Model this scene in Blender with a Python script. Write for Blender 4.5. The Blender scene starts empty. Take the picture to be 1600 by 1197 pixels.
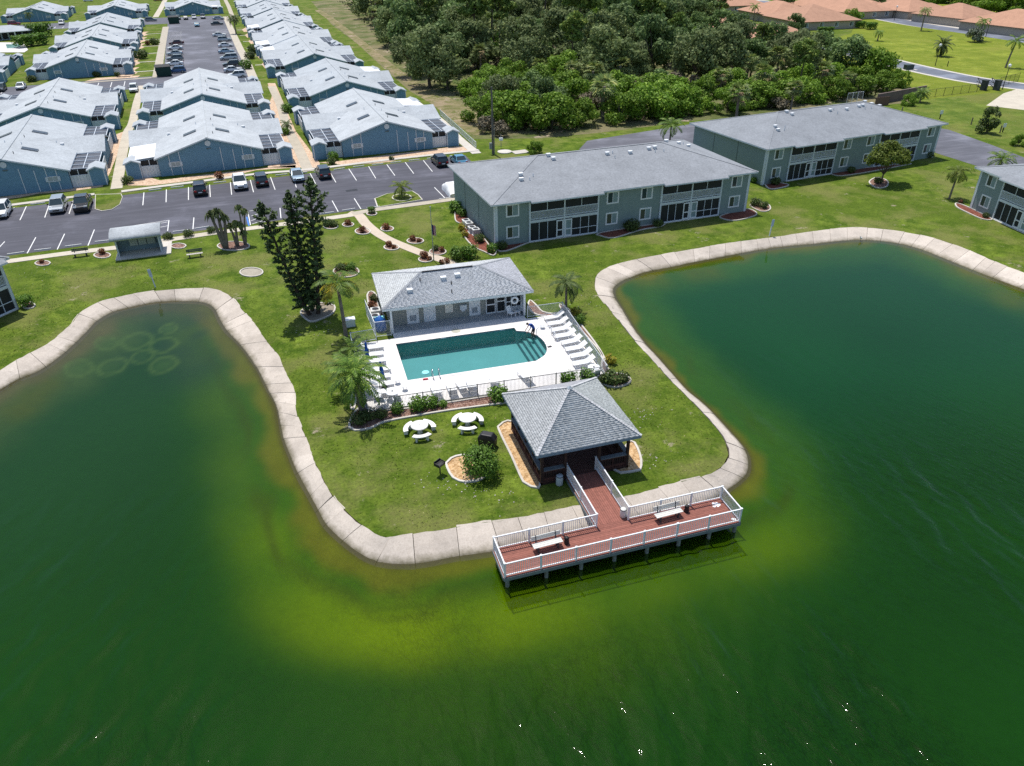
import bpy, bmesh, math, random
import numpy as np
from mathutils import Vector, Matrix
from mathutils.geometry import tessellate_polygon

random.seed(7)
rng = np.random.default_rng(11)
sc = bpy.context.scene
COL = sc.collection
R = math.radians

# ------------------------------------------------------------------ camera, sky, sun, exposure
# site frame: X along the dock, Y away from the lake, Z up (metres); lawn at z = 0
F_PX, PITCH, ROLL, YAW, CAM_H = 1155.0, R(31.7), R(-0.7), R(16.7), 32.0
_cp, _sp = math.cos(PITCH), math.sin(PITCH)
_rz = Matrix.Rotation(-YAW, 3, 'Z')
_fw = _rz @ Vector((0, _cp, -_sp)); _u0 = _rz @ Vector((0, _sp, _cp)); _r0 = _rz @ Vector((1, 0, 0))
_rt = _r0 * math.cos(ROLL) + _u0 * math.sin(ROLL)
_up = -_r0 * math.sin(ROLL) + _u0 * math.cos(ROLL)
cam = bpy.data.cameras.new('camera'); cam_o = bpy.data.objects.new('camera', cam); COL.objects.link(cam_o)
cam.sensor_width = 36.0; cam.lens = 36.0 * F_PX / 1600.0; cam.clip_start = 0.5; cam.clip_end = 3000
mw = Matrix((( _rt.x, _up.x, -_fw.x, 0), (_rt.y, _up.y, -_fw.y, 0), (_rt.z, _up.z, -_fw.z, CAM_H), (0, 0, 0, 1)))
cam_o.matrix_world = mw
sc.camera = cam_o

SUN = Vector((-0.06, 0.37, 1.0)).normalized()
world = bpy.data.worlds.new('World'); sc.world = world; world.use_nodes = True
wn = world.node_tree.nodes; wl = world.node_tree.links
sky = wn.new('ShaderNodeTexSky'); sky.sky_type = 'NISHITA'; sky.sun_disc = False
sky.sun_elevation = math.asin(SUN.z); sky.sun_rotation = math.atan2(SUN.x, SUN.y)
sky.air_density = 1.0; sky.dust_density = 1.0; sky.ozone_density = 1.0
wl.new(sky.outputs[0], wn['Background'].inputs[0]); wn['Background'].inputs[1].default_value = 0.13
sl = bpy.data.lights.new('sun', 'SUN'); sl.energy = 4.3; sl.angle = R(0.53); sl.color = (1.0, 0.955, 0.88)
so = bpy.data.objects.new('sun', sl); COL.objects.link(so); so.location = (0, 0, 120)
so.rotation_euler = SUN.to_track_quat('Z', 'Y').to_euler()
sc.view_settings.view_transform = 'Standard'; sc.view_settings.look = 'None'
sc.view_settings.exposure = 0.16; sc.view_settings.gamma = 1.0; sc.view_settings.use_curve_mapping = False
sc.render.engine = 'CYCLES'
sc.cycles.max_bounces = 5; sc.cycles.diffuse_bounces = 3; sc.cycles.blur_glossy = 0.3; sc.cycles.caustics_reflective = False; sc.cycles.caustics_refractive = False; sc.cycles.transparent_max_bounces = 12; sc.cycles.use_denoising = False; sc.cycles.use_adaptive_sampling = False
sc.cycles.sample_clamp_indirect = 6.0

def G(px, py, z=0.0):
    """survey: the point at height z that stands at a place measured in the photograph"""
    d = _fw * F_PX + _rt * (px - 800.0) - _up * (py - 598.5)
    t = (z - CAM_H) / d.z
    return Vector((d.x * t, d.y * t, z))

def L(r, g, b):
    f = lambda c: ((c / 255 + 0.055) / 1.055) ** 2.4 if c > 10 else c / 255 / 12.92
    return (f(r), f(g), f(b))

# ------------------------------------------------------------------ materials
MATS = {}
def nd(nt, t, **kw):
    n = nt.nodes.new(t)
    for k, v in kw.items(): setattr(n, k, v)
    return n
def base_mat(name, rough=0.8, spec=0.3):
    m = bpy.data.materials.new(name); m.use_nodes = True
    b = m.node_tree.nodes['Principled BSDF']
    b.inputs['Roughness'].default_value = rough
    b.inputs['Specular IOR Level'].default_value = spec
    return m, m.node_tree, b
def wpos(nt):
    return nd(nt, 'ShaderNodeNewGeometry').outputs['Position']
def noise(nt, vec, scale, detail=4, rough=0.6, stretch=None):
    if stretch:
        mp = nd(nt, 'ShaderNodeMapping'); mp.inputs['Scale'].default_value = stretch
        nt.links.new(vec, mp.inputs[0]); vec = mp.outputs[0]
    n = nd(nt, 'ShaderNodeTexNoise'); n.inputs['Scale'].default_value = scale
    n.inputs['Detail'].default_value = detail; n.inputs['Roughness'].default_value = rough
    nt.links.new(vec, n.inputs['Vector']); return n.outputs['Fac']
def ramp(nt, fac, stops, interp='LINEAR'):
    r = nd(nt, 'ShaderNodeValToRGB'); r.color_ramp.interpolation = interp
    e = r.color_ramp.elements
    while len(e) < len(stops): e.new(0.5)
    for i, (p, c) in enumerate(stops):
        e[i].position = p; e[i].color = (*c, 1) if len(c) == 3 else c
    nt.links.new(fac, r.inputs[0]); return r.outputs[0]
def mixc(nt, fac, a, b, mode='MIX'):
    m = nd(nt, 'ShaderNodeMix', data_type='RGBA', blend_type=mode)
    for s, v in ((0, fac), (6, a), (7, b)):
        if hasattr(v, 'links'): nt.links.new(v, m.inputs[s])
        else: m.inputs[s].default_value = v if s == 0 else (*v, 1)
    return m.outputs[2]
def bump(nt, b, h, strength=0.3, dist=0.05):
    n = nd(nt, 'ShaderNodeBump'); n.inputs['Strength'].default_value = strength; n.inputs['Distance'].default_value = dist
    nt.links.new(h, n.inputs['Height']); nt.links.new(n.outputs[0], b.inputs['Normal'])
def sc3(c, k): return tuple(min(1, x * k) for x in c)
def M(name, col=None, rough=0.8, var=0.12, scale=2.0, spec=0.3, bmp=0.0, fine=None, metal=0.0, obj_rand=0.0):
    """plain weathered surface: two scales of tone variation and a fine relief"""
    if name in MATS: return MATS[name]
    m, nt, b = base_mat(name, rough, spec)
    b.inputs['Metallic'].default_value = metal
    p = wpos(nt)
    n1 = noise(nt, p, scale, 5, 0.65)
    c = ramp(nt, n1, [(0.3, sc3(col, 1 - var)), (0.7, sc3(col, 1 + var))])
    if fine:
        n2 = noise(nt, p, fine, 2, 0.7)
        c = mixc(nt, 1.0, c, ramp(nt, n2, [(0.3, (0.8, 0.8, 0.8)), (0.7, (1.18, 1.18, 1.18))]), 'MULTIPLY')
    if obj_rand:
        oi = nd(nt, 'ShaderNodeObjectInfo')
        c = mixc(nt, 1.0, c, ramp(nt, oi.outputs['Random'], [(0, (1 - obj_rand,) * 3), (1, (1 + obj_rand,) * 3)]), 'MULTIPLY')
    nt.links.new(c, b.inputs['Base Color'])
    if bmp: bump(nt, b, noise(nt, p, fine or scale * 6, 3), bmp, 0.02)
    MATS[name] = m; return m
def isl(name, col, var=0.2, rough=0.85, tint=None, fine=None, trans=0.0):
    """each loose piece of the mesh gets a slightly different tone"""
    if name in MATS: return MATS[name]
    m, nt, b = base_mat(name, rough, 0.25)
    g = nd(nt, 'ShaderNodeNewGeometry')
    stops = [(0, sc3(col, 1 - var)), (1, sc3(col, 1 + var))]
    if tint: stops = [(0, sc3(col, 1 - var)), (0.6, col), (1, tint)]
    c = ramp(nt, g.outputs['Random Per Island'], stops)
    oi = nd(nt, 'ShaderNodeObjectInfo')
    c = mixc(nt, 1.0, c, ramp(nt, oi.outputs['Random'], [(0, (0.86, 0.84, 0.88)), (1, (1.14, 1.15, 1.08))]), 'MULTIPLY')
    if fine:
        c = mixc(nt, 1.0, c, ramp(nt, noise(nt, g.outputs['Position'], fine, 2), [(0.3, (0.85,) * 3), (0.7, (1.15,) * 3)]), 'MULTIPLY')
    nt.links.new(c, b.inputs['Base Color'])
    if trans:
        tr = nd(nt, 'ShaderNodeBsdfTranslucent'); nt.links.new(c, tr.inputs[0])
        mx = nd(nt, 'ShaderNodeMixShader'); mx.inputs[0].default_value = trans
        nt.links.new(b.outputs[0], mx.inputs[1]); nt.links.new(tr.outputs[0], mx.inputs[2])
        nt.links.new(mx.outputs[0], nt.nodes['Material Output'].inputs[0])
    MATS[name] = m; return m

# ------------------------------------------------------------------ mesh builder
class MB:
    def __init__(s): s.v = []; s.f = []; s.m = []
    def add(s, vs, fs, m=0):
        o = len(s.v); s.v.extend([tuple(map(float, v)) for v in vs])
        for f in fs: s.f.append(tuple(i + o for i in f)); s.m.append(m)
        return s
    def box(s, x0, y0, z0, x1, y1, z1, m=0):
        return s.add([(x0,y0,z0),(x1,y0,z0),(x1,y1,z0),(x0,y1,z0),(x0,y0,z1),(x1,y0,z1),(x1,y1,z1),(x0,y1,z1)],
                     [(3,2,1,0),(4,5,6,7),(0,1,5,4),(1,2,6,5),(2,3,7,6),(3,0,4,7)], m)
    def poly(s, pts, m=0): return s.add(pts, [tuple(range(len(pts)))], m)
    def prism(s, pts, z0, z1, m=0):
        n = len(pts); vs = [(p[0], p[1], z0) for p in pts] + [(p[0], p[1], z1) for p in pts]
        return s.add(vs, [tuple(range(n - 1, -1, -1)), tuple(range(n, 2 * n))] + [(i, (i + 1) % n, n + (i + 1) % n, n + i) for i in range(n)], m)
    def cyl(s, x, y, z0, z1, r0, r1=None, n=10, m=0):
        r1 = r0 if r1 is None else r1
        return s.tube([(x, y, z0), (x, y, z1)], [r0, r1], n, m)
    def tube(s, pts, r, n=8, m=0):
        pts = [Vector(p) for p in pts]
        rs = r if isinstance(r, (list, tuple)) else [r] * len(pts)
        vs = []; ref = Vector((0, 0, 1))
        for i, p in enumerate(pts):
            t = (pts[min(i + 1, len(pts) - 1)] - pts[max(i - 1, 0)]).normalized()
            a = t.cross(Vector((0.13, 0.97, 0.05)) if abs(t.z) > 0.9 else ref).normalized(); b2 = t.cross(a)
            for k in range(n):
                th = 2 * math.pi * k / n
                vs.append(p + (a * math.cos(th) + b2 * math.sin(th)) * rs[i])
        fs = []
        for i in range(len(pts) - 1):
            for k in range(n):
                k2 = (k + 1) % n
                fs.append((i * n + k, i * n + k2, (i + 1) * n + k2, (i + 1) * n + k))
        fs.append(tuple(range(n))[::-1]); q = (len(pts) - 1) * n; fs.append(tuple(range(q, q + n)))
        return s.add(vs, fs, m)
    def bar(s, a, b, w, h=None, m=0):
        """square bar between two points, width w, height h"""
        a = Vector(a); b = Vector(b); h = h or w
        t = (b - a).normalized()
        sd = t.cross(Vector((0, 0, 1))) if abs(t.z) < 0.95 else Vector((1, 0, 0))
        sd.normalize(); u = sd.cross(t).normalized(); sd = sd * (w / 2); u = u * (h / 2)
        vs = [a - sd - u, a + sd - u, a + sd + u, a - sd + u, b - sd - u, b + sd - u, b + sd + u, b - sd + u]
        return s.add(vs, [(0,1,2,3),(7,6,5,4),(0,4,5,1),(1,5,6,2),(2,6,7,3),(3,7,4,0)], m)
    def lathe(s, prof, n=16, c=(0, 0, 0), m=0):
        vs = []
        for r, z in prof:
            for k in range(n):
                th = 2 * math.pi * k / n; vs.append((c[0] + r * math.cos(th), c[1] + r * math.sin(th), c[2] + z))
        fs = [(i * n + k, i * n + (k + 1) % n, (i + 1) * n + (k + 1) % n, (i + 1) * n + k) for i in range(len(prof) - 1) for k in range(n)]
        fs.append(tuple(range(n))[::-1]); q = (len(prof) - 1) * n; fs.append(tuple(range(q, q + n)))
        return s.add(vs, fs, m)
    def mesh(s, name, mats, smooth=False):
        me = bpy.data.meshes.new(name); me.from_pydata(s.v, [], s.f)
        for m in (mats if isinstance(mats, (list, tuple)) else [mats]): me.materials.append(m)
        if any(s.m): me.polygons.foreach_set('material_index', s.m)
        if smooth: me.polygons.foreach_set('use_smooth', [True] * len(s.f))
        me.update(); return me
    def build(s, name, mats, parent=None, smooth=False, loc=None, rz=0, bev=0):
        o = bpy.data.objects.new(name, s.mesh(name, mats, smooth)); COL.objects.link(o)
        if parent: o.parent = parent
        if loc is not None: o.location = loc; o.rotation_euler = (0, 0, rz)
        if bev:
            b = o.modifiers.new('bevel', 'BEVEL'); b.width = bev; b.segments = 2; b.limit_method = 'ANGLE'
        return o
def mesh_np(name, V, Fq, mat, parent=None, smooth=False, mi=None):
    """fast path: V (n,3) and faces (m,k) arrays"""
    me = bpy.data.meshes.new(name); k = Fq.shape[1]; m = len(Fq)
    me.vertices.add(len(V)); me.vertices.foreach_set('co', np.asarray(V, np.float32).ravel())
    me.loops.add(m * k); me.loops.foreach_set('vertex_index', np.asarray(Fq, np.int32).ravel())
    me.polygons.add(m); me.polygons.foreach_set('loop_start', np.arange(0, m * k, k, dtype=np.int32))
    for x in (mat if isinstance(mat, (list, tuple)) else [mat]): me.materials.append(x)
    if mi is not None: me.polygons.foreach_set('material_index', np.asarray(mi, np.int32))
    if smooth: me.polygons.foreach_set('use_smooth', np.ones(m, bool))
    me.update(calc_edges=True); return me
def link(name, me, parent=None):
    o = bpy.data.objects.new(name, me); COL.objects.link(o)
    if parent: o.parent = parent
    return o
def tag(o, label=None, cat=None, group=None, kind=None):
    for k, v in (('label', label), ('category', cat), ('group', group), ('kind', kind)):
        if v: o[k] = v
    return o
def thing(name, label, cat, loc=(0, 0, 0), rz=0, group=None):
    o = bpy.data.objects.new(name, None); COL.objects.link(o)
    o.location = loc; o.rotation_euler = (0, 0, rz); o.empty_display_size = 0.2
    return tag(o, label, cat, group)
KIDS = {}
def kids(o):
    return [c for c in o.children]
def copy_tree(o, parent=None):
    c = o.copy(); COL.objects.link(c)
    if parent: c.parent = parent
    for ch in kids(o): copy_tree(ch, c)
    return c
def place(proto, first, loc, rz, label=None, group=None, scale=None):
    """first use moves the prototype itself, later uses copy it with its parts"""
    o = proto if not first else copy_tree(proto)
    o.location = loc; o.rotation_euler = (0, 0, rz)
    if scale: o.scale = scale if isinstance(scale, tuple) else (scale,) * 3
    if label: o['label'] = label
    if group: o['group'] = group
    return o
def stuff(o): o['kind'] = 'stuff'; return o
def struct(o): o['kind'] = 'structure'; return o

def sheet(name, pts, z, mat, holes=(), parent=None, kind='structure', thick=0.0):
    """flat ground sheet from an outline (with holes)"""
    loops = [[Vector((p[0], p[1], 0)) for p in pts]] + [[Vector((p[0], p[1], 0)) for p in h] for h in holes]
    flat = [v for l in loops for v in l]
    tris = tessellate_polygon(loops)
    mb = MB(); vs = [(v.x, v.y, z) for v in flat]; fs = []
    for t in tris:
        a, b, c = (flat[i] for i in t)
        fs.append(t if (b - a).cross(c - a).z > 0 else (t[0], t[2], t[1]))
    mb.add(vs, fs)
    if thick:
        o = 0
        for l in loops:
            n = len(l)
            for i in range(n):
                a, b = l[i], l[(i + 1) % n]
                mb.add([(a.x, a.y, z), (b.x, b.y, z), (b.x, b.y, z - thick), (a.x, a.y, z - thick)], [(0, 1, 2, 3)])
    ob = mb.build(name, mat, parent)
    if kind: ob['kind'] = kind
    return ob
def PX(*pts, z=0.0): return [G(x, y, z) for x, y in pts]
def spline(pts, step, closed=False):
    """Catmull-Rom through points, resampled at about the given step"""
    P = [Vector((p[0], p[1], 0)) for p in pts]; out = []
    n = len(P); segs = n if closed else n - 1
    for i in range(segs):
        p0 = P[(i - 1) % n] if closed or i > 0 else P[0] * 2 - P[1]
        p1 = P[i]; p2 = P[(i + 1) % n]
        p3 = P[(i + 2) % n] if closed or i + 2 < n else P[-1] * 2 - P[-2]
        k = max(1, int(round((p2 - p1).length / step)))
        for j in range(k):
            t = j / k
            out.append(0.5 * ((2 * p1) + (p2 - p0) * t + (2 * p0 - 5 * p1 + 4 * p2 - p3) * t * t + (3 * p1 - p0 - 3 * p2 + p3) * t ** 3))
    if not closed: out.append(P[-1])
    return out
def ribbon_pts(path, w):
    """outline of a strip of width w round a centre line"""
    l, r = [], []
    for i, p in enumerate(path):
        t = (path[min(i + 1, len(path) - 1)] - path[max(i - 1, 0)]).normalized(); nrm = Vector((-t.y, t.x, 0))
        l.append(p + nrm * w / 2); r.append(p - nrm * w / 2)
    return l, r
def ribbon(name, pts, w, z, mat, step=1.0, thick=0.0, smooth=True, parent=None):
    path = spline([G(*p) if not isinstance(p, Vector) else p for p in pts], step) if smooth else [G(*p) if not isinstance(p, Vector) else p for p in pts]
    l, r = ribbon_pts(path, w); mb = MB(); n = len(path)
    vs = [(p.x, p.y, z) for p in l] + [(p.x, p.y, z) for p in r]
    mb.add(vs, [(i, n + i, n + i + 1, i + 1) for i in range(n - 1)])
    if thick:
        for side, sg in ((l, 1), (r, -1)):
            vs = [(p.x, p.y, z) for p in side] + [(p.x, p.y, z - thick) for p in side]
            mb.add(vs, [((i, i + 1, n + i + 1, n + i) if sg > 0 else (i + 1, i, n + i, n + i + 1)) for i in range(n - 1)])
        for i in (0, n - 1):
            a, b = l[i], r[i]; mb.add([(a.x, a.y, z), (b.x, b.y, z), (b.x, b.y, z - thick), (a.x, a.y, z - thick)], [(0, 1, 2, 3)])
    o = mb.build(name, mat, parent)
    if not parent: o['kind'] = 'structure'
    return o
# ------------------------------------------------------------------ shoreline (lawn edge, water edge), surveyed pairs
WZ = -0.7
SH = [((0,580),(0,608)),((41,556),(61,578)),((75,537.5),(100,550)),((108,511),(135,517)),((124,490.5),(150,501.5)),((153.5,473),(175.5,487)),
((188,464),(207,478.6)),((232,456),(244,471.7)),((282,451.3),(282,470)),((326,450.7),(316.5,471.7)),((357,460.7),(335,479.5)),((374.4,479.5),(344.6,496.8)),
((393.2,501.5),(357.2,517)),((413.6,529.7),(374.4,536)),((434,554.7),(391.6,557.9)),((446.5,582.9),(407.3,583)),((459,608),(421.4,611)),((463,645.6),(434,639)),
((477.8,683),(445,686)),((488,714.5),(460.6,724)),((497.7,732.7),(475,752.8)),((515,767.8),(495,788)),((537.8,795.4),(511.5,818)),((565.4,820.4),(537.8,844)),
((594,838.2),(563,863)),((610.5,839.7),(590.5,875.6)),((628,836.7),(633,879.3)),((665.6,831.7),(665.6,876.8)),((713,824),(718,866.8)),((756,816.7),(763.4,860.5)),
((783.4,814),(800,853)),((840,803),(850,843)),((905,789),(925,826)),((985,774),(1010,806)),((1018.8,765),(1045,796)),((1075,750),(1100,782)),((1111,740.5),(1143,759)),
((1129.7,727.3),(1163.6,740.5)),((1138.2,710.4),(1167.3,719.8)),((1133.5,691.6),(1161.7,702.9)),((1122.2,672.8),(1150.4,687.8)),((1102.5,650.2),(1120.3,654)),
((1082.7,629.6),(1095.9,629.6)),((1062,608.9),(1073.3,610.8)),((1041.4,588.2),(1050.8,586.3)),((1020.7,563.8),(1031,563.8)),((987.6,528),(1002.9,532.6)),
((965.7,499.8),(985.4,508.6)),((948,478),(970,482.3)),((932.8,458),(958,462.6)),((929,440.7),(957.4,450.5)),((935,426.5),(967.9,440.7)),((954.7,416.6),(987.6,432)),
((983.2,408.3),(1009.5,424.3)),((1040,397.4),(1053.2,415.5)),((1097,387),(1097,406.8)),((1151.7,378.3),(1151.7,396.5)),((1206.5,371.7),(1210.8,386.4)),
((1262.7,362.6),(1265,381.4)),((1330,355.8),(1330,375)),((1388,359.6),(1383,376.9)),((1445.6,368.8),(1430.6,386.4)),((1495.7,383.9),(1470.6,401.4)),
((1540.8,402.7),(1520.8,421.5)),((1600,426.5),(1578,443.5))]
OUT = [G(*a) for a, b in SH]; INN = [G(b[0], b[1], WZ) for a, b in SH]
d0 = (OUT[0] - OUT[2]).normalized(); d1 = (OUT[-1] - OUT[-3]).normalized()
for k in (12, 30, 60):
    OUT.insert(0, OUT[0] + d0 * k + Vector((0, -0.25 * k, 0))); INN.insert(0, OUT[0] + Vector((0.6, -1.6, WZ)))
    OUT.append(OUT[-1] + d1 * k + Vector((0.15 * k, -0.3 * k, 0))); INN.append(OUT[-1] + Vector((-1.8, -0.5, WZ)))

# ------------------------------------------------------------------ ground materials
def grass_mat(name, lush, mid, dry, dry_amt, bare=None, bare_amt=0.0, sc_=1.0):
    m, nt, b = base_mat(name, 0.95, 0.1)
    p = wpos(nt)
    big = noise(nt, p, 0.07 * sc_, 4, 0.6); med = noise(nt, p, 0.5 * sc_, 6, 0.7); sm = noise(nt, p, 4.5, 3, 0.75); pat = noise(nt, p, 0.16 * sc_, 6, 0.62)
    c = ramp(nt, med, [(0.30, sc3(lush, .8)), (0.44, lush), (0.54, mid), (0.68, sc3(mid, 1.45))])
    hi = noise(nt, p, 1.7 * sc_, 5, 0.75); c = mixc(nt, ramp(nt, hi, [(0.56, (0, 0, 0)), (0.68, (.6,) * 3)]), c, (mid[0] * 1.75, mid[1] * 1.5, mid[2] * 3.4))
    c = mixc(nt, ramp(nt, big, [(0.42, (0, 0, 0)), (0.64, (0.75,) * 3)]), c, mixc(nt, med, sc3(mid, 0.8), lush))
    c = mixc(nt, ramp(nt, pat, [(0.60 - dry_amt, (0, 0, 0)), (0.74 - dry_amt, (0.8,) * 3)]), c, mixc(nt, sm, dry, sc3(mid, 0.95)))
    if bare:
        pb = noise(nt, p, 0.33 * sc_, 7, 0.75)
        c = mixc(nt, ramp(nt, pb, [(0.66 - bare_amt, (0, 0, 0)), (0.72 - bare_amt, (0.85,) * 3)]), c, bare)
    c = mixc(nt, 1.0, c, ramp(nt, sm, [(0.30, (0.62, 0.64, 0.6)), (0.5, (1, 1, 1)), (0.72, (1.34, 1.3, 1.25))]), 'MULTIPLY')
    nt.links.new(c, b.inputs['Base Color'])
    bump(nt, b, noise(nt, p, 7, 4, 0.8), 0.9, 0.12)
    MATS[name] = m; return m
LAWN = grass_mat('lawn_grass', (.064,.115,.009), (.118,.168,.020), (.235,.205,.09), 0.12, (.34,.29,.21), 0.045)
FARLAWN = grass_mat('far_lawn_grass', (.15,.20,.018), (.20,.235,.03), (.24,.235,.05), 0.05, sc_=0.35)
ROUGH = grass_mat('rough_grass', (.085,.14,.016), (.14,.18,.03), (.20,.18,.06), 0.10, (.30,.25,.18), -0.01, sc_=0.5)
SCRUB = grass_mat('scrub_floor', (.07,.11,.025), (.13,.14,.05), (.33,.25,.18), 0.17, (.40,.32,.26), 0.08, sc_=0.5)
def gravel_mat(name, cols, scale=14, rough=0.95):
    m, nt, b = base_mat(name, rough, 0.2); p = wpos(nt)
    v = nd(nt, 'ShaderNodeTexVoronoi'); v.inputs['Scale'].default_value = scale; nt.links.new(p, v.inputs['Vector'])
    sep = nd(nt, 'ShaderNodeSeparateColor'); nt.links.new(v.outputs['Color'], sep.inputs[0])
    c = ramp(nt, sep.outputs[0], [(i / (len(cols) - 1), k) for i, k in enumerate(cols)])
    c = mixc(nt, 1.0, c, ramp(nt, noise(nt, p, 1.2, 4), [(0.3, (0.8,) * 3), (0.7, (1.15,) * 3)]), 'MULTIPLY')
    nt.links.new(c, b.inputs['Base Color']); bump(nt, b, v.outputs['Distance'], 0.6, 0.03)
    MATS[name] = m; return m
TANGRAV = gravel_mat('tan_gravel', [(.34,.20,.09), (.52,.34,.17), (.62,.44,.26)], 9)
PINKGRAV = gravel_mat('salmon_gravel', [(.42,.27,.18), (.58,.42,.29), (.66,.52,.40)], 6)
MULCH = gravel_mat('brown_mulch', [(.10,.05,.035), (.22,.12,.09), (.36,.25,.20)], 12)
REDMULCH = gravel_mat('red_mulch', [(.10,.03,.02), (.19,.06,.04), (.25,.10,.07)], 10)
def concrete(name, col, stain=0.3, sc_=1.0):
    m, nt, b = base_mat(name, 0.9, 0.25); p = wpos(nt)
    c = ramp(nt, noise(nt, p, 0.5 * sc_, 6, 0.7), [(0.3, sc3(col, 1 - stain)), (0.55, col), (0.75, sc3(col, 1.1))])
    c = mixc(nt, 1.0, c, ramp(nt, noise(nt, p, 9 * sc_, 4, 0.8), [(0.25, (0.78, 0.76, 0.74)), (0.6, (1.05,) * 3)]), 'MULTIPLY')
    oi = nd(nt, 'ShaderNodeObjectInfo')
    c = mixc(nt, 1.0, c, ramp(nt, oi.outputs['Random'], [(0, (0.88, 0.87, 0.86)), (1, (1.08,) * 3)]), 'MULTIPLY')
    nt.links.new(c, b.inputs['Base Color']); bump(nt, b, noise(nt, p, 20, 3), 0.2, 0.02)
    MATS[name] = m; return m
BANK = concrete('bank_concrete', (.56,.50,.435), 0.22)
def _stain():
    nt = BANK.node_tree; b = nt.nodes['Principled BSDF']; src = b.inputs['Base Color'].links[0].from_socket; p = wpos(nt)
    sp = nd(nt, 'ShaderNodeSeparateXYZ'); nt.links.new(p, sp.inputs[0])
    ad = nd(nt, 'ShaderNodeMath', operation='MULTIPLY_ADD'); nt.links.new(noise(nt, p, 1.1, 6, .75), ad.inputs[0]); ad.inputs[1].default_value = .5; nt.links.new(sp.outputs[2], ad.inputs[2])
    k = ramp(nt, ad.outputs[0], [(0.0, (0, 0, 0)), (0.001, (0, 0, 0))])
    mr = nd(nt, 'ShaderNodeMapRange'); mr.inputs[1].default_value = -.20; mr.inputs[2].default_value = -.46; nt.links.new(ad.outputs[0], mr.inputs[0])
    c = mixc(nt, mr.outputs[0], src, (.17, .15, .10))
    cr = ramp(nt, noise(nt, p, .9, 7, .8), [(.60, (0, 0, 0)), (.68, (.55,) * 3)]); c = mixc(nt, cr, c, (.30, .27, .22))
    nt.links.new(c, b.inputs['Base Color'])
_stain()
WALK = concrete('walk_concrete', (.50,.455,.375), 0.16)
KERB = concrete('kerb_concrete', (.58,.55,.50), 0.14)
def asphalt(name, col):
    m, nt, b = base_mat(name, 0.85, 0.35); p = wpos(nt)
    c = ramp(nt, noise(nt, p, 0.10, 6, 0.65), [(0.36, sc3(col, 0.88)), (0.52, col), (0.70, sc3(col, 1.75))])
    c = mixc(nt, 1.0, c, ramp(nt, noise(nt, p, 0.35, 6, 0.7, (.35, 3, 1)), [(0.32, (0.80,) * 3), (0.52, (1,) * 3), (0.72, (1.45, 1.42, 1.38))]), 'MULTIPLY')
    c = mixc(nt, 1.0, c, ramp(nt, noise(nt, p, 30, 2), [(0.3, (0.85,) * 3), (0.7, (1.15,) * 3)]), 'MULTIPLY')
    nt.links.new(c, b.inputs['Base Color']); bump(nt, b, noise(nt, p, 40, 2), 0.3, 0.01)
    MATS[name] = m; return m
ASPH = asphalt('asphalt', (.078,.079,.098)); ASPH2 = asphalt('old_asphalt', (.112,.115,.138)); STREET = asphalt('street_asphalt', (.13,.145,.18))
PAINT = M('road_paint', (.72,.72,.70), 0.7, 0.12, 3, fine=25)
WHITE = M('white_paint', (.74,.76,.78), 0.5, 0.05, 1.5)
WHITE2 = M('white_vinyl', (.62,.67,.72), 0.45, 0.05, 1.5)
CREAM = M('cream_plastic', (.74,.71,.64), 0.5, 0.06, 3)
DARK = M('dark_metal', (.022,.022,.026), 0.5, 0.2, 3)
SCREEN = M('insect_screen', (.018,.022,.026), 0.55, 0.25, 1.2)

# ------------------------------------------------------------------ land, bank, lake
pool_c = [(6.85, 59.2), (17.95, 58.9), (17.85, 52.35), (6.75, 52.6)]
HOLE = [Vector((6.6, 59.45, 0)), Vector((20.6, 59.2, 0)), Vector((20.6, 52.0, 0)), Vector((6.5, 52.35, 0))]
shore = spline(OUT, 1.0)
land_pts = [Vector((-600, shore[0].y, 0))] + shore + [Vector((700, shore[-1].y, 0)), Vector((700, 900, 0)), Vector((-600, 900, 0))]
sheet('lawn', land_pts, 0.0, LAWN, [HOLE])

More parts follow.
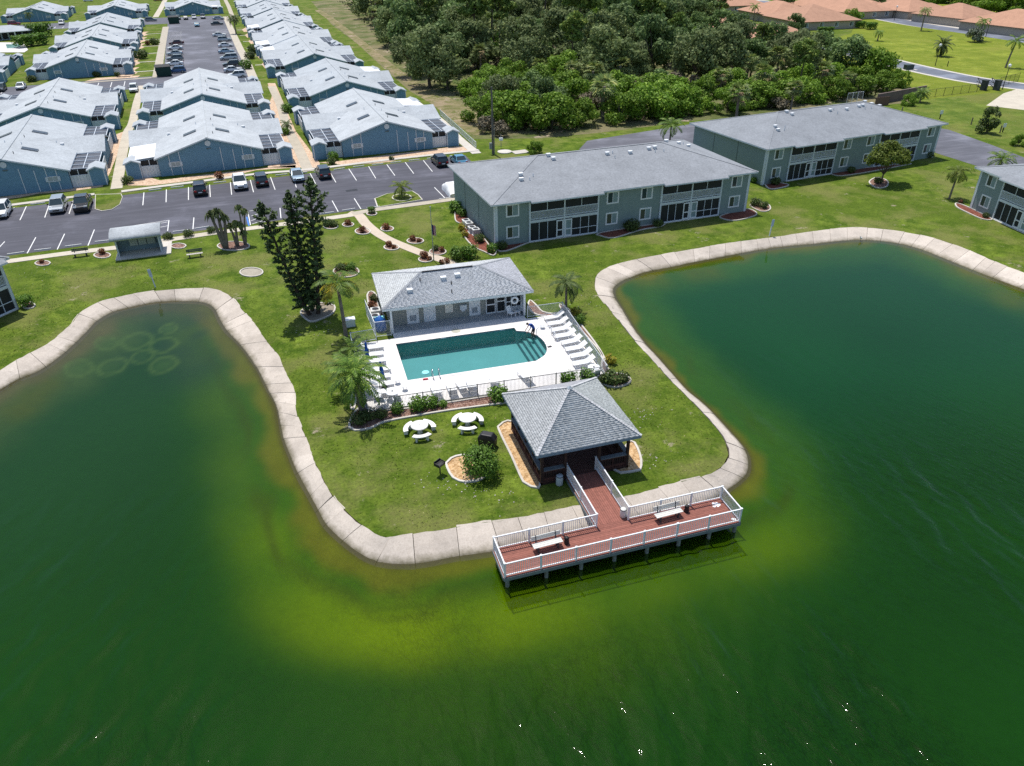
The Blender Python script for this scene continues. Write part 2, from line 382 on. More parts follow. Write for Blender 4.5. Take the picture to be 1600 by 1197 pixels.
bank = struct(thing('lake_bank', None, None))
so_, si_ = [], []
for i in range(len(OUT) - 1):
    a0 = [OUT[max(0, min(len(OUT) - 1, i + k))] for k in (-1, 0, 1, 2)]; b0 = [INN[max(0, min(len(INN) - 1, i + k))] for k in (-1, 0, 1, 2)]
    n = max(1, int(round(((a0[2] - a0[1]).length + (b0[2] - b0[1]).length) / 2 / 0.55)))
    for j in range(n):
        t = j / n
        cr = lambda p: 0.5 * ((2 * p[1]) + (p[2] - p[0]) * t + (2 * p[0] - 5 * p[1] + 4 * p[2] - p[3]) * t * t + (3 * p[1] - p[0] - 3 * p[2] + p[3]) * t ** 3)
        so_.append(cr(a0)); si_.append(cr(b0))
k = 0
while k < len(so_) - 2:
    n = random.choice((3, 3, 4, 4, 5)); e = min(k + n, len(so_) - 1)
    mb = MB(); tilt = random.uniform(-0.012, 0.02); top, bot, low = [], [], []
    ids = list(range(k, e + 1))
    jit = random.uniform(-0.10, 0.14)
    for q, i in enumerate(ids):
        o, w = so_[i].copy(), si_[i].copy(); f = 0.0
        if q == 0: o = o.lerp(so_[min(i + 1, e)], 0.03); w = w.lerp(si_[min(i + 1, e)], 0.03)
        if q == len(ids) - 1: o = o.lerp(so_[i - 1], 0.03); w = w.lerp(si_[i - 1], 0.03)
        dr = (o - w).normalized(); o = o + dr * (jit + random.uniform(-0.05, 0.05))
        o.z = 0.035 + tilt; w.z = WZ + 0.06 + tilt
        top.append(o); bot.append(w); x = w - dr * 1.3; low.append(Vector((x.x, x.y, WZ - 0.75)))
    m = len(ids); mid = [(a * 0.52 + b_ * 0.48) + Vector((0, 0, 0.03)) for a, b_ in zip(top, bot)]
    vs = top + mid + bot + low + [v - Vector((0, 0, 0.25)) for v in top]
    fs = []
    for i in range(m - 1):
        for r_ in range(3): fs.append((r_ * m + i, r_ * m + i + 1, (r_ + 1) * m + i + 1, (r_ + 1) * m + i))
        fs.append((4 * m + i, 4 * m + i + 1, i + 1, i))
    for i in (0, m - 1): fs.append((i, m + i, 2 * m + i, 3 * m + i, 4 * m + i))
    mb.add(vs, fs)
    p = mb.build('concrete_slab', BANK, bank)
    k = e
# soil closing the step behind and below the slabs
mb = MB(); n = len(so_); 
vs = [(a.x, a.y, -0.03) for a in so_] + [((a.x*.1+b_.x*.9), (a.y*.1+b_.y*.9), WZ - 0.06) for a, b_ in zip(so_, si_)]
mb.add(vs, [(i, i + 1, n + i + 1, n + i) for i in range(n - 1)])
struct(mb.build('bank_soil', M('damp_soil', (.07,.06,.04), 0.95, 0.3, 3, fine=20)))
# ------------------------------------------------------------------ lake: one surface, the tint of the water varies with depth, algae and a painted sky tone at right
def seg_dist(P, poly):
    A = np.array([(p.x, p.y) for p in poly]); D = np.full(len(P), 1e9)
    for i in range(len(A) - 1):
        a, b_ = A[i], A[i + 1]; ab = b_ - a
        t = np.clip(((P - a) @ ab) / (ab @ ab + 1e-9), 0, 1); q = a + t[:, None] * ab
        D = np.minimum(D, np.hypot(P[:, 0] - q[:, 0], P[:, 1] - q[:, 1]))
    return D
def vnoise(P, s, seed=0):
    r = np.random.default_rng(seed); T = r.random((128, 128))
    x = P[:, 0] / s + 40.3; y = P[:, 1] / s + 17.7; xi = np.floor(x).astype(int); yi = np.floor(y).astype(int)
    fx = x - xi; fy = y - yi; fx = fx * fx * (3 - 2 * fx); fy = fy * fy * (3 - 2 * fy)
    g = lambda a, b_: T[a % 128, b_ % 128]
    return (g(xi, yi) * (1 - fx) + g(xi + 1, yi) * fx) * (1 - fy) + (g(xi, yi + 1) * (1 - fx) + g(xi + 1, yi + 1) * fx) * fy
def lake():
    xs = np.concatenate([np.arange(-100, -44, .8), np.arange(-44, 46, .2), np.arange(46, 130, .8)]); ys = np.concatenate([np.arange(-40, 6, .8), np.arange(6, 50, .2), np.arange(50, 95, .5)])
    X, Y = np.meshgrid(xs, ys); P = np.stack([X.ravel(), Y.ravel()], 1)
    wp = P + np.stack([vnoise(P, 3.1, 1) + 0.5 * vnoise(P, 1.3, 3), vnoise(P, 3.1, 2) + 0.5 * vnoise(P, 1.3, 4)], 1) * 1.5 - 1.1
    d = seg_dist(wp, si_[::2]); d_true = seg_dist(P, si_)
    c3 = lambda r, g, b_: np.array(L(r, g, b_))
    def sm(x, a, b_): t = np.clip((x - a) / (b_ - a), 0, 1); return t * t * (3 - 2 * t)
    def blob(px, py, r, z=None):
        c = G(px, py, WZ if z is None else z); return np.exp(-((P[:, 0] - c.x) ** 2 + (P[:, 1] - c.y) ** 2) / (r * r))
    # regional amount of suspended algae
    bright = np.zeros(len(P))
    for px, py, r, w in ((640, 940, 5.0, 1.0), (760, 960, 5.5, 1.0), (880, 985, 5.5, 0.9), (520, 880, 4.0, 0.9), (455, 780, 3.5, 0.75), (415, 690, 3.5, 0.6),
                         (1000, 960, 5.0, 0.7), (1130, 900, 4.5, 0.55), (1200, 800, 4.2, 0.6), (1180, 690, 3.8, 0.45), (1110, 600, 3.5, 0.35), (380, 620, 3.5, 0.45), (700, 1060, 7.0, 0.55), (900, 1080, 6.0, 0.3), (600, 1020, 6.0, 0.45), (1060, 1000, 5.0, 0.35)):
        bright = np.maximum(bright, w * blob(px, py, r))
    reg = np.zeros(len(P))
    for px, py, r, w in ((620, 890, 9, 1.0), (800, 920, 8, .8), (520, 800, 7, .9), (455, 690, 6, .65), (1000, 900, 7, .5), (1160, 830, 7, .6), (1140, 700, 6, .5), (1060, 600, 6, .35), (390, 610, 6, .4), (980, 500, 5, .3)): reg = np.maximum(reg, w * blob(px, py, r))
    band = np.exp(-(np.maximum(0, np.abs(d_true + 1.4 * (vnoise(P, 5.0, 31) - .5) - 4.9) - .8) / np.where(d_true > 4.9, 3.0, 2.2)) ** 2)
    bright = np.maximum(reg * band, bright * .5) * (0.88 + 0.24 * vnoise(P, 3.4, 9)); bright = np.clip(bright, 0, 1)
    leftc = sm(-P[:, 0], 2, 16) * sm(P[:, 1], 30, 48); rightc = sm(P[:, 0], 22, 34) * sm(P[:, 1], 28, 45)
    deep = np.outer(1 - rightc, c3(25, 73, 12)) + np.outer(rightc, c3(20, 78, 34))  # right cove bluer: reflected sky is put into its tint
    deep = deep * (1 - leftc[:, None]) + leftc[:, None] * c3(30, 74, 28)
    c = deep * (0.9 + 0.2 * vnoise(P, 9, 5))[:, None]
    yg = np.outer(1 - bright, c3(50, 100, 10)) + np.outer(bright, c3(128, 154, 0))
    c = c + (yg - c) * (np.clip(bright * 1.15, 0, 1) ** 1.1)[:, None]
    # mid shelf green
    k = (1 - sm(d, 2.0, 7.5)) * (0.55 + 0.25 * vnoise(P, 2.0, 6)) * (1 - 0.5 * bright)
    mid = np.outer(1 - leftc, c3(66, 110, 14)) + np.outer(leftc, c3(78, 102, 50)); mid = mid * (1 - 0.35 * rightc[:, None]) + 0.35 * rightc[:, None] * c3(60, 112, 52)
    c = c + (mid - c) * k[:, None]
    # shallow tan shelf, dark weed line at its lip
    lip = np.exp(-((d - 2.9) / 0.42) ** 2) * 0.55 * (1 - leftc) * (1 - 0.6 * rightc) * sm(vnoise(P, 4.0, 8), 0.15, 0.55)
    c = c + (c3(62, 76, 16) - c) * lip[:, None]
    shw = 1.85 - 0.5 * rightc + 0.6 * leftc
    k = 1 - sm(d / shw, 0.45, 1.1)
    tan = np.outer(1 - leftc, c3(108, 114, 26)) + np.outer(leftc, c3(96, 96, 58)); tan = tan * (1 - 0.5 * rightc[:, None]) + 0.5 * rightc[:, None] * c3(106, 106, 28)
    c = c + (tan * (0.88 + 0.24 * vnoise(P, 0.9, 7))[:, None] - c) * (k * 0.92)[:, None]
    k = 1 - sm(d_true, 0.12, 0.7); c = c + (c3(84, 76, 42) - c) * (k * 0.8)[:, None]
    c_top = c.copy()
    # left cove: weed patches and round fish beds
    for px, py, r, w in ((285, 484, 3.2, .75), (230, 489, 2.0, .6), (300, 504, 1.6, .8), (311, 526, 1.1, .85), (283, 550, 2.2, .7), (315, 572, 2.6, .75), (178, 499, 0.9, .85), (240, 515, 2.0, .45), (200, 560, 1.6, .4), (290, 590, 3, .4)):
        k = blob(px, py, r, WZ - .9) * w; c = c + (c3(34, 62, 58) - c) * k[:, None]
    for px, py, r, fill in ((214, 533, 1.3, .35), (255, 539, 1.2, -.8), (223, 557, .95, .45), (255, 570, 1.15, 1), (176, 573, 1.15, .5), (263, 514, .8, 1), (125, 580, 1.0, .8), (168, 540, .9, .7)):
        q = G(px, py, WZ - .95); rr = np.hypot((P[:, 0] - q.x) * 1.0, (P[:, 1] - q.y) * .8) / r * (.9 + .2 * vnoise(P, .8, int(px)))
        ring = np.exp(-((rr - 1) / 0.2) ** 2) * 0.7
        ins = np.exp(-(rr / 0.75) ** 4)
        c = c + (c3(100, 132, 66) - c) * ring[:, None]
        c = c + ((c3(84, 122, 60) if fill > 0 else c3(30, 62, 58)) - c) * (ins * abs(fill) * 0.6)[:, None]
    # far left tan pocket and right-hand tan pocket
    for px, py, r in ((25, 628, 1.6), (50, 606, 1.3), (75, 590, 1.0)):
        k = blob(px, py, r) * 0.85; c = c + (c3(92, 96, 14) - c) * k[:, None]
    for px, py, r in ((1080, 420, 1.6), (1110, 416, 1.6), (1030, 430, 1.4), (1000, 436, 1.2), (1500, 418, 1.4), (1540, 432, 1.7), (1575, 452, 1.7), (1590, 462, 1.5)):
        k = blob(px, py, r) * 0.7; c = c + (c3(112, 112, 14) - c) * k[:, None]
    ny, nx = X.shape; idx = np.arange(nx * ny).reshape(ny, nx)
    Fq = np.stack([idx[:-1, :-1].ravel(), idx[:-1, 1:].ravel(), idx[1:, 1:].ravel(), idx[1:, :-1].ravel()], 1)
    keep = ~((P[Fq[:, 0], 1] > 90))
    inl = in_land(P); keep &= ~(inl & (d_true > 2.5))[Fq[:, 0]]
    lake_d = np.where(in_land(P), 0.0, d_true)
    zb = WZ - np.minimum(0.95, 0.10 + 0.24 * lake_d)
    def put(name, z, mat, k):
        me = mesh_np(name, np.concatenate([P, z[:, None]], 1), Fq[keep], mat, smooth=True)
        a = me.color_attributes.new('tint', 'FLOAT_COLOR', 'POINT')
        a.data.foreach_set('color', np.concatenate([np.clip((c_top if name == 'lake_water' else c) * k, 0, 1), np.ones((len(c), 1))], 1).astype(np.float32).ravel())
        return struct(link(name, me))
    # the murk: light dies within about a metre, so the silty layer there carries the colour
    m, nt, b = base_mat('lake_murk', 1.0, 0.0)
    at = nd(nt, 'ShaderNodeAttribute', attribute_name='tint'); p = wpos(nt)
    cc = mixc(nt, 1.0, at.outputs['Color'], ramp(nt, noise(nt, p, 1.4, 6, .7), [(.3, (.86, .88, .9)), (.7, (1.14, 1.1, 1.1))]), 'MULTIPLY')
    nt.links.new(cc, b.inputs['Base Color']); put('lake_bed', zb, m, WATER_K * 1.5)
    # the surface: clear with a trace of scatter, mirror-like, rippled by the wind
    m, nt, b = base_mat('lake_water', 0.05, 0.5); nt.nodes.remove(b); p = wpos(nt)
    at = nd(nt, 'ShaderNodeAttribute', attribute_name='tint')
    mp = nd(nt, 'ShaderNodeMapping'); mp.inputs['Rotation'].default_value = (0, 0, R(-12)); nt.links.new(p, mp.inputs[0])
    r1 = noise(nt, mp.outputs[0], 1.15, 3, 0.5, (1.9, 0.5, 1)); r2 = noise(nt, mp.outputs[0], 3.4, 3, 0.6, (1.5, 0.55, 1)); r3 = noise(nt, mp.outputs[0], 2.6, 2, 0.5, (1.3, 0.7, 1))
    patch = ramp(nt, noise(nt, p, 0.05, 3, 0.5), [(0.38, (0.22,) * 3), (0.62, (1,) * 3)])
    sep = nd(nt, 'ShaderNodeSeparateXYZ'); nt.links.new(p, sep.inputs[0])
    mr = nd(nt, 'ShaderNodeMapRange'); mr.inputs[1].default_value = 46; mr.inputs[2].default_value = 22; mr.inputs[3].default_value = 0.16; mr.inputs[4].default_value = 1.0
    nt.links.new(sep.outputs[1], mr.inputs[0])
    mul = lambda a, k: (lambda n: (nt.links.new(a, n.inputs[0]), (nt.links.new(k, n.inputs[1]) if hasattr(k, 'links') else setattr(n.inputs[1], 'default_value', k)), n.outputs[0])[2])(nd(nt, 'ShaderNodeMath', operation='MULTIPLY'))
    add = lambda a, k: (lambda n: (nt.links.new(a, n.inputs[0]), nt.links.new(k, n.inputs[1]), n.outputs[0])[2])(nd(nt, 'ShaderNodeMath', operation='ADD'))
    hh = add(r1, mul(r2, .3)); stg = mul(mr.outputs[0], patch)
    spike = nd(nt, 'ShaderNodeMath', operation='POWER'); nt.links.new(r3, spike.inputs[0]); spike.inputs[1].default_value = 5.0
    def bmp(h, dist, stren):
        n = nd(nt, 'ShaderNodeBump'); n.inputs['Distance'].default_value = dist; nt.links.new(h, n.inputs['Height']); nt.links.new(stren, n.inputs['Strength']); return n.outputs[0]
    nA = bmp(hh, 3.0, stg); nB = bmp(add(hh, mul(spike.outputs[0], 1.6)), .05, stg)
    df = nd(nt, 'ShaderNodeBsdfDiffuse'); nt.links.new(at.outputs['Color'], df.inputs[0]); nt.links.new(nA, df.inputs['Normal'])
    tr = nd(nt, 'ShaderNodeBsdfTransparent'); gl = nd(nt, 'ShaderNodeBsdfGlossy'); gl.inputs['Roughness'].default_value = .03; nt.links.new(nB, gl.inputs['Normal'])
    fr = nd(nt, 'ShaderNodeFresnel'); fr.inputs[0].default_value = 1.25; nt.links.new(nB, fr.inputs['Normal'])
    m1 = nd(nt, 'ShaderNodeMixShader'); m1.inputs[0].default_value = .45; nt.links.new(tr.outputs[0], m1.inputs[1]); nt.links.new(df.outputs[0], m1.inputs[2])
    m2 = nd(nt, 'ShaderNodeMixShader'); nt.links.new(fr.outputs[0], m2.inputs[0]); nt.links.new(m1.outputs[0], m2.inputs[1]); nt.links.new(gl.outputs[0], m2.inputs[2])
    nt.links.new(m2.outputs[0], nt.nodes['Material Output'].inputs[0])
    r_ = np.random.default_rng(5); hgt = np.zeros(len(P)); wx = P[:, 0] + 1.1 * vnoise(P, 3.3, 41) + .35 * vnoise(P, 1.2, 43); wy = P[:, 1] + 1.1 * vnoise(P, 3.7, 42) + .35 * vnoise(P, 1.1, 44)
    for k in range(16):
        lam = .75 * (1.09 ** k) * r_.uniform(.9, 1.1); th = R(-14) + r_.normal() * .30; amp = .0085 * lam * r_.uniform(.6, 1.2)
        hgt += amp * np.sin(2 * math.pi / lam * (wx * math.cos(th) + wy * math.sin(th)) + r_.uniform(0, 6.28))
    wind = (.25 + 1.05 * sm(vnoise(P, 8.0, 45), .25, .75)) * (1 - .8 * sm(P[:, 1], 20, 46)) * sm(lake_d, .2, 3) * sm(P[:, 1], 5, 9) * (1 - sm(P[:, 1], 46, 50)) * (1 - sm(np.abs(P[:, 0] - 1), 40, 44.5))
    put('lake_water', WZ + hgt * wind, m, WATER_K)
def in_land(P2):
    poly = [(p.x, p.y) for p in [Vector((-600, si_[0].y, 0))] + si_ + [Vector((700, si_[-1].y, 0)), Vector((700, 900, 0)), Vector((-600, 900, 0))]]
    c = np.zeros(len(P2), bool); n = len(poly)
    for i in range(n):
        x1, y1 = poly[i]; x2, y2 = poly[i - 1]
        if y1 == y2: continue
        c ^= ((y1 > P2[:, 1]) != (y2 > P2[:, 1])) & (P2[:, 0] < (x2 - x1) * (P2[:, 1] - y1) / (y2 - y1) + x1)
    return c
WATER_K = 0.62
lake()
# ------------------------------------------------------------------ ground cover sheets, roads, walks
V3 = lambda x, y: Vector((x, y, 0))
sheet('scrub_ground', PX((486,2),(520,0),(1060,0),(1140,30),(1250,70),(1262,100),(1330,110),(1400,130),(1425,160),(1300,172),(1090,188),(950,206),(850,216),(770,217),(740,217),(712,190),(680,166),(640,142),(600,107),(560,70),(520,40)), 0.004, SCRUB)
TRACK = grass_mat('track_dirt', (.12,.14,.03), (.27,.22,.13), (.38,.28,.21), 0.10, (.46,.38,.32), 0.05, sc_=0.9)
ribbon('dirt_track', [(497,16),(520,32),(548,54),(580,80),(612,106),(645,131)], 3.0, 0.007, TRACK, 3)
sheet('bare_ground', spline(PX((640,128),(668,140),(700,152),(735,168),(760,190),(752,212),(728,205),(705,186),(676,164),(650,146)), 2, True), 0.008, TRACK)
sheet('far_lawn', PX((1236,118),(1262,72),(1330,52),(1345,20),(1500,0),(1760,0),(1760,150),(1600,150),(1440,155),(1422,135),(1330,112)), 0.008, FARLAWN)
sheet('rough_field', PX((1412,168),(1442,156),(1600,140),(1760,150),(1760,300),(1640,250),(1560,222),(1475,196)), 0.0105, ROUGH)
LOT = [V3(-80, 110.0), V3(28.5, 120.3), V3(28.5, 100.2), V3(22.5, 99.2), V3(-14, 96.2), V3(-80, 91.0)]
main_lot = sheet('parking_lot', LOT, 0.012, ASPH)
up_lot = sheet('far_parking_lot', [V3(-36.4, 357), V3(-26.6, 223), V3(-100, 214), V3(-100, 200), V3(-44, 204), V3(-3, 206), V3(-13.8, 362), V3(-17, 384), V3(-40, 384), V3(-110, 374), V3(-110, 352)], 0.012, ASPH2)
sheet('back_road', [V3(47.5, 117.5), V3(51, 122.5), V3(77, 128.5), V3(106, 131)] + PX((1483,203),(1548,226),(1610,250),(1720,285),(1720,330),(1525,259),(1465,240)) + [V3(103, 113), V3(66, 110), V3(58, 101)], 0.012, ASPH2)
ribbon('street', [(1262,64),(1304,76),(1347,86),(1399,99),(1456,112),(1514,123.6),(1565,131),(1680,146)], 9.6, 0.012, KERB, 4)
ribbon('street', [(1262,64),(1304,76),(1347,86),(1399,99),(1456,112),(1514,123.6),(1565,131),(1680,146)], 7.2, 0.018, STREET, 4)
ribbon('street', [(1340,20),(1390,29),(1450,39.5),(1520,49),(1580,58),(1680,72)], 14, 0.012, KERB, 4)
ribbon('street', [(1340,20),(1390,30),(1450,41),(1520,51),(1580,60),(1680,75)], 9, 0.018, STREET, 4)
ribbon('street', [(1020,6),(1075,8),(1130,4),(1200,1)], 16, 0.016, WALK, 6)
ribbon('street', [(1020,9),(1075,11),(1130,7),(1200,2)], 9, 0.022, STREET, 6)
sheet('driveway', PX((1541,165),(1568,146),(1600,136),(1720,150),(1720,195),(1600,172)), 0.016, WALK)
for q in (((1440,22),(1466,27),(1458,38),(1428,31)), ((1530,36),(1592,44),(1586,57),(1515,47)), ((1400,10),(1420,13),(1410,24),(1392,21))): sheet('driveway', PX(*q), 0.022, WALK)

# painted stalls of the near car park
def line(a, b, w, z, parent, name='parking_line', mat=None):
    d = (b - a).normalized(); n_ = Vector((-d.y, d.x, 0)) * (w / 2)
    mb = MB(); mb.poly([(p.x, p.y, z) for p in (a - n_, b - n_, b + n_, a + n_)])
    o = mb.build(name, mat or PAINT, parent); return o
UP = [((-14,338),(-28,359)),((41.2,322.5),(31.2,344.2)),((77.5,318),(70,340)),((115,313),(108,334.2)),((225,300.8),(223.2,320.8)),((260,296.2),(259.5,316.2)),((294.5,292.5),(294.5,312.5)),((327.5,288.7),(328.7,308)),((360,285),(362,304.5)),((391.2,281.2),(396.2,300.5)),
      ((422.7,276.9),(429.9,296.6)),((457.2,273.3),(463.1,293)),((484.5,270.9),(494,288.7)),((515.4,268.6),(524.9,285.2)),((545,263.8),(557,282.1)),((576,260.2),(587.1,278.8)),((604.4,257.2),(617,274.5)),((633,253.6),(646.5,271.4)),((661.4,250.7),(675.7,268.3)),((690,247.5),(705,264.5))]
LO = [((7.5,377.5),(-7,393)),((56,371),(42.5,396)),((101,365.5),(89.5,390)),((147.5,359),(137.5,384)),((303,340),(301.5,358)),((519,313.7),(528.4,331)),((553.4,310),(564,326.8)),((678.8,293),(694.7,309)),((437.5,325),(439,341))]
for a, b in UP + LO: line(G(*a), G(*b), 0.115, 0.017, main_lot)
for a, b in (((187,356),(264,344.3)),((264,344.3),(262,361)),((187,356),(186,366)),((205,357.5),(262,347)),((225,360),(262,353)),((390,330),(408,327)),((392,338),(409,332.5)),((392.5,345),(409,339)),((394,350),(411,345)),((387,330),(391.5,352)),((411,326),(414,347))):
    line(G(*a), G(*b), 0.11, 0.017, main_lot)
line(G(385.5, 339), G(389, 353), 0.2, 0.018, main_lot, 'blue_parking_line', M('blue_paint', (.05,.18,.5), 0.7))
stop_mb = MB(); stop_mb.add([(-.9,-.08,0),(.9,-.08,0),(.9,.08,0),(-.9,.08,0),(-.88,-.055,.13),(.88,-.055,.13),(.88,.055,.13),(-.88,.055,.13)], [(3,2,1,0),(4,5,6,7),(0,1,5,4),(1,2,6,5),(2,3,7,6),(3,0,4,7)])
st_me = stop_mb.mesh('wheel_stop', M('stop_paint', (.66,.66,.64), 0.8, 0.1, 2, fine=12))
def wheel_stop(a, b):
    a, b = G(*a), G(*b); c = (a + b) / 2; o = link('wheel_stop', st_me); o.location = (c.x, c.y, 0.012); o.rotation_euler = (0, 0, math.atan2((b - a).y, (b - a).x))
    tag(o, 'white concrete wheel stop at the head of a car park stall', 'wheel stop', 'wheel stops in the car park')
for i in range(len(UP) - 1):
    if i == 3: continue
    a, b = UP[i][0], UP[i + 1][0]; f = lambda t: (a[0] + (b[0] - a[0]) * t, a[1] + (b[1] - a[1]) * t - 1.5)
    wheel_stop(f(.2), f(.8))
for a, b in (((14,398),(36,395)),((53,392.3),(81,389)),((102,386),(128,382.7)),((147,379),(175,376)),((272,363),(292,360.5)),((306,358),(325,355)),((500,335),(523,332)),((533,330),(557,326.5)),((577,325.5),(590,324)),((683,312.5),(708,309))): wheel_stop(a, b)
# storm drain grate
mb = MB(); c = G(549.5, 297.5)
for i in range(6): mb.box(-.75 + i * .26, -.35, 0, -.75 + i * .26 + .17, .35, .012)
mb.box(-.82, -.42, -.005, .82, .42, .004)
tag(mb.build('storm_drain_grate', DARK, loc=(c.x, c.y, .014), rz=.1), 'dark iron storm drain grate in the car park asphalt', 'drain')
# stall lines of the far lot
mb = MB()
for side in (0, 1):
    for i in range(34):
        y = 226 + i * 3.0; xl = -26.9 - (y - 223) * 0.0722; xr = -4.2 - (y - 206) * 0.0627
        x0, x1 = (xl + .4, xl + 5.4) if side == 0 else (xr - 5.4, xr - .4)
        if side == 0 and y > 346: continue
        mb.poly([(x0, y - .07, .017), (x1, y - .07 + .35, .017), (x1, y + .07 + .35, .017), (x0, y + .07, .017)])
for x in (-64, -61, -40.5, -37.5, -34.5): mb.poly([(x, 209.5, .017), (x + .16, 209.5, .017), (x - .5, 217, .017), (x - .66, 217, .017)])
for x in range(-84, -46, 3): mb.poly([(x, 357, .017), (x + .2, 357, .017), (x - .2, 362.5, .017), (x - .4, 362.5, .017)])
o = mb.build('stall_lines', PAINT, up_lot); stuff(o)

# walks
ribbon('sidewalk', [(-40,416),(0,410.5),(115,395),(185,387),(265,375),(330,365),(400,356),(494,344),(551,336)], 1.35, 0.05, WALK, 2, 0.05)
ribbon('sidewalk', [(551,334.5),(582,328.5),(650,319.5),(712,311)], 1.35, 0.051, WALK, 2, 0.05)
ribbon('garden_path', [(545,333),(560,336),(572,350),(589,364),(608,375),(636.5,387),(665,398),(700,410),(720,425)], 1.35, 0.046, concrete('path_concrete', (.62,.53,.43), 0.1), .8, 0.05)
ribbon('kerb_walk', [(-60,331),(30,319.5),(148,304)], 1.0, 0.1, KERB, 3, 0.12)
ribbon('kerb_walk', [(190,300),(250,292),(300,285.7),(400,272.5),(482,265.5),(600,251),(672,243),(748,235)], 1.0, 0.1, KERB, 3, 0.12)
def slab_walk(name, pts, w, label_mat=WALK): return ribbon(name, pts, w, 0.045, label_mat, 2, 0.05)
slab_walk('garden_walk', [(182,295),(192,237),(200,205),(207,192),(214,160),(222,134)], 1.6)
slab_walk('garden_walk', [(482,268),(470,240),(462,224),(447,195),(438,165),(424,135)], 1.7)
slab_walk('garden_walk', [(745,240),(715,215),(690,190),(650,160)], 1.6, KERB)
slab_walk('garden_walk', [(352,26),(372,70),(385,96),(398,128)], 2.2)
slab_walk('garden_walk', [(259,42),(252,80),(245,121)], 2.2)
slab_walk('garden_walk', [(243,27),(252,12),(258,0)], 2.4)
slab_walk('garden_walk', [(365,32),(358,12),(352,0)], 1.8)
slab_walk('garden_walk', [(72,133),(132,129.4),(237,121.6)], 1.3)
for k in range(6):
    y = 232 + k * 18; x = -28.6 - (y - 223) * 0.0722; ribbon('stepping_walk', [V3(x, y), V3(x - 8.5, y - .5)], 0.8, 0.046, KERB, smooth=False)
    x = -2.0 - (y - 206) * 0.0627; ribbon('stepping_walk', [V3(x, y), V3(x + 8.0, y - .5)], 0.8, 0.046, KERB, smooth=False)
sheet('gravel_bed', PX((-30,316),(30,309),(60,303),(110,299),(160,292),(172,270),(184,240),(195,205),(182,210),(165,250),(150,287),(90,297),(-30,312)), 0.02, PINKGRAV)
sheet('gravel_bed', PX((200,290),(196,285),(215,272),(250,282),(330,272),(418,262),(462,258),(462,262),(400,266),(372,273),(350,281),(330,277),(280,285),(235,290)), 0.02, PINKGRAV)
sheet('gravel_bed', PX((418,262),(432,235),(422,205),(414,180),(425,150),(418,130),(430,130),(445,165),(462,205),(500,255),(498,262)), 0.02, PINKGRAV)
sheet('gravel_bed', PX((498,254),(530,252),(600,243),(720,228),(735,234),(690,240),(650,247),(630,247),(610,253),(575,256),(540,258)), 0.02, PINKGRAV)
sheet('gravel_bed', PX((132,127.5),(170,124),(215,121),(219,118),(150,122)), 0.02, PINKGRAV)
for k in range(6):
    y = 230 + k * 18; x = -36.5 - (y - 223) * 0.0722
    sheet('gravel_bed', [V3(x - 1, y - 6), V3(x + 2.2, y - 6), V3(x + 3.4, y), V3(x + 2, y + 5), V3(x + 2.8, y + 10), V3(x - 1, y + 10)], 0.02, PINKGRAV)
    x = 4.6 - (y - 206) * 0.0627
    sheet('gravel_bed', [V3(x - 4.2, y - 5), V3(x + 1, y - 5), V3(x + 1, y + 11), V3(x - 3.4, y + 11), V3(x - 5, y + 3)], 0.02, PINKGRAV)
# grass islands with kerbs
def island(pts, mat=LAWN):
    P = PX(*pts); c = sum(P, Vector()) / len(P)
    sheet('kerb_edge', [c + (p - c) * 1.05 for p in P], 0.09, KERB, thick=0.08)
    sheet('grass_island', P, 0.1, mat)
island(((150,305),(189,304),(191,309),(187,320),(175,327.5),(160,330),(149.5,327)))
island(((586.6,311),(605.6,303.5),(643.6,299.4),(653,305.4),(659,312.5),(591,324)))
def bed(pts, mat, kerb=0.16, z=0.03, closed=True, step=0.5, label=None):
    """planting bed with a low concrete edging"""
    P = PX(*pts); S = spline(P, step, True)
    root = sheet('planting_bed', S, z, mat)
    n = len(S); mb = MB(); o_, i_ = [], []
    for k in range(n):
        t = (S[(k + 1) % n] - S[k - 1]).normalized(); nr = Vector((-t.y, t.x, 0))
        o_.append(S[k] + nr * kerb / 2); i_.append(S[k] - nr * kerb / 2)
    vs = [(p.x, p.y, 0.0) for p in o_] + [(p.x, p.y, .11) for p in o_] + [(p.x, p.y, .11) for p in i_] + [(p.x, p.y, 0.0) for p in i_]
    fs = [(r_ * n + k, r_ * n + (k + 1) % n, (r_ + 1) * n + (k + 1) % n, (r_ + 1) * n + k) for r_ in range(3) for k in range(n)]
    mb.add(vs, fs); mb.build('kerb_edging', KERB, root)
    return root
bed(((697,725),(705,717),(722,712),(745,716),(765,725),(762,742),(745,752),(728,754),(708,747)), TANGRAV)
bed(((778,668),(786,661),(802,660),(820,690),(842,735),(842,763),(830,761),(818,754),(800,715)), TANGRAV)
bed(((985,690),(1000,712),(1000,735),(985,738),(960,735)), TANGRAV)
bed(((546,668),(551,650),(566,636),(590,640),(620,641),(700,630),(770,619),(792,618),(798,628),(760,634),(700,642),(640,652),(600,660),(578,670),(555,673)), MULCH)
bed(((942,600),(938,590),(950,584),(975,586),(985,594),(980,601),(960,606)), MULCH)
bed(((556,560),(562,545),(572,535),(568,560),(560,600),(553,640),(548,630),(553,600)), MULCH)
bed(((874,476),(884,480),(925,530),(944,560),(948,575),(958,585),(950,590),(940,575),(940,555),(918,528),(880,488)), MULCH, step=.8)
bed(((470,490),(480,480),(500,474),(522,478),(520,490),(500,500),(485,503)), concrete('pale_soil', (.30,.26,.20), .3))
bed(((574,462),(580,456),(588,462),(592,480),(600,497),(584,500),(578,485)), MULCH)
bed(((828,470),(838,478),(848,488),(868,492),(862,496),(838,492),(826,482)), MULCH)
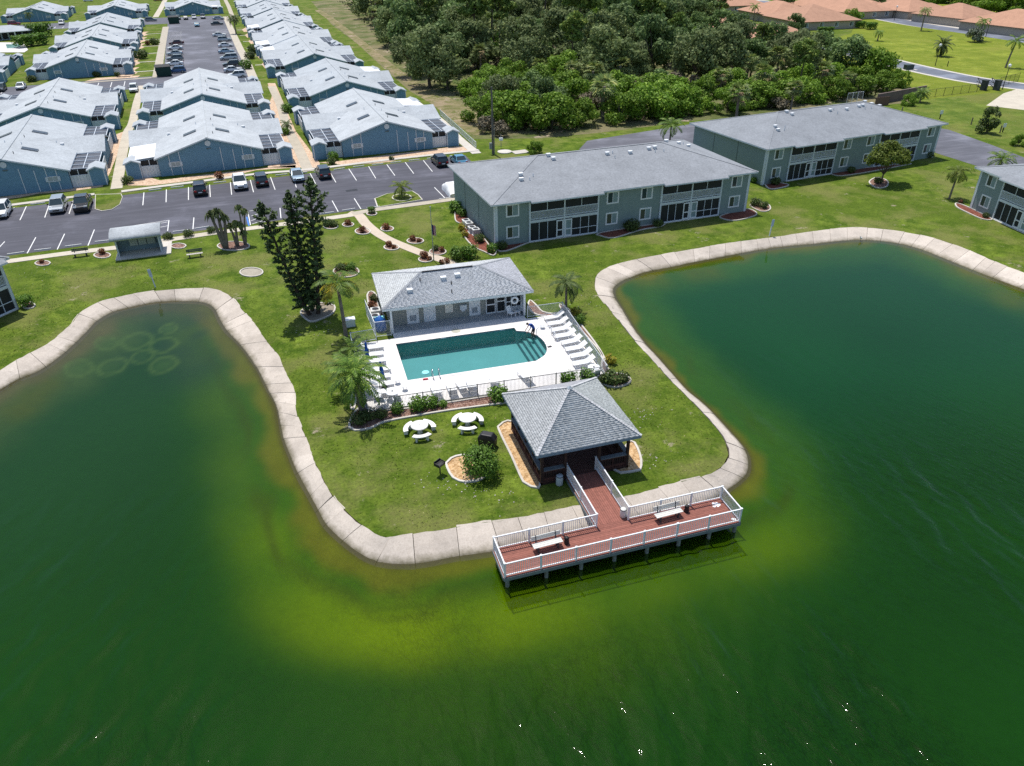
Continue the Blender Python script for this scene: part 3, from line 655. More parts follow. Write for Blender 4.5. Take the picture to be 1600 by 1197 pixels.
bed(((712,345),(722,352),(726,370),(740,386),(757,394),(771,400),(775,392),(765,385),(742,350),(722,325),(712,328)), REDMULCH)
bed(((776,391),(790,393),(822,381),(829,378),(822,376),(776,384)), REDMULCH)
bed(((939,369),(960,372),(1000,360),(1033,354),(1030,350),(939,364)), REDMULCH)
bed(((1128,342),(1150,345),(1182,336),(1166,327),(1128,337)), REDMULCH)
bed(((1196,290),(1205,296),(1228,292),(1229,288),(1196,284)), REDMULCH)
bed(((1308,275),(1340,272),(1395,262),(1420,256),(1308,268)), REDMULCH)
bed(((1172,322),(1182,316),(1200,320),(1203,328),(1190,331)), MULCH)
bed(((1358,285),(1370,278),(1386,283),(1385,292),(1370,294)), MULCH)
bed(((1494,318),(1512,324),(1545,340),(1549,344),(1535,343),(1510,332),(1495,324)), REDMULCH)
for x, y, r in ((545,356,13),(542.5,352,0)): pass
for x, y, rx, ry in ((517,354.5,11,4),(544,351.5,9,3.5),(567,362,12,5),(605,358,10,4),(649,377,13,4.5),(612,387,12,4.5),(665,406,11,4.5),(684,394,13,5),(628,309.5,15,5.5),(581,334.5,8,3),(365,385,25,7),(279,385,12,4),(393,426,18,7),(160,399.5,13,4.5),(67,412,12,4),(45,478,10,5),(541,425,20,9)):
    bed([(x + rx * math.cos(a), y + ry * math.sin(a)) for a in [i * math.pi / 4 for i in range(8)]], MULCH if (x, y) != (393, 426) else concrete('grey_gravel', (.36,.33,.27), .3), 0.14, step=.4)
0 and sheet('worn_ground', spline(PX((1005,690),(1035,700),(1050,725),(1030,740),(1010,735),(1000,715)), .6, True), 0.006, gravel_mat('limestone', [(.17,.19,.05), (.36,.32,.2), (.11,.17,.03), (.45,.42,.34)], 3))
# ------------------------------------------------------------------ shared building materials and pieces
GREYWALL = M('grey_green_stucco', (.22,.285,.28), 0.9, 0.05, 1.0, fine=14, bmp=.15)
BLUEWALL = M('blue_grey_siding', (.155,.285,.395), 0.85, 0.05, 1.0, fine=9)
def shingle(name, col, var=.1, course=True):
    m, nt, b = base_mat(name, 0.9, 0.2); p = wpos(nt)
    c = ramp(nt, noise(nt, p, 0.35, 4, .6), [(.3, sc3(col, 1 - var)), (.7, sc3(col, 1 + var))])
    c = mixc(nt, 1.0, c, ramp(nt, noise(nt, p, 4.2, 2, .8), [(.3, (.84,) * 3), (.7, (1.16,) * 3)]), 'MULTIPLY')
    c = mixc(nt, 1.0, c, ramp(nt, noise(nt, p, 16, 2, .8), [(.3, (.86,) * 3), (.7, (1.14,) * 3)]), 'MULTIPLY')
    oi = nd(nt, 'ShaderNodeObjectInfo'); c = mixc(nt, 1.0, c, ramp(nt, oi.outputs['Random'], [(0, (.93, .94, .95)), (1, (1.05, 1.04, 1.03))]), 'MULTIPLY')
    c = mixc(nt, 1.0, c, ramp(nt, noise(nt, p, .9, 5, .75), [(.34, (.92,) * 3), (.55, (1.02,) * 3)]), 'MULTIPLY')
    nt.links.new(c, b.inputs['Base Color']); bump(nt, b, noise(nt, p, 12, 2), .4, .02)
    MATS[name] = m; return m
ROOF_A = shingle('grey_shingles', (0.245,0.262,0.285)); ROOF_T = shingle('pale_shingles', (0.400,0.430,0.455)); ROOF_RED = shingle('terracotta_shingles', (.43,.245,.165), .08)
GLASS = base_mat('window_glass', 0.08, 0.6)[0]; GLASS.node_tree.nodes['Principled BSDF'].inputs['Base Color'].default_value = (.035,.05,.06,1)
BLIND = M('window_blind', (.22,.30,.31), 0.5, .1, 2, spec=.5)
CURTAIN = M('pale_blind', (.38,.42,.43), 0.6, .1, 2)
AC = M('ac_casing', (.62,.62,.60), 0.5, .06, 4)

def window(parent, u, z, w, h, v=0.0, side='front', sill=True, panes=2, f=.13, gl=None):
    """white framed window standing proud of a wall at depth v"""
    mb = MB(); a, b_ = u - w / 2, u + w / 2
    mb.box(a - f, v - .05, z - f, b_ + f, v + .02, z, 0); mb.box(a - f, v - .05, z + h, b_ + f, v + .02, z + h + f, 0)
    mb.box(a - f, v - .05, z, a, v + .02, z + h, 0); mb.box(b_, v - .05, z, b_ + f, v + .02, z + h, 0)
    for k in range(1, panes):
        x = a + w * k / panes; mb.box(x - .03, v - .035, z, x + .03, v + .02, z + h, 0)
    fr = mb.build('window', WHITE, parent)
    for k in range(panes):
        x0 = a + w * k / panes + .03; x1 = a + w * (k + 1) / panes - .03
        g = MB(); g.box(x0, v - .02, z, x1, v - .005, z + h)
        g.build('pane', gl if (gl and k == panes - 1) else GLASS, fr)
    return fr
def hip_roof(mb, x0, y0, x1, y1, z, zr, m=0, inset=None, th=.18):
    """hip roof slab with fascia edge"""
    half = (y1 - y0) / 2; ins = half if inset is None else inset; yc = (y0 + y1) / 2
    A = [(x0, y0, z), (x1, y0, z), (x1, y1, z), (x0, y1, z)]; r0, r1 = (x0 + ins, yc, zr), (x1 - ins, yc, zr)
    mb.add(A + [r0, r1], [(0, 1, 5, 4), (1, 2, 5), (2, 3, 4, 5), (3, 0, 4)], m)
    lo = [(x, y, z - th) for x, y, _ in A]
    mb.add(A + lo, [(4, 5, 1, 0), (5, 6, 2, 1), (6, 7, 3, 2), (7, 4, 0, 3), (7, 6, 5, 4)], m + 1)
    return mb
def ridge_caps(mb, pts, w=.16, m=0):
    for a, b_ in pts:
        a = Vector(a); b_ = Vector(b_); mb.bar(a + Vector((0, 0, .005)), b_ + Vector((0, 0, .005)), w * 2, .03, m)
def roof_vent(parent, x, y, z, kind):
    if kind == 0:
        mb = MB(); mb.box(-.2, -.16, -.1, .2, .16, .22); mb.box(-.27, -.22, .22, .27, .22, .3); return mb.build('roof_vent', WHITE, parent, loc=(x, y, z))
    mb = MB(); mb.cyl(0, 0, -.15, .35, .05, n=8); return mb.build('vent_pipe', WHITE2 if kind == 1 else DARK, parent, loc=(x, y, z))

def apartment(name, label, corner, rz, segs=((4.2, 13.1), (21.6, 30.3)), W=34.5, D=17.0, nvent=True, flip_doors=False):
    T = thing(name, label, 'apartment building', (corner.x, corner.y, 0), rz)
    H, ZR, OV = 5.25, 7.75, .62
    mb = MB()                                    # wall shell with recesses for the screened porches
    us = [0.0] + [x for s in segs for x in s] + [W]
    rec = 2.2
    for i in range(0, len(us) - 1):
        a, b_ = us[i], us[i + 1]
        inside = any(abs(a - s[0]) < 1e-6 for s in segs)
        v = rec if inside else 0.0
        mb.poly([(a, v, 0), (b_, v, 0), (b_, v, H), (a, v, H)])
        if inside:
            for q in (a, b_): mb.poly([(q, 0, 0), (q, rec, 0), (q, rec, H), (q, 0, H)])
    mb.poly([(0, 0, 0), (0, 0, H), (0, D, H), (0, D, 0)]); mb.poly([(W, 0, 0), (W, D, 0), (W, D, H), (W, 0, H)]); mb.poly([(0, D, 0), (0, D, H), (W, D, H), (W, D, 0)])
    mb.build('wall', GREYWALL, T)
    mb = MB(); hip_roof(mb, -OV, -OV, W + OV, D + OV, H, ZR)
    yc = D / 2; hx = D / 2
    ridge_caps(mb, [((-OV, -OV, H), (hx, yc, ZR)), ((W + OV, -OV, H), (W - hx, yc, ZR)), ((-OV, D + OV, H), (hx, yc, ZR)), ((W + OV, D + OV, H), (W - hx, yc, ZR)), ((hx, yc, ZR), (W - hx, yc, ZR))])
    roof = mb.build('roof', [ROOF_A, WHITE2], T)
    sl_ = (ZR - H) / (D / 2 + OV)
    for a, b_ in segs:                           # the eave runs further down over the porches
        e = .42; z0, z1 = H - sl_ * e, H
        mb = MB(); x0, x1 = a - .05, b_ + .25
        mb.add([(x0, -OV - e, z0), (x1, -OV - e, z0), (x1, -OV + .02, z1 + .012), (x0, -OV + .02, z1 + .012)], [(0, 1, 2, 3)], 0)
        mb.add([(x0, -OV - e, z0), (x1, -OV - e, z0), (x1, -OV - e, z0 - .16), (x0, -OV - e, z0 - .16)], [(3, 2, 1, 0)], 1)
        mb.add([(x0, -OV - e, z0 - .16), (x1, -OV - e, z0 - .16), (x1, .02, H - .3), (x0, .02, H - .3)], [(3, 2, 1, 0)], 1)
        for q in (x0, x1): mb.add([(q, -OV - e, z0), (q, -OV - e, z0 - .16), (q, -OV + .02, z1 - .16), (q, -OV + .02, z1)], [(0, 1, 2, 3)], 1)
        mb.build('porch_eave', [ROOF_A, WHITE2], T)
    zr_at = lambda u, v: H + sl_ * (min(v, D - v) + OV) if min(v, D - v) < min(u, W - u) else H + sl_ * (min(u, W - u) + OV)
    for u, v, k in ((4.6, 3.6, 0), (4.9, 4.6, 0), (5.6, 3.4, 1), (6.3, 4.1, 1), (9.9, 8.1, 0), (10.2, 7.2, 0), (17.5, 7.0, 0), (18.1, 6.0, 1), (18.3, 7.1, 1), (20.6, 6.7, 0), (23.5, 7.1, 0), (24.4, 7.2, 0), (24.0, 6.3, 1), (25.2, 6.2, 1), (27.6, 9.8, 0), (30.1, 10.6, 0), (31.2, 9.9, 0), (31.0, 10.9, 1), (31.8, 10.4, 1)):
        roof_vent(T, u, v, zr_at(u, v), k)
    for u in (0, W):
        mb = MB(); mb.box(u - .03 if u == 0 else u - .32, -.035, 0, u + .32 if u == 0 else u + .03, -.004, H - .2); mb.box(u - .035 if u == 0 else u + .004, -.035, 0, u - .004 if u == 0 else u + .035, .35, H - .2)
        mb.build('corner_trim', WHITE2, T)
    for u_, v_ in ((-.03, 6.2), (W + .003, 6.2), (-.03, 11.8 if D > 12 else 8.4)): mb = MB(); mb.box(u_, v_, .1, u_ + .027, v_ + .1, H - .2); mb.build('wall_joint_strip', M('dark_trim', (.12,.15,.15)), T)  # strips in a plain darker grey-green trim colour
    for u in (2.15, W - 2.0): 
        for z in (.95, 3.55): window(T, u, z, 1.3, 1.2, gl=BLIND, f=.17)
    if len(segs) == 2:
        for u in (15.0, 19.6):
            for z in (.95, 3.55): window(T, u, z, 1.3, 1.2, gl=BLIND, f=.17)
    for a, b_ in segs:
        mid = (a + b_) / 2
        # slab, floor edge and posts
        mb = MB(); mb.box(a - .05, -.25, 0, b_ + .05, rec, .06); mb.build('porch_slab', KERB, T)
        mb = MB(); mb.box(a - .02, -.16, 2.42, b_ + .02, rec, 2.66); mb.build('balcony_floor', WHITE2, T)
        for u in (a + .06, mid, b_ - .06):
            mb = MB(); mb.box(u - .08, -.18, .06, u + .08, -.04, 2.42); mb.box(u - .08, -.18, 2.66, u + .08, -.04, H - .28); mb.build('porch_post', WHITE2, T)
        for (x0, x1) in ((a + .14, mid - .08), (mid + .08, b_ - .14)):
            # upper: balustrade and two screens
            mb = MB(); mb.box(x0, -.15, 3.64, x1, -.07, 3.72); mb.box(x0, -.15, 2.76, x1, -.07, 2.84); mb.build('balcony_rail', WHITE2, T)
            mb = MB(); n = int((x1 - x0) / .13)
            for k in range(n): x = x0 + (k + .5) * (x1 - x0) / n; mb.box(x - .028, -.13, 2.84, x + .028, -.09, 3.64)
            stuff(mb.build('balusters', WHITE2, T))
            xm = (x0 + x1) / 2
            mb = MB(); mb.box(xm - .035, -.14, 3.72, xm + .035, -.08, H - .28); mb.box(x0, -.14, H - .36, x1, -.08, H - .28); mb.build('screen_mullion', WHITE2, T)
            for q0, q1 in ((x0, xm - .035), (xm + .035, x1)):
                mb = MB(); mb.box(q0, -.065, 2.84, q1, -.055, H - .3); mb.build('screen_panel', SCREEN, T)
            # lower: narrow screens beside a door at the middle post
            left = x0 < mid - 1 and x1 < mid
            dx0, dx1 = (x1 - .95, x1) if left else (x0, x0 + .95)
            sx0, sx1 = (x0, dx0) if left else (dx1, x1)
            k = 3
            for j in range(k):
                q0 = sx0 + (sx1 - sx0) * j / k + .03; q1 = sx0 + (sx1 - sx0) * (j + 1) / k - .03
                mb = MB(); mb.box(q0, -.065, .14, q1, -.055, 2.4); mb.build('screen_panel', SCREEN, T)
            mb = MB()
            for j in range(1, k): x = sx0 + (sx1 - sx0) * j / k; mb.box(x - .03, -.14, .14, x + .03, -.08, 2.4)
            mb.box(sx0, -.14, .06, sx1, -.08, .18); mb.box(sx0, -.14, 2.34, sx1, -.08, 2.42)
            if not left: mb.box(sx0, -.135, .95, sx1, -.085, 1.02)
            mb.build('screen_frame', WHITE2, T)
            mb = MB(); mb.box(dx0 + .02, -.17, .1, dx0 + .16, -.09, 2.3); mb.box(dx1 - .16, -.17, .1, dx1 - .02, -.09, 2.3); mb.box(dx0 + .16, -.17, 2.16, dx1 - .16, -.09, 2.3); mb.box(dx0 + .16, -.17, .1, dx1 - .16, -.09, .32); mb.box(dx0 + .16, -.17, 1.0, dx1 - .16, -.09, 1.12)
            d = mb.build('screen_door', WHITE, T)
            mb = MB(); mb.box(dx0 + .16, -.1, .32, dx1 - .16, -.09, 2.16); mb.build('door_screen', SCREEN if left else BLIND, d)
        for s, x in ((-1, a), (1, b_)):
            mb = MB(); mb.box(x - .055, -.14, .06, x + .055, -.02, H - .3); mb.build('porch_jamb', WHITE2, T)
    # floor plate behind so that nothing shows through
    return T
pa = Vector((21.98, 79.27, 0)); apartment('apartment_building', 'grey-green two-storey apartment building with its whole front in view behind the pool house', pa, R(2.97))
apartment('apartment_building', 'grey-green two-storey apartment building with a leafy tree in front and cars park beyond', Vector((64.9, 90.2, 0)), R(7.05), segs=((4.25, 12.9), (21.3, 29.7)), W=34.2)
apartment('apartment_building', 'grey-green apartment building cut by the right edge, beside the palm', Vector((84.65, 72.73, 0)), R(-96.6), segs=((4.2, 12.9), (21.3, 29.7)), W=34)
pc = G(29, 481.5); pc2 = G(1.4, 411.4)
apartment('apartment_building', 'corner of a two-storey apartment building cut by the left edge', pc + Vector((-30.3 * math.cos(R(50)), -30.3 * math.sin(R(50)), 0)), R(50), W=30.3, segs=((21.3, 30.1),), D=10)

# ------------------------------------------------------------------ blue-grey villas in rows
def villa():
    T = thing('villa', 'x', 'villa', group='rows of blue-grey villas')
    Wd, Ld, E, ZR, OV = 7.55, 30.0, 2.75, 5.2, .45
    sl_ = (ZR - E) / (Wd + OV)
    zf = lambda x: ZR - sl_ * abs(x)
    mb = MB()
    for y in (0.0, Ld): mb.poly([(-Wd, y, 0), (Wd, y, 0), (Wd, y, zf(Wd) - .1), (0, y, ZR - .1), (-Wd, y, zf(Wd) - .1)])
    for x in (-Wd, Wd): mb.poly([(x, 0, 0), (x, Ld, 0), (x, Ld, zf(Wd) - .1), (x, 0, zf(Wd) - .1)])
    mb.build('wall', BLUEWALL, T)
    mb = MB(); y0, y1, X = -OV, Ld + OV, Wd + OV
    mb.add([(-X, y0, E), (0, y0, ZR), (X, y0, E), (-X, y1, E), (0, y1, ZR), (X, y1, E)], [(0, 1, 4, 3), (1, 2, 5, 4)], 0)
    for y in (y0, y1):
        mb.add([(-X, y, E), (0, y, ZR), (X, y, E), (-X, y, E - .2), (0, y, ZR - .2), (X, y, E - .2)], [(0, 3, 4, 1), (1, 4, 5, 2)], 1)
        mb.add([(-X, y, E - .2), (0, y, ZR - .2), (X, y, E - .2), (-X, y + (.4 if y < 0 else -.4), E - .2), (0, y + (.4 if y < 0 else -.4), ZR - .2), (X, y + (.4 if y < 0 else -.4), E - .2)], [(0, 1, 4, 3), (1, 2, 5, 4)], 1)
    for x in (-X, X): mb.add([(x, y0, E), (x, y1, E), (x, y1, E - .2), (x, y0, E - .2)], [(0, 1, 2, 3)], 1)
    roof = mb.build('roof', [ROOF_T, WHITE2], T)
    mb = MB(); mb.bar((0, y0, ZR + .01), (0, y1, ZR + .01), .34, .06); mb.build('ridge_cap', ROOF_T, roof)
    sk = M('skylight_glass', (.03,.034,.04), 0.25, .1, 2, spec=.5); skf = M('skylight_frame', (.16,.18,.2), .5)
    for x in (-2.45, 2.45):
        for y in (7.2, 18.6):
            zz = zf(x); s = 1 if x > 0 else -1; a = math.atan(sl_) * -s
            mb = MB(); mb.box(-1.05, -.62, 0, 1.05, .62, .16, 1); mb.box(-.98, -.55, .16, .98, .55, .17, 0)
            o = mb.build('skylight', [sk, skf], roof); o.location = (x, y, zz - .02); o.rotation_euler = (0, -a, 0)
    for x, y, k in ((1.2, 9.5, 1), (1.0, 3.5, 2), (-1.4, 12, 1), (5.6, 16.2, 0), (5.9, 13.2, 0), (-5.8, 16.4, 0), (-5.9, 12.5, 0), (1.0, 14, 2), (5.1, 14, 1)): roof_vent(T, x, y, zf(x), k)
    # side wings with cross gables
    for s in (-1, 1):
        mb = MB(); xo = s * 12.0; ya, yb = 10.2, 20.2; yc = (ya + yb) / 2; zr = 4.05; ze = 2.55
        xi = s * (ZR - zr) / sl_; xe = s * Wd
        mb.add([(xi, yc, zr + .02), (xo, yc, zr), (xo, ya, ze), (s * Wd, ya, ze + .05), (xo, yb, ze), (s * Wd, yb, ze + .05)], [(0, 1, 2, 3), (0, 5, 4, 1)] if s > 0 else [(3, 2, 1, 0), (1, 4, 5, 0)], 0)
        mb.add([(xo, ya, ze), (xo, yc, zr), (xo, yb, ze), (xo, ya, ze - .18), (xo, yc, zr - .18), (xo, yb, ze - .18)], [(0, 1, 4, 3), (1, 2, 5, 4)], 1)
        mb.add([(s * Wd, ya, ze + .05), (xo, ya, ze), (xo, ya, ze - .18), (s * Wd, ya, ze - .13)], [(0, 1, 2, 3)], 1)
        mb.build('wing_roof', [ROOF_T, WHITE2], T)
        x1 = s * 11.6
        mb = MB(); a, b_ = ya + .35, yb - .35
        mb.poly([(x1, a, 0), (x1, b_, 0), (x1, b_, ze - .1), (x1, yc, zr - .25), (x1, a, ze - .1)]); mb.poly([(s * Wd, a, 0), (x1, a, 0), (x1, a, ze - .1), (s * Wd, a, ze - .1)]); mb.poly([(s * Wd, b_, 0), (x1, b_, 0), (x1, b_, ze - .1), (s * Wd, b_, ze - .1)])
        mb.build('wing_wall', BLUEWALL, T)
        # screened courts front and back, with a gabled store at each outer corner
        for fb in (0, 1):
            f = (lambda y: y) if fb == 0 else (lambda y: Ld - y)
            P = lambda x, y: (s * x, f(y))
            xi_, xo_ = 7.62, 11.5
            mb = MB()
            for k in range(5):
                y = .9 + k * 2.25; a = P(xi_, y); c = P(xo_, y); mb.bar((*a, 2.6), (*c, 2.42), .09, .1)
            for x in (xi_ + .05, 9.55, xo_): mb.bar((*P(x, .9), 2.52), (*P(x, 9.9), 2.52), .09, .1)
            mb.build('court_roof_frame', WHITE2, T)
            mb = MB()
            for k in range(4):
                for x0, x1_ in ((xi_ + .1, 9.5), (9.6, xo_ - .05)):
                    a = P(x0, .95 + k * 2.25); c = P(x1_, 3.1 + k * 2.25)
                    q = [(min(a[0], c[0]), min(a[1], c[1])), (max(a[0], c[0]), max(a[1], c[1]))]
                    mb.box(q[0][0], q[0][1], 2.43, q[1][0], q[1][1], 2.45)
            mb.build('court_screen_roof', M('court_screen', (.075,.085,.105), .6, .2, 1), T)
            mb = MB(); a = P(xi_, .35); c = P(10.1, .5)
            mb.box(min(a[0], c[0]), min(a[1], c[1]), 0, max(a[0], c[0]), max(a[1], c[1]), 1.75)
            for k in range(1, 6):
                x = xi_ + k * .42; q = P(x, .32 if fb == 0 else .32); mb.box(q[0] - .02, q[1] - .02, .05, q[0] + .02, q[1] + .02, 1.72)
            mb.build('court_fence', WHITE2, T)
            mb = MB(); a = P(xi_ + .1, .55); c = P(10.0, .6); mb.box(min(a[0], c[0]), min(a[1], c[1]), 1.78, max(a[0], c[0]), max(a[1], c[1]), 2.4); mb.build('court_opening', DARK, T)
            mb = MB()
            for x in (xi_ + .05, 8.8, 10.05): q = P(x, .5); mb.box(q[0] - .05, q[1] - .1, 1.75, q[0] + .05, q[1] + .02, 2.45)
            mb.build('court_post', WHITE2, T)
            mb = MB(); a = P(11.62, 3.2); c = P(11.72, 10.0); mb.box(min(a[0], c[0]), min(a[1], c[1]), 0, max(a[0], c[0]), max(a[1], c[1]), 1.9); mb.build('side_fence', WHITE2, T)
            st_ = MB(); a = P(10.15, .1); c = P(12.2, 3.0); x0, x1_ = min(a[0], c[0]), max(a[0], c[0]); y0_, y1_ = min(a[1], c[1]), max(a[1], c[1]); xm = (x0 + x1_) / 2
            for y in (y0_, y1_): st_.poly([(x0, y, 0), (x1_, y, 0), (x1_, y, 2.35), (xm, y, 2.75), (x0, y, 2.35)])
            for x in (x0, x1_): st_.poly([(x, y0_, 0), (x, y1_, 0), (x, y1_, 2.35), (x, y0_, 2.35)])
            so_b = st_.build('store', BLUEWALL, T)
            rf = MB(); o_ = .22
            rf.add([(x0 - o_, y0_ - o_, 2.38), (xm, y0_ - o_, 2.86), (x1_ + o_, y0_ - o_, 2.38), (x0 - o_, y1_ + o_, 2.38), (xm, y1_ + o_, 2.86), (x1_ + o_, y1_ + o_, 2.38)], [(0, 1, 4, 3), (1, 2, 5, 4)], 0)
            for y in (y0_ - o_, y1_ + o_): rf.add([(x0 - o_, y, 2.38), (xm, y, 2.86), (x1_ + o_, y, 2.38), (x0 - o_, y, 2.2), (xm, y, 2.68), (x1_ + o_, y, 2.2)], [(0, 3, 4, 1), (1, 4, 5, 2)], 1)
            rf.build('store_roof', [ROOF_T, WHITE2], so_b)
            
            for q_ in (x0 - .02, x1_ - .1): tr = MB(); tr.box(q_, y0_ - .02, 0, q_ + .12, y0_ + .1, 2.3); tr.build('store_trim', WHITE2, so_b)
    # gable ends: round vent, trim strips, shuttered windows
    for y, d in ((0, -1), (Ld, 1)):
        mb = MB(); n = 14
        vs = [(.42 * math.cos(2 * math.pi * k / n), y + d * (.03 if j == 0 else .09), 4.28 + .42 * math.sin(2 * math.pi * k / n)) for j in (0, 1) for k in range(n)]
        mb.add(vs, [tuple(range(n, 2 * n)), tuple(range(n - 1, -1, -1))] + [(k, (k + 1) % n, n + (k + 1) % n, n + k) for k in range(n)]); mb.build('gable_vent', WHITE2, T)
        mb = MB(); mb.box(-.3, y + d * .04 - .03, 3.45, .3, y + d * .04 + .03, 3.62); mb.build('wall_louvre', M('dark_trim'), T)
        for x in (-5.9, -4.4, 1.6, 3.4, 4.8, 6.1): h = zf(x) - .35; mb = MB(); mb.box(x - .05, y + d * .035 - .03, .05, x + .05, y + d * .035 + .03, h if abs(x) > 4 else h * .82); mb.build('trim_strip', WHITE2, T)
        for x in (-5.15, 5.45):
            mb = MB(); v = y + d * .06
            mb.box(x - .95, v - .05, 1.35, x - .62, v + .05, 2.0); mb.box(x + .62, v - .05, 1.35, x + .95, v + .05, 2.0); mb.box(x - .62, v - .05, 1.28, x + .62, v + .05, 1.38); mb.box(x - .62, v - .05, 1.97, x + .62, v + .05, 2.06); mb.box(x - .04, v - .05, 1.38, x + .04, v + .05, 1.97)
            w_ = mb.build('window', WHITE2, T)
            for q in (-1, 1): g_ = MB(); g_.box(x + (-.62 if q < 0 else .04), v - .03, 1.38, x + (-.04 if q < 0 else .62), v + .03, 1.97); g_.build('pane', CURTAIN if d < 0 else GLASS, w_)
    return T
VP = villa()
VILLAS = [  # gable foot x, y, length, turn, label
 (-10.9, 124.1, 30.0, 3.8, 'blue-grey villa facing the car park, between two garden walks, third skylit roof behind it'),
 (16.85, 126.0, 30.8, 3.0, 'blue-grey villa facing the car park nearest the woods and white ramp rail'),
 (-37.9, 120.7, 30.8, 5.0, 'blue-grey villa facing the car park at the left edge behind the silver cars'),
 (-13.3, 162.0, 32.8, 3.7, 'villa directly behind the middle front villa, backing onto the far car park'),
 (14.9, 166.3, 33.0, 2.4, 'villa by the woods, second from the near car park in its row'),
 (-41.1, 159.6, 32.2, 4.8, 'villa behind the left front villa, backing onto the cross road'),
 (11.5, 209.4, 39.8, 2.4, 'villa by the woods, third from the near car park in its row'),
 (9.3, 250.4, 43.0, 2.4, 'villa by the woods, fourth from the near car park in its row'),
 (7.0, 298.6, 42.0, 2.3, 'villa by the woods, fifth from the near car park in its row'),
 (4.8, 345.0, 38.6, 2.6, 'villa by the woods, sixth from the near car park in its row'),
 (2.8, 389.0, 38.6, 2.6, 'villa by the woods, farthest of its row at the top edge'),
 (-46.5, 227.3, 35.0, 5.0, 'villa left of the far car park, nearest the cross road, blue gable in full view'),
 (-49.9, 271.4, 35.8, 4.6, 'villa left of the far car park, second from the cross road'),
 (-53.6, 314.7, 38.0, 4.7, 'villa left of the far car park, third from the cross road'),
 (-91.0, 388.3, 38.0, 4.6, 'villa at the top left corner with a palm before its gable'),
 (-58.9, 387.0, 38.0, 4.6, 'villa at the top edge, dark tree before its gable'),
 (-27.8, 391.5, 38.0, 4.0, 'villa closing the head of the far car park behind parked cars'),
 (-76.0, 225.0, 34.0, 5.0, 'villa cut by the left edge, only its right court and stores in view')]
for i, (x, y, ln, a, lab) in enumerate(VILLAS):
    v = place(VP, i, (x, y, 0), R(a), lab, 'rows of blue-grey villas', (1, ln / 30.0, 1))
# white solid canopies over some courts
for vx, vy, a, s, y0, y1 in ((-10.9, 124.1, 3.8, -1, .8, 9.8), (16.85, 126.0, 3.0, 1, 22.5, 30), (14.9, 166.3, 2.4, 1, 25, 33), (7.0, 298.6, 2.3, -1, 2, 12), (9.3, 250.4, 2.4, -1, 2, 12), (11.5, 209.4, 2.4, -1, 28, 38), (-27.8, 391.5, 4, 1, 2, 10), (16.85,126,3,-1,40,40.5)):
    if y1 > 40 : continue
    mb = MB(); x0, x1 = (7.9, 11.8) if s > 0 else (-11.8, -7.9)
    mb.add([(x0, y0, 2.55 if s < 0 else 2.8), (x1, y0, 2.8 if s < 0 else 2.55), (x1, y1, 2.8 if s < 0 else 2.55), (x0, y1, 2.55 if s < 0 else 2.8)], [(0, 1, 2, 3)])
    o = mb.build('court_canopy', WHITE, loc=(vx, vy, .06), rz=R(a)); o.modifiers.new('s', 'SOLIDIFY').thickness = .1
    vl = min((c for c in bpy.data.objects if c.get('category') == 'villa'), key=lambda c: (c.location.x - vx) ** 2 + (c.location.y - vy) ** 2)
    o.location = (0, 0, .06); o.rotation_euler = (0, 0, 0); o.parent = vl; o.scale = (1, 1 / vl.scale.y, 1)
# ------------------------------------------------------------------ pool deck and pool
DECK = concrete('pool_deck', (.66,.645,.635), 0.13)
z1m = lambda x, y: G(540 + .2005 * x, 390 + .2005 * y)
zd = 0.06
pool = [Vector((6.85, 59.15, 0)), Vector((17.95, 58.85, 0))]
cx_, cy_ = 18.0, 55.6
arc = [Vector((18.05 + 1.65 * math.cos(t), 55.35 + 2.7 * math.sin(t), 0)) for t in [R(70 - 140 * k / 10) for k in range(11)]]
pool_out = [Vector((6.85, 59.15, 0)), Vector((17.95, 58.85, 0)), Vector((17.95, 58.2, 0))] + arc + [Vector((17.9, 52.35, 0)), Vector((6.75, 52.6, 0))]
deck_pts = [Vector((3.2, 60.3, 0)), Vector((6.9, 60.3, 0)), Vector((6.9, 62.7, 0)), Vector((19.6, 62.3, 0)), Vector((19.6, 60.3, 0)), Vector((23.2, 60.3, 0)), Vector((22.5, 47.9, 0)), Vector((3.0, 48.9, 0))]
deck = sheet('pool_deck', deck_pts, zd, DECK, [pool_out], thick=.06)
def rim(poly, d):
    n = len(poly); out = []
    for i in range(n):
        t = (poly[(i + 1) % n] - poly[i - 1]).normalized(); out.append(poly[i] + Vector((t.y, -t.x, 0)) * -d)
    return out
cop = rim(pool_out, .32)
mb = MB(); n = len(pool_out)
vs = [(p.x, p.y, zd + .02) for p in pool_out] + [(p.x, p.y, zd + .02) for p in cop] + [(p.x, p.y, zd + .001) for p in cop]
mb.add(vs, [f for i in range(n) for f in ((i, (i + 1) % n, n + (i + 1) % n, n + i), (n + i, n + (i + 1) % n, 2 * n + (i + 1) % n, 2 * n + i))])
mb.build('coping', concrete('coping_concrete', (.74,.70,.69), .06), deck)
mb = MB(); PB = -1.35
lo = [(p.x, p.y, PB) for p in pool_out]; hi = [(p.x, p.y, zd + .02) for p in pool_out]
mb.add(hi + lo, [(i, n + i, n + (i + 1) % n, (i + 1) % n) for i in range(n)])
plaster = concrete('pool_plaster', (.20,.35,.37), .06)
mb.build('pool_basin', plaster, deck)
mb = MB(); mb.add(lo, [tuple(range(n))[::-1]]); mb.build('pool_floor', plaster, deck)
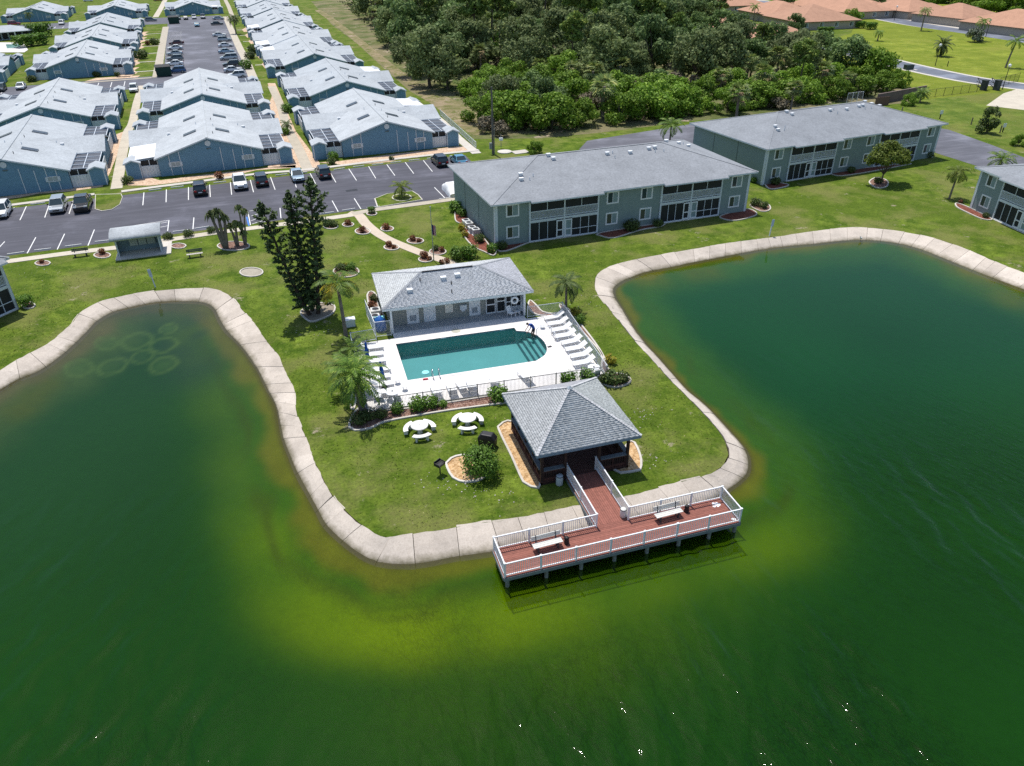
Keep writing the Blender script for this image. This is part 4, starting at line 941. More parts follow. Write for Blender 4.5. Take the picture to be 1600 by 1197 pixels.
for k in range(4):                                  # entry steps in the bay, dark nosing tiles
    r = 1.0 - .0; x = 17.9 + .05 + k * .38
    hw = 2.55 if k == 0 else 2.7 * math.sqrt(max(.05, 1 - ((x - 18.05) / 1.65) ** 2)) - .03
    pts = [(x, 55.55 - hw), (x + .58 + (.7 if k == 3 else 0), 55.55 - hw * (.8 if k < 3 else .35)), (x + .58 + (.0 if k == 3 else 0), 55.55 + hw * .8), (x, 55.55 + hw)]
    y0, y1 = 55.35 - hw, 55.35 + hw
    mb = MB(); mb.box(x, y0, PB, x + .39, y1, -1.05 + k * .27); o = mb.build('pool_step', plaster, deck)
    mb = MB(); mb.box(x - .01, y0, -1.05 + k * .27 - .1, x + .09, y1, -1.05 + k * .27 + .006); mb.build('step_nosing', M('nosing_tile', (.03,.06,.08), .4), o)
m, nt, b = base_mat('pool_water', 0.03, 0.5)
tr = nd(nt, 'ShaderNodeBsdfTransparent'); tr.inputs[0].default_value = (.66, .93, .92, 1)
gl = nd(nt, 'ShaderNodeBsdfGlossy'); gl.inputs['Roughness'].default_value = .04
df = nd(nt, 'ShaderNodeBsdfDiffuse'); df.inputs[0].default_value = (.04, .27, .25, 1)
p = wpos(nt); bn = nd(nt, 'ShaderNodeBump'); bn.inputs['Strength'].default_value = .35; bn.inputs['Distance'].default_value = .05
nt.links.new(noise(nt, p, 3.0, 3, .6), bn.inputs['Height']); nt.links.new(bn.outputs[0], gl.inputs['Normal'])
fr = nd(nt, 'ShaderNodeFresnel'); fr.inputs[0].default_value = 1.33; nt.links.new(bn.outputs[0], fr.inputs['Normal'])
m1 = nd(nt, 'ShaderNodeMixShader'); m1.inputs[0].default_value = .10; nt.links.new(tr.outputs[0], m1.inputs[1]); nt.links.new(df.outputs[0], m1.inputs[2])
m2 = nd(nt, 'ShaderNodeMixShader'); nt.links.new(fr.outputs[0], m2.inputs[0]); nt.links.new(m1.outputs[0], m2.inputs[1]); nt.links.new(gl.outputs[0], m2.inputs[2])
nt.links.new(m2.outputs[0], nt.nodes['Material Output'].inputs[0])
mb = MB(); mb.add([(p.x, p.y, -.09) for p in pool_out], [tuple(range(n))[::-1]]); struct(mb.build('pool_water', m)); POOLW = m
# depth marker plates, deck drain cover
for q in (z1m(512, 722), z1m(752, 692), z1m(1250, 625), z1m(1110, 925)):
    pass
for x, y, w, d in ((7.9+1.0, 59.13, .5, 0), (11.2, 59.04, .5, 0), (16.8, 58.9, .5, 0)):
    mb = MB(); mb.box(-w / 2, -.035, -.02, w / 2, -.02, .055); mb.build('depth_marker_tile', WHITE, deck, loc=(x, y - .0, .0))
q = z1m(860, 637); mb = MB(); mb.lathe([(.42, 0), (.42, .012), (.40, .016)], 18); mb.build('drain_cover', M('drain_plate', (.45,.44,.36), .7), deck, loc=(q.x, q.y, zd))
q = G(858.5, 543); mb = MB(); mb.box(-.2, -.13, 0, .2, .13, .03); mb.build('deck_drain', DARK, deck, loc=(q.x, q.y, zd), rz=.3)

STEEL = M('pool_steel', (.45,.47,.5), .22, .1, 2, metal=.9)
q1 = Vector((9.05, 52.5, 0))
t = thing('pool_ladder', 'stainless pool ladder with two looped rails at the near pool edge', 'pool ladder', (9.1, 52.55, zd))
for x in (-.28, .28):
    mb = MB(); mb.tube([(x, -.45, 0), (x, -.45, .55), (x, -.38, .72), (x, -.2, .8), (x, .0, .74), (x, .1, .55), (x, .12, -.8)], .032, 6); mb.build('rail', STEEL, t, True)
for z in (-.25, -.5): mb = MB(); mb.box(-.28, .08, z, .28, .18, z + .04); mb.build('tread', STEEL, t)
t = thing('pool_handrail', 'white tube handrail beside the entry steps of the pool', 'handrail', (19.9, 56.3, zd), R(-8))
mb = MB(); mb.tube([(-.55, .55, -.25), (-.5, .5, .55), (-.3, .5, .82), (.75, .35, .84), (.85, .3, .75), (.85, .3, 0)], .035, 6); mb.build('rail', WHITE, t, True)
mb = MB(); mb.tube([(.85, .3, .75), (.95, -.9, .72), (.9, -.95, 0)], .035, 6); mb.build('rail', WHITE, t, True)
q = Vector((8.2, 52.25, 0)); mb = MB(); mb.tube([(-.22, 0, .06), (-.08, .03, .07), (.2, .0, .06)], .07, 7)
tag(mb.build('swim_float', M('red_foam', (.65,.05,.09), .6), loc=(q.x, q.y, zd)), 'small red foam float on the pool edge left of the ladder', 'float')
q = Vector((8.45, 53.6, 0)); mb = MB(); mb.lathe([(.28, 0), (.34, .05), (.3, .12), (.1, .14)], 14)
tag(mb.build('chlorine_float', M('aqua_plastic', (.30,.75,.78), .4), loc=(q.x, q.y, -.13)), 'pale aqua dispenser floating in the pool near the ladder', 'pool float')

# ------------------------------------------------------------------ pool house
def shingled(parent, A, B_, apexA, apexB, mat, name='shingles', sx=.42, sy=.17, th=.02):
    """real shingle tabs laid in courses on one roof plane (trapezium A-B at the eave, apexA-apexB at the top)"""
    A, B_, aA, aB = map(Vector, (A, B_, apexA, apexB)); rows = int(((aA + aB) / 2 - (A + B_) / 2).length / sy)
    nrm = (B_ - A).cross(aA - A); nrm.normalize()
    V, F = [], []
    for r in range(rows):
        t0, t1 = r / rows, min(1, (r + 1.25) / rows); L0, R0 = A.lerp(aA, t0), B_.lerp(aB, t0); L1, R1 = A.lerp(aA, t1), B_.lerp(aB, t1)
        w = (R0 - L0).length; k = max(1, int(w / sx)); off = random.choice((0, .5, .25, .75)) if r % 2 else random.random()
        for c in range(k + 1):
            s0, s1 = max(0, (c - off) / k), min(1, (c + 1 - off) / k - .003)
            if s1 - s0 < .004: continue
            h = th * random.uniform(.8, 1.5)
            p0, p1 = L0.lerp(R0, s0) + nrm * (h + .008), L0.lerp(R0, s1) + nrm * (h + .008); p2, p3 = L1.lerp(R1, s1) + nrm * .006, L1.lerp(R1, s0) + nrm * .006
            o = len(V); V += [p0, p1, p2, p3, p0 - nrm * h, p1 - nrm * h]; F += [(o, o + 1, o + 2, o + 3), (o + 4, o + 5, o + 1, o)]
    return stuff(link(name, mesh_np(name, np.array([tuple(v) for v in V]), np.array(F), mat), parent))
SH_C = isl('pool_house_shingles', (.49,.505,.54), .12, .95, fine=14); SH_G = isl('gazebo_shingles', (.46,.475,.485), .12, .95, fine=10)
T = thing('pool_house', 'low grey pool house with hipped shingle roof and white doors beside the pool', 'pool house', (6.85, 61.35, 0), R(-1.6))
Wc, Dc, Ec, Zc = 12.9, 7.9, 2.62, 4.0
mb = MB()
y0 = 1.45
mb.poly([(0, y0, 0), (Wc, y0, 0), (Wc, y0, Ec), (0, y0, Ec)]); mb.poly([(0, y0, 0), (0, y0, Ec), (0, Dc, Ec), (0, Dc, 0)]); mb.poly([(Wc, y0, 0), (Wc, Dc, 0), (Wc, Dc, Ec), (Wc, y0, Ec)]); mb.poly([(0, Dc, 0), (0, Dc, Ec), (Wc, Dc, Ec), (Wc, Dc, 0)])
mb.build('wall', M('taupe_stucco', (.30,.31,.285), .9, .05, 1, fine=12), T)
ex0, ex1, ey0, ey1 = -.65, Wc + .75, -.15, Dc + .6
mb = MB(); hip_roof(mb, ex0, ey0, ex1, ey1, Ec, Zc, th=.2)
yc = (ey0 + ey1) / 2; hx = (ey1 - ey0) / 2
r0_, r1_ = (ex0 + hx, yc, Zc), (ex1 - hx, yc, Zc); c_ = [(ex0, ey0, Ec), (ex1, ey0, Ec), (ex1, ey1, Ec), (ex0, ey1, Ec)]
rf = mb.build('roof', [ROOF_A, WHITE], T)
shingled(rf, c_[0], c_[1], r0_, r1_, SH_C); shingled(rf, c_[1], c_[2], r1_, r1_, SH_C); shingled(rf, c_[2], c_[3], r1_, r0_, SH_C); shingled(rf, c_[3], c_[0], r0_, r0_, SH_C)
mb = MB(); ridge_caps(mb, [(c_[0], r0_), (c_[3], r0_), (c_[1], r1_), (c_[2], r1_), (r0_, r1_)], .13); mb.build('ridge_cap', ROOF_A, rf)
mb = MB(); mb.bar((r0_[0] + .1, yc - .1, Zc + .05), (r1_[0] - .6, yc - .1, Zc + .05), .16, .08); mb.build('ridge_vent', DARK, rf)
sl_ = (Zc - Ec) / hx
for x, y, k in ((2.2, 1.7, 0), (5.6, 2.8, 0), (7.0, 3.0, 0), (3.4, 2.9, 2), (6.2, 2.0, 2), (6.0, .9, 2)): roof_vent(rf, x, y, Ec + sl_ * (y - ey0), k)
mb = MB(); mb.box(0, .0, .0, Wc, y0, .075); mb.build('porch_floor', concrete('porch_concrete', (.36,.38,.40), .15), T)
for x in (.1, Wc - .1): mb = MB(); mb.box(x - .09, -.02, .07, x + .09, .16, Ec - .15); mb.build('porch_post', WHITE, T)
mb = MB(); mb.box(0, -.0, Ec - .34, Wc, .14, Ec - .14); mb.build('porch_beam', WHITE2, T)
def door(x, w, h=2.1, louvre=False, sign=None, mid=None):
    mb = MB(); f = .07
    mb.box(x - f, y0 - .06, .07, x, y0 + .01, h + f); mb.box(x + w, y0 - .06, .07, x + w + f, y0 + .01, h + f); mb.box(x, y0 - .06, h, x + w, y0 + .01, h + f); mb.box(x, y0 - .045, .08, x + w, y0 - .004, h)
    d = mb.build('door', WHITE, T)
    mb = MB(); mb.box(x + w - .13, y0 - .12, 1.02, x + w - .06, y0 - .045, 1.09); mb.build('handle', STEEL, d)
    if louvre:
        mb = MB()
        for k in range(6): mb.box(x + .2, y0 - .06, .35 + k * .1, x + w - .2, y0 - .045, .42 + k * .1)
        mb.build('louvre', M('louvre_grey', (.22,.26,.30), .5), d)
    if sign:
        mb = MB(); mb.box(x + w / 2 - .2, y0 - .052, 1.66, x + w / 2 + .2, y0 - .045, 1.86); mb.build('door_sign', sign, d)
    return d
BLUESIGN = M('blue_sign', (.08,.13,.36), .5)
door(1.75, 1.0, louvre=True, sign=BLUESIGN); door(3.35, 1.0); door(7.75, .95, louvre=True, sign=M('yellow_sign', (.6,.55,.25), .5))
def porch_text(txt, x, z, s, y=y0 - .058, mat=WHITE, parent=None):
    cu = bpy.data.curves.new('lettering', 'FONT'); cu.body = txt; cu.size = s; cu.align_x = 'CENTER'; cu.align_y = 'CENTER'
    o = bpy.data.objects.new('lettering', cu); COL.objects.link(o); o.parent = parent or T; o.location = (x, y, z); o.rotation_euler = (R(90), 0, 0); cu.materials.append(mat); return o
mb = MB(); mb.box(5.35, y0 - .1, .75, 6.1, y0, 1.6); mb.build('service_panel', CREAM, T)
mb = MB(); mb.box(6.75, y0 - .3, .95, 7.4, y0, 1.4); mb.box(6.9, y0 - .24, .75, 7.25, y0, .95); mb.build('drinking_fountain', WHITE2, T)
for x in (5.4, 6.75):
    for q in (0, .42):
        mb = MB(); mb.box(x + q, y0 - .02, 1.98, x + q + .32, y0 - .006, 2.3); mb.build('vent_window', DARK, T)
sx = [(9.45, 10.25, True), (10.4, 11.2, True)]
for i, (a, b_) in enumerate(((9.4, 10.2), (10.45, 11.2))):
    mb = MB()
    for q0, q1, w0, w1 in ((a - .08, b_ + .08, 2.1, 2.22), (a - .08, b_ + .08, .07, .2)): mb.box(q0, y0 - .1, w0, q1, y0 - .03, w1)
    for q in (a - .08, b_): mb.box(q, y0 - .1, .2, q + .08, y0 - .03, 2.1)
    mb.box(a, y0 - .1, .95 if i == 0 else 1.2, b_, y0 - .03, 1.07 if i == 0 else 1.3); d = mb.build('screen_door', WHITE, T)
    mb = MB(); mb.box(a, y0 - .05, .2, b_, y0 - .04, 2.1); mb.build('door_screen', SCREEN, d)
for a, b_ in ((11.35, 11.85), (11.92, 12.4), (12.47, 12.82)):
    pass
mb = MB(); mb.box(11.3, y0 - .09, .07, Wc - .02, y0 - .02, .55); mb.box(11.3, y0 - .1, 1.02, Wc - .02, y0 - .03, 1.1); mb.box(11.3, y0 - .1, 2.15, Wc - .02, y0 - .03, 2.25)
for x in (11.3, 11.82, 12.35, Wc - .1): mb.box(x, y0 - .105, .07, x + .07, y0 - .035, 2.2)
s_ = mb.build('screen_wall', WHITE2, T)
mb = MB(); mb.box(11.32, y0 - .06, .55, Wc - .05, y0 - .05, 2.2); mb.build('screen_panel', SCREEN, s_)
mb = MB(); mb.box(Wc - .12, .02, .07, Wc - .02, y0, Ec - .3); mb.build('porch_end_wall', WHITE2, T)
# life ring
def torus(mb, R_, r_, n=22, k=8, m=0, axis='y'):
    vs = []
    for i in range(n):
        a = 2 * math.pi * i / n
        for j in range(k):
            b2 = 2 * math.pi * j / k; q = R_ + r_ * math.cos(b2)
            vs.append((q * math.cos(a), r_ * math.sin(b2), q * math.sin(a)) if axis == 'y' else (q * math.cos(a), q * math.sin(a), r_ * math.sin(b2)))
    mb.add(vs, [(i * k + j, i * k + (j + 1) % k, ((i + 1) % n) * k + (j + 1) % k, ((i + 1) % n) * k + j) for i in range(n) for j in range(k)], m)
mb = MB(); torus(mb, .3, .1); q = T.matrix_basis @ Vector((11.85, .12, 1.75))
tag(mb.build('life_ring', WHITE, smooth=True, loc=q, rz=R(-1.6)), 'white ring buoy hanging on the pool house porch', 'life ring')
# porch chairs and side table
def patio_chair(name, label, loc, rz):
    t = thing(name, label, 'chair', loc, rz, 'white porch chairs')
    for x in (-.27, .27):
        mb = MB(); mb.tube([(x, -.28, 0), (x, -.26, .62), (x, .22, .6), (x, .3, 0)], .024, 5); mb.build('side_frame', WHITE, t)
    mb = MB(); mb.box(-.26, -.25, .38, .26, .22, .42); mb.build('seat', WHITE, t)
    mb = MB(); mb.add([(-.26, .2, .42), (.26, .2, .42), (.26, .42, 1.0), (-.26, .42, 1.0), (-.26, .23, .42), (.26, .23, .42), (.26, .45, 1.0), (-.26, .45, 1.0)], [(0,1,2,3),(7,6,5,4),(0,4,5,1),(3,2,6,7),(0,3,7,4),(1,5,6,2)]); mb.build('backrest', WHITE, t)
    return t
patio_chair('patio_chair', 'white chair on the porch under the ring buoy', (18.35, 61.15, zd + .02), R(30)); patio_chair('patio_chair', 'white chair at the right end of the porch', (19.55, 61.55, zd + .02), R(-40))
t = thing('side_table', 'small white side table between the two porch chairs', 'side table', (19.0, 61.25, zd + .02))
mb = MB(); mb.box(-.24, -.2, .4, .24, .2, .44); mb.build('tabletop', WHITE, t)
for x in (-.2, .2):
    for y in (-.16, .16): mb = MB(); mb.box(x - .02, y - .02, 0, x + .02, y + .02, .4); mb.build('leg', WHITE, t)

# ------------------------------------------------------------------ fences
def fence(name, label, pts, h, z, mat, sp=2.4, pick=.11, group=None, cat='fence', pw=.06):
    pts = [Vector((p[0], p[1], 0)) for p in pts]; T = thing(name, label, cat, (0, 0, 0), 0, group)
    pk, rl = MB(), MB()
    for i in range(len(pts) - 1):
        a, b_ = pts[i], pts[i + 1]; ln = (b_ - a).length; n = max(1, round(ln / sp))
        for k in range(n + (1 if i == len(pts) - 2 else 0)):
            q = a.lerp(b_, k / n); mb = MB(); mb.box(-pw / 2, -pw / 2, 0, pw / 2, pw / 2, h + .04); mb.build('post', mat, T, loc=(q.x, q.y, z), rz=math.atan2((b_ - a).y, (b_ - a).x))
        up = Vector((0, 0, 1))
        for zz in (h - .03, .12): 
            rl = MB(); rl.bar(a + up * (z + zz), b_ + up * (z + zz), .045, .045); rl.build('rail', mat, T)
        m = int(ln / pick)
        for k in range(1, m):
            q = a.lerp(b_, k / m); pk.bar(q + up * (z + .12), q + up * (z + h - .03), .018, .018)
    stuff(pk.build('pickets', mat, T)); return T
FENCEW = M('pale_fence', (.50,.54,.58), .5, .06, 2); FENCED = M('backlit_fence', (.20,.20,.20), .5, .1, 2)  # second tone is the same pale fence, its backlit shade put into the colour
fence('pool_fence', 'pale picket fence along the lake end of the pool deck behind the loungers', [(19.75, 60.45), (23.25, 60.35), (22.55, 47.85)], 1.2, zd, FENCEW)
fence('pool_fence', 'pale picket fence, coloured dark as backlit, on the near side of the pool deck above the shrub bed', [(22.5, 47.82), (2.95, 48.75)], 1.2, zd, FENCED, 2.1)
fence('pool_fence', 'pale picket fence on the left side of the pool deck by the palms', [(2.9, 48.8), (3.05, 60.35), (5.3, 60.45)], 1.2, zd, FENCEW)
e1 = T = None
fence('equipment_fence', 'white picket fence round the pumps at the left end of the pool house', [(6.75, 61.0), (5.35, 61.05), (5.15, 66.0)], 1.6, 0, WHITE, 1.7)
# pool equipment
t = thing('filter_tank', 'bright blue filter tank inside the pump enclosure', 'filter tank', (6.0, 62.5, 0))
mb = MB(); mb.lathe([(.5, 0), (.52, .1), (.52, 1.0), (.45, 1.2), (.2, 1.33), (.1, 1.45)], 16); mb.build('tank_body', M('blue_tank', (.02,.12,.42), .4), t, True)
mb = MB(); mb.cyl(.3, -.05, 1.15, 1.4, .14); mb.tube([(0, 0, 1.4), (-.5, .1, 1.35), (-.5, .1, .2)], .05, 6); mb.build('valve', M('aqua_plastic', (.30,.75,.78), .4), t)
def ac_unit(label, loc, rz, group=None):
    t = thing('air_conditioner', label, 'air conditioner', loc, rz, group)
    mb = MB(); mb.box(-.42, -.42, .06, .42, .42, .66); mb.box(-.46, -.46, .66, .46, .46, .72); mb.box(-.5, -.5, 0, .5, .5, .06); mb.build('casing', AC, t, bev=.02)
    mb = MB(); mb.lathe([(.37, .721), (.36, .735), (.10, .745), (.03, .75)], 16); mb.build('fan_grille', DARK, t)
    mb = MB(); torus(mb, .36, .035, 18, 6, axis='z'); o = mb.build('fan_ring', WHITE, t); o.location = (0, 0, .73)
    return t
ac_unit('round-grilled air conditioner behind the blue filter tank', (5.75, 64.2, 0), 0)
ac_unit('dark topped air conditioner under the pool house eave behind the pump fence', (6.0, 65.6, 0), 0)
for i, (x, y) in enumerate(((728.5, 349), (733, 353), (738, 360), (743.5, 363))):
    q = G(x, y + 3); ac_unit(('air conditioner at the apartment end wall, %s of four counted from the car park' % ('first', 'second', 'third', 'fourth')[i]), (q.x, q.y, 0), R(3), 'air conditioners at the apartment end wall')
q = G(547, 509); t = thing('utility_box', 'small white utility box standing on the lawn left of the pump fence', 'utility box', (q.x, q.y, 0)); mb = MB(); mb.box(-.5, -.35, 0, .5, .35, .7); mb.build('cabinet', WHITE2, t, bev=.02); mb = MB(); mb.box(-.54, -.4, .7, .54, .4, .76); mb.build('lid', WHITE, t)
# ------------------------------------------------------------------ gazebo
WOODB = M('brown_timber', (.085,.035,.028), .7, .2, 2, fine=10); WOODD = M('dark_timber', (.035,.018,.016), .7, .2, 2)
T = thing('gazebo', 'open brown timber gazebo with a pyramid shingle roof behind the dock', 'gazebo', (12.37, 35.93, 0))
GW, GD, GE, GZ = 7.4, 7.85, 2.98, 5.15
fz = .25
c_ = [(0, 0, GE), (GW, 0, GE), (GW, GD, GE), (0, GD, GE)]; ap = (GW / 2, GD / 2, GZ)
mb = MB(); mb.add(c_ + [ap], [(0, 1, 4), (1, 2, 4), (2, 3, 4), (3, 0, 4)], 0); lo = [(x, y, z - .2) for x, y, z in c_]
mb.add(c_ + lo, [(4, 5, 1, 0), (5, 6, 2, 1), (6, 7, 3, 2), (7, 4, 0, 3), (7, 6, 5, 4)], 1)
rf = mb.build('roof', [ROOF_A, M('blue_grey_fascia', (.16,.24,.31), .6, .05, 2)], T)
for i in range(4): shingled(rf, c_[i], c_[(i + 1) % 4], ap, ap, SH_G, sy=.15)
mb = MB()
for i in range(4):
    a = Vector(c_[i]); d = Vector(ap) - a; k = 30
    for j in range(k): mb.bar(a + d * (j / k) + Vector((0, 0, .035 + .01)), a + d * ((j + .92) / k) + Vector((0, 0, .03)), .2, .02)
stuff(mb.build('hip_shingles', SH_G, rf))
mb = MB(); mb.add([(GW/2-.18,GD/2-.18,GZ-.03),(GW/2+.18,GD/2-.18,GZ-.03),(GW/2+.18,GD/2+.18,GZ-.03),(GW/2-.18,GD/2+.18,GZ-.03),(GW/2,GD/2,GZ+.14)], [(0,1,4),(1,2,4),(2,3,4),(3,0,4)]); mb.build('roof_cap', M('galvanised', (.42,.46,.48), .4, metal=.5), rf)
fx0, fx1, fy0, fy1 = .5, GW - .5, .55, GD - .5
pl = MB(); n = int((fx1 - fx0) / .145)
for k in range(n): x = fx0 + k * (fx1 - fx0) / n; pl.box(x, fy0, fz - .05, x + (fx1 - fx0) / n - .012, fy1, fz)
stuff(pl.build('floor_planks', WOODB, T))
mb = MB(); mb.box(fx0, fy0, -.05, fx1, fy0 + .12, fz - .055); mb.box(fx0, fy0, -.05, fx0 + .12, fy1, fz - .055); mb.box(fx1 - .12, fy0, -.05, fx1, fy1, fz - .055); mb.box(fx0, fy1 - .12, -.05, fx1, fy1, fz - .055); mb.build('floor_frame', WOODD, T)
wx0, wx1 = 14.72 - 12.37, 16.95 - 12.37
posts = [(fx0 + .1, fy0 + .1), (wx0 - .1, fy0 + .1), (wx1 + .1, fy0 + .1), (fx1 - .1, fy0 + .1)] + [(x, y) for x in (fx0 + .1, fx1 - .1) for y in (fy0 + 1.8, fy0 + 3.45, fy0 + 5.1)] + [(fx0 + .1, fy1 - .1), (fx1 - .1, fy1 - .1), (GW / 2 - 1.2, fy1 - .1), (GW / 2 + 1.2, fy1 - .1)]
for x, y in posts: mb = MB(); mb.box(x - .09, y - .09, fz, x + .09, y + .09, GE - .2); mb.build('post', WOODD, T)
for a, b_ in (((fx0, fy0 + .1), (fx1, fy0 + .1)), ((fx0 + .1, fy0), (fx0 + .1, fy1)), ((fx1 - .1, fy0), (fx1 - .1, fy1)), ((fx0, fy1 - .1), (fx1, fy1 - .1))):
    mb = MB(); mb.bar((*a, GE - .3), (*b_, GE - .3), .12, .24); mb.build('beam', WOODD, T)
def low_wall(a, b_):
    a, b_ = Vector((*a, 0)), Vector((*b_, 0)); up = Vector((0, 0, 1)); ln = (b_ - a).length
    mb = MB(); mb.bar(a + up * (fz + .95), b_ + up * (fz + .95), .34, .06); mb.build('ledge', M('ledge_grey', (.13,.15,.17), .6), T)
    mb = MB(); mb.bar(a + up * (fz + .8), b_ + up * (fz + .8), .06, .16); mb.bar(a + up * (fz + .12), b_ + up * (fz + .12), .06, .2)
    n = max(1, int(ln / .8))
    for k in range(n + 1): q = a.lerp(b_, k / n); mb.bar(q + up * fz, q + up * (fz + .92), .09, .09)
    mb.build('rail_frame', WOODB, T)
    mb = MB(); n = int(ln / .16)
    for k in range(n): q = a.lerp(b_, (k + .5) / n); mb.bar(q + up * (fz + .2), q + up * (fz + .75), .1, .02)
    stuff(mb.build('rail_boards', WOODD, T))
low_wall((fx0 + .2, fy0 + .1), (wx0 - .2, fy0 + .1)); low_wall((wx1 + .2, fy0 + .1), (fx1 - .2, fy0 + .1)); low_wall((fx0 + .1, fy0 + .2), (fx0 + .1, fy1 - .2)); low_wall((fx1 - .1, fy0 + .2), (fx1 - .1, fy1 - .2)); low_wall((fx0 + .2, fy1 - .1), (GW / 2 - 1.2, fy1 - .1)); low_wall((GW / 2 + 1.2, fy1 - .1), (fx1 - .2, fy1 - .1))
mb = MB()
for x0, x1 in ((fx0 + .35, fx0 + .8), (fx1 - .8, fx1 - .35)): mb.box(x0, fy0 + .5, fz + .4, x1, fy1 - .5, fz + .45)
mb.build('bench_seat', WOODB, T)

# ------------------------------------------------------------------ dock
COMP = isl('composite_planks', (.262,.103,.078), .14, .75, fine=6); COMPD = M('composite_dark', (.10,.036,.028), .75, .1, 2)
GALV = M('dock_rim', (.17,.20,.21), .7, .15, 2)
T = thing('dock', 'red-brown T-shaped dock with white railings standing in the green lake', 'dock')
dx0, dx1, dy0, dy1, dz = 8.1, 23.5, 29.05, 31.45, .25
kx0, kx1, ky1 = 14.68, 16.98, 36.5
def planks(x0, x1, y0, y1):                       # boards run along X on the head, along Y on the walk
    n = int(round((y1 - y0) / .145)); w = (y1 - y0) / n
    for k in range(n):
        xs = [x0, x0 + (x1 - x0) * random.uniform(.28, .4), x0 + (x1 - x0) * random.uniform(.6, .75), x1]
        for a, b_ in zip(xs, xs[1:]): pk.box(a + .004, y0 + k * w + .006, dz - .035, b_ - .004, y0 + (k + 1) * w - .006, dz + random.uniform(-.003, .003))
pk = MB(); planks(dx0, dx1, dy0, dy1)
n = int(round((kx1 - kx0) / .145)); w = (kx1 - kx0) / n
for k in range(n):
    ym = dy1 + (ky1 - dy1) * random.uniform(.35, .7)
    for a, b_ in ((dy1, ym), (ym, ky1)): pk.box(kx0 + k * w + .006, a + .005, dz - .035, kx0 + (k + 1) * w - .006, b_ - .005, dz + random.uniform(-.003, .003))
stuff(pk.build('deck_planks', COMP, T))
def rimbar(a, b_):
    mb = MB(); mb.bar((*a, dz - .15), (*b_, dz - .15), .07, .24); mb.build('rim_board', GALV, T)
for a, b_ in (((dx0, dy0), (dx1, dy0)), ((dx0, dy1), (kx0, dy1)), ((kx1, dy1), (dx1, dy1)), ((dx0, dy0 + .04), (dx0, dy1 - .04)), ((dx1, dy0 + .04), (dx1, dy1 - .04)), ((kx0, dy1 + .04), (kx0, ky1)), ((kx1, dy1 + .04), (kx1, ky1))): rimbar(a, b_)
mb = MB()
for k in range(7):
    y = dy0 + .2 + k * .33; mb.box(dx0 + .05, y, dz - .26, dx1 - .05, y + .05, dz - .06)
for k in range(5): x = kx0 + .2 + k * .45; mb.box(x, dy1 + .1, dz - .26, x + .05, ky1 - .05, dz - .06)
stuff(mb.build('joists', COMPD, T))
PILE = M('weathered_pile', (.20,.215,.20), .9, .3, 2, fine=8)
for x in (8.35, 10.75, 12.95, 15.1, 17.25, 19.4, 21.5, 23.3):
    for y in (dy0 + .22, dy1 - .25):
        mb = MB(); mb.cyl(x, y, -2.2, dz - .05, .13, .12, 10); mb.build('pile', PILE, T)
for x in (kx0 + .2, kx1 - .2):
    for y in (33.4, 35.2): mb = MB(); mb.cyl(x, y, -1.2, dz - .05, .12, .11, 10); mb.build('pile', PILE, T)
RAILW = M('rail_white', (.76,.78,.80), .4, .04, 2)
RPOSTS = []
def railing(a, b_, posts=2.15):
    a, b_ = Vector((*a, dz)), Vector((*b_, dz)); up = Vector((0, 0, 1)); ln = (b_ - a).length; n = max(1, round(ln / posts)); d = (b_ - a).normalized()
    for k in range(n + 1):
        q = a.lerp(b_, k / n)
        if any((q - w_).length < .1 for w_ in RPOSTS): continue
        RPOSTS.append(q); mb = MB(); mb.box(-.05, -.05, 0, .05, .05, 1.05); mb.box(-.062, -.062, 1.05, .062, .062, 1.09); mb.build('rail_post', RAILW, T, loc=q)
    mb = MB(); mb.bar(a + up * 1.02, b_ + up * 1.02, .075, .06); mb.build('top_rail', RAILW, T)
    mb = MB(); mb.bar(a + up * .12, b_ + up * .12, .055, .055); mb.build('bottom_rail', RAILW, T)
    mb = MB(); m = int(ln / .125)
    for k in range(1, m): q = a.lerp(b_, k / m); mb.bar(q + up * .14, q + up * .99, .026, .026)
    stuff(mb.build('balusters', RAILW, T))
e = .07
railing((dx0 + e, dy0 + e), (dx1 - e, dy0 + e)); railing((dx0 + e, dy0 + e), (dx0 + e, dy1 - e)); railing((dx1 - e, dy0 + e), (dx1 - e, dy1 - e))
railing((dx0 + e, dy1 - e), (kx0 + e, dy1 - e)); railing((kx1 - e, dy1 - e), (dx1 - e, dy1 - e)); railing((kx0 + e, dy1 - e), (kx0 + e, ky1 + .2)); railing((kx1 - e, dy1 - e), (kx1 - e, ky1 + .2))
BENCHW = M('bench_slats', (.62,.62,.58), .6, .06, 3); BENCHD = M('bench_legs', (.06,.06,.065), .6)
def park_bench(label, loc, rz, L_=1.85, mat=None, back=None, group=None):
    t = thing('park_bench', label, 'bench', loc, rz, group); mat = mat or BENCHW; back = back or mat
    for k in range(3): mb = MB(); mb.box(-L_ / 2, -.22 + k * .15, .42, L_ / 2, -.09 + k * .15, .46); mb.build('seat_slat', mat, t)
    for k in range(2): mb = MB(); mb.box(-L_ / 2, .29 + k * .035, .58 + k * .17, L_ / 2, .33 + k * .035, .72 + k * .17); mb.build('back_slat', back, t)
    for x in (-L_ * .34, L_ * .34):
        mb = MB(); mb.box(x - .05, -.2, 0, x + .05, -.1, .42); mb.box(x - .05, .12, 0, x + .05, .22, .42); mb.box(x - .05, -.22, .36, x + .05, .26, .42); mb.bar((x, .25, .38), (x, .36, .92), .06, .05); mb.build('bench_leg', BENCHD, t)
    return t
park_bench('white slatted bench on the left arm of the dock', (11.25, 30.55, dz), R(2)); park_bench('white slatted bench on the right arm of the dock', (19.35, 30.75, dz), R(2))
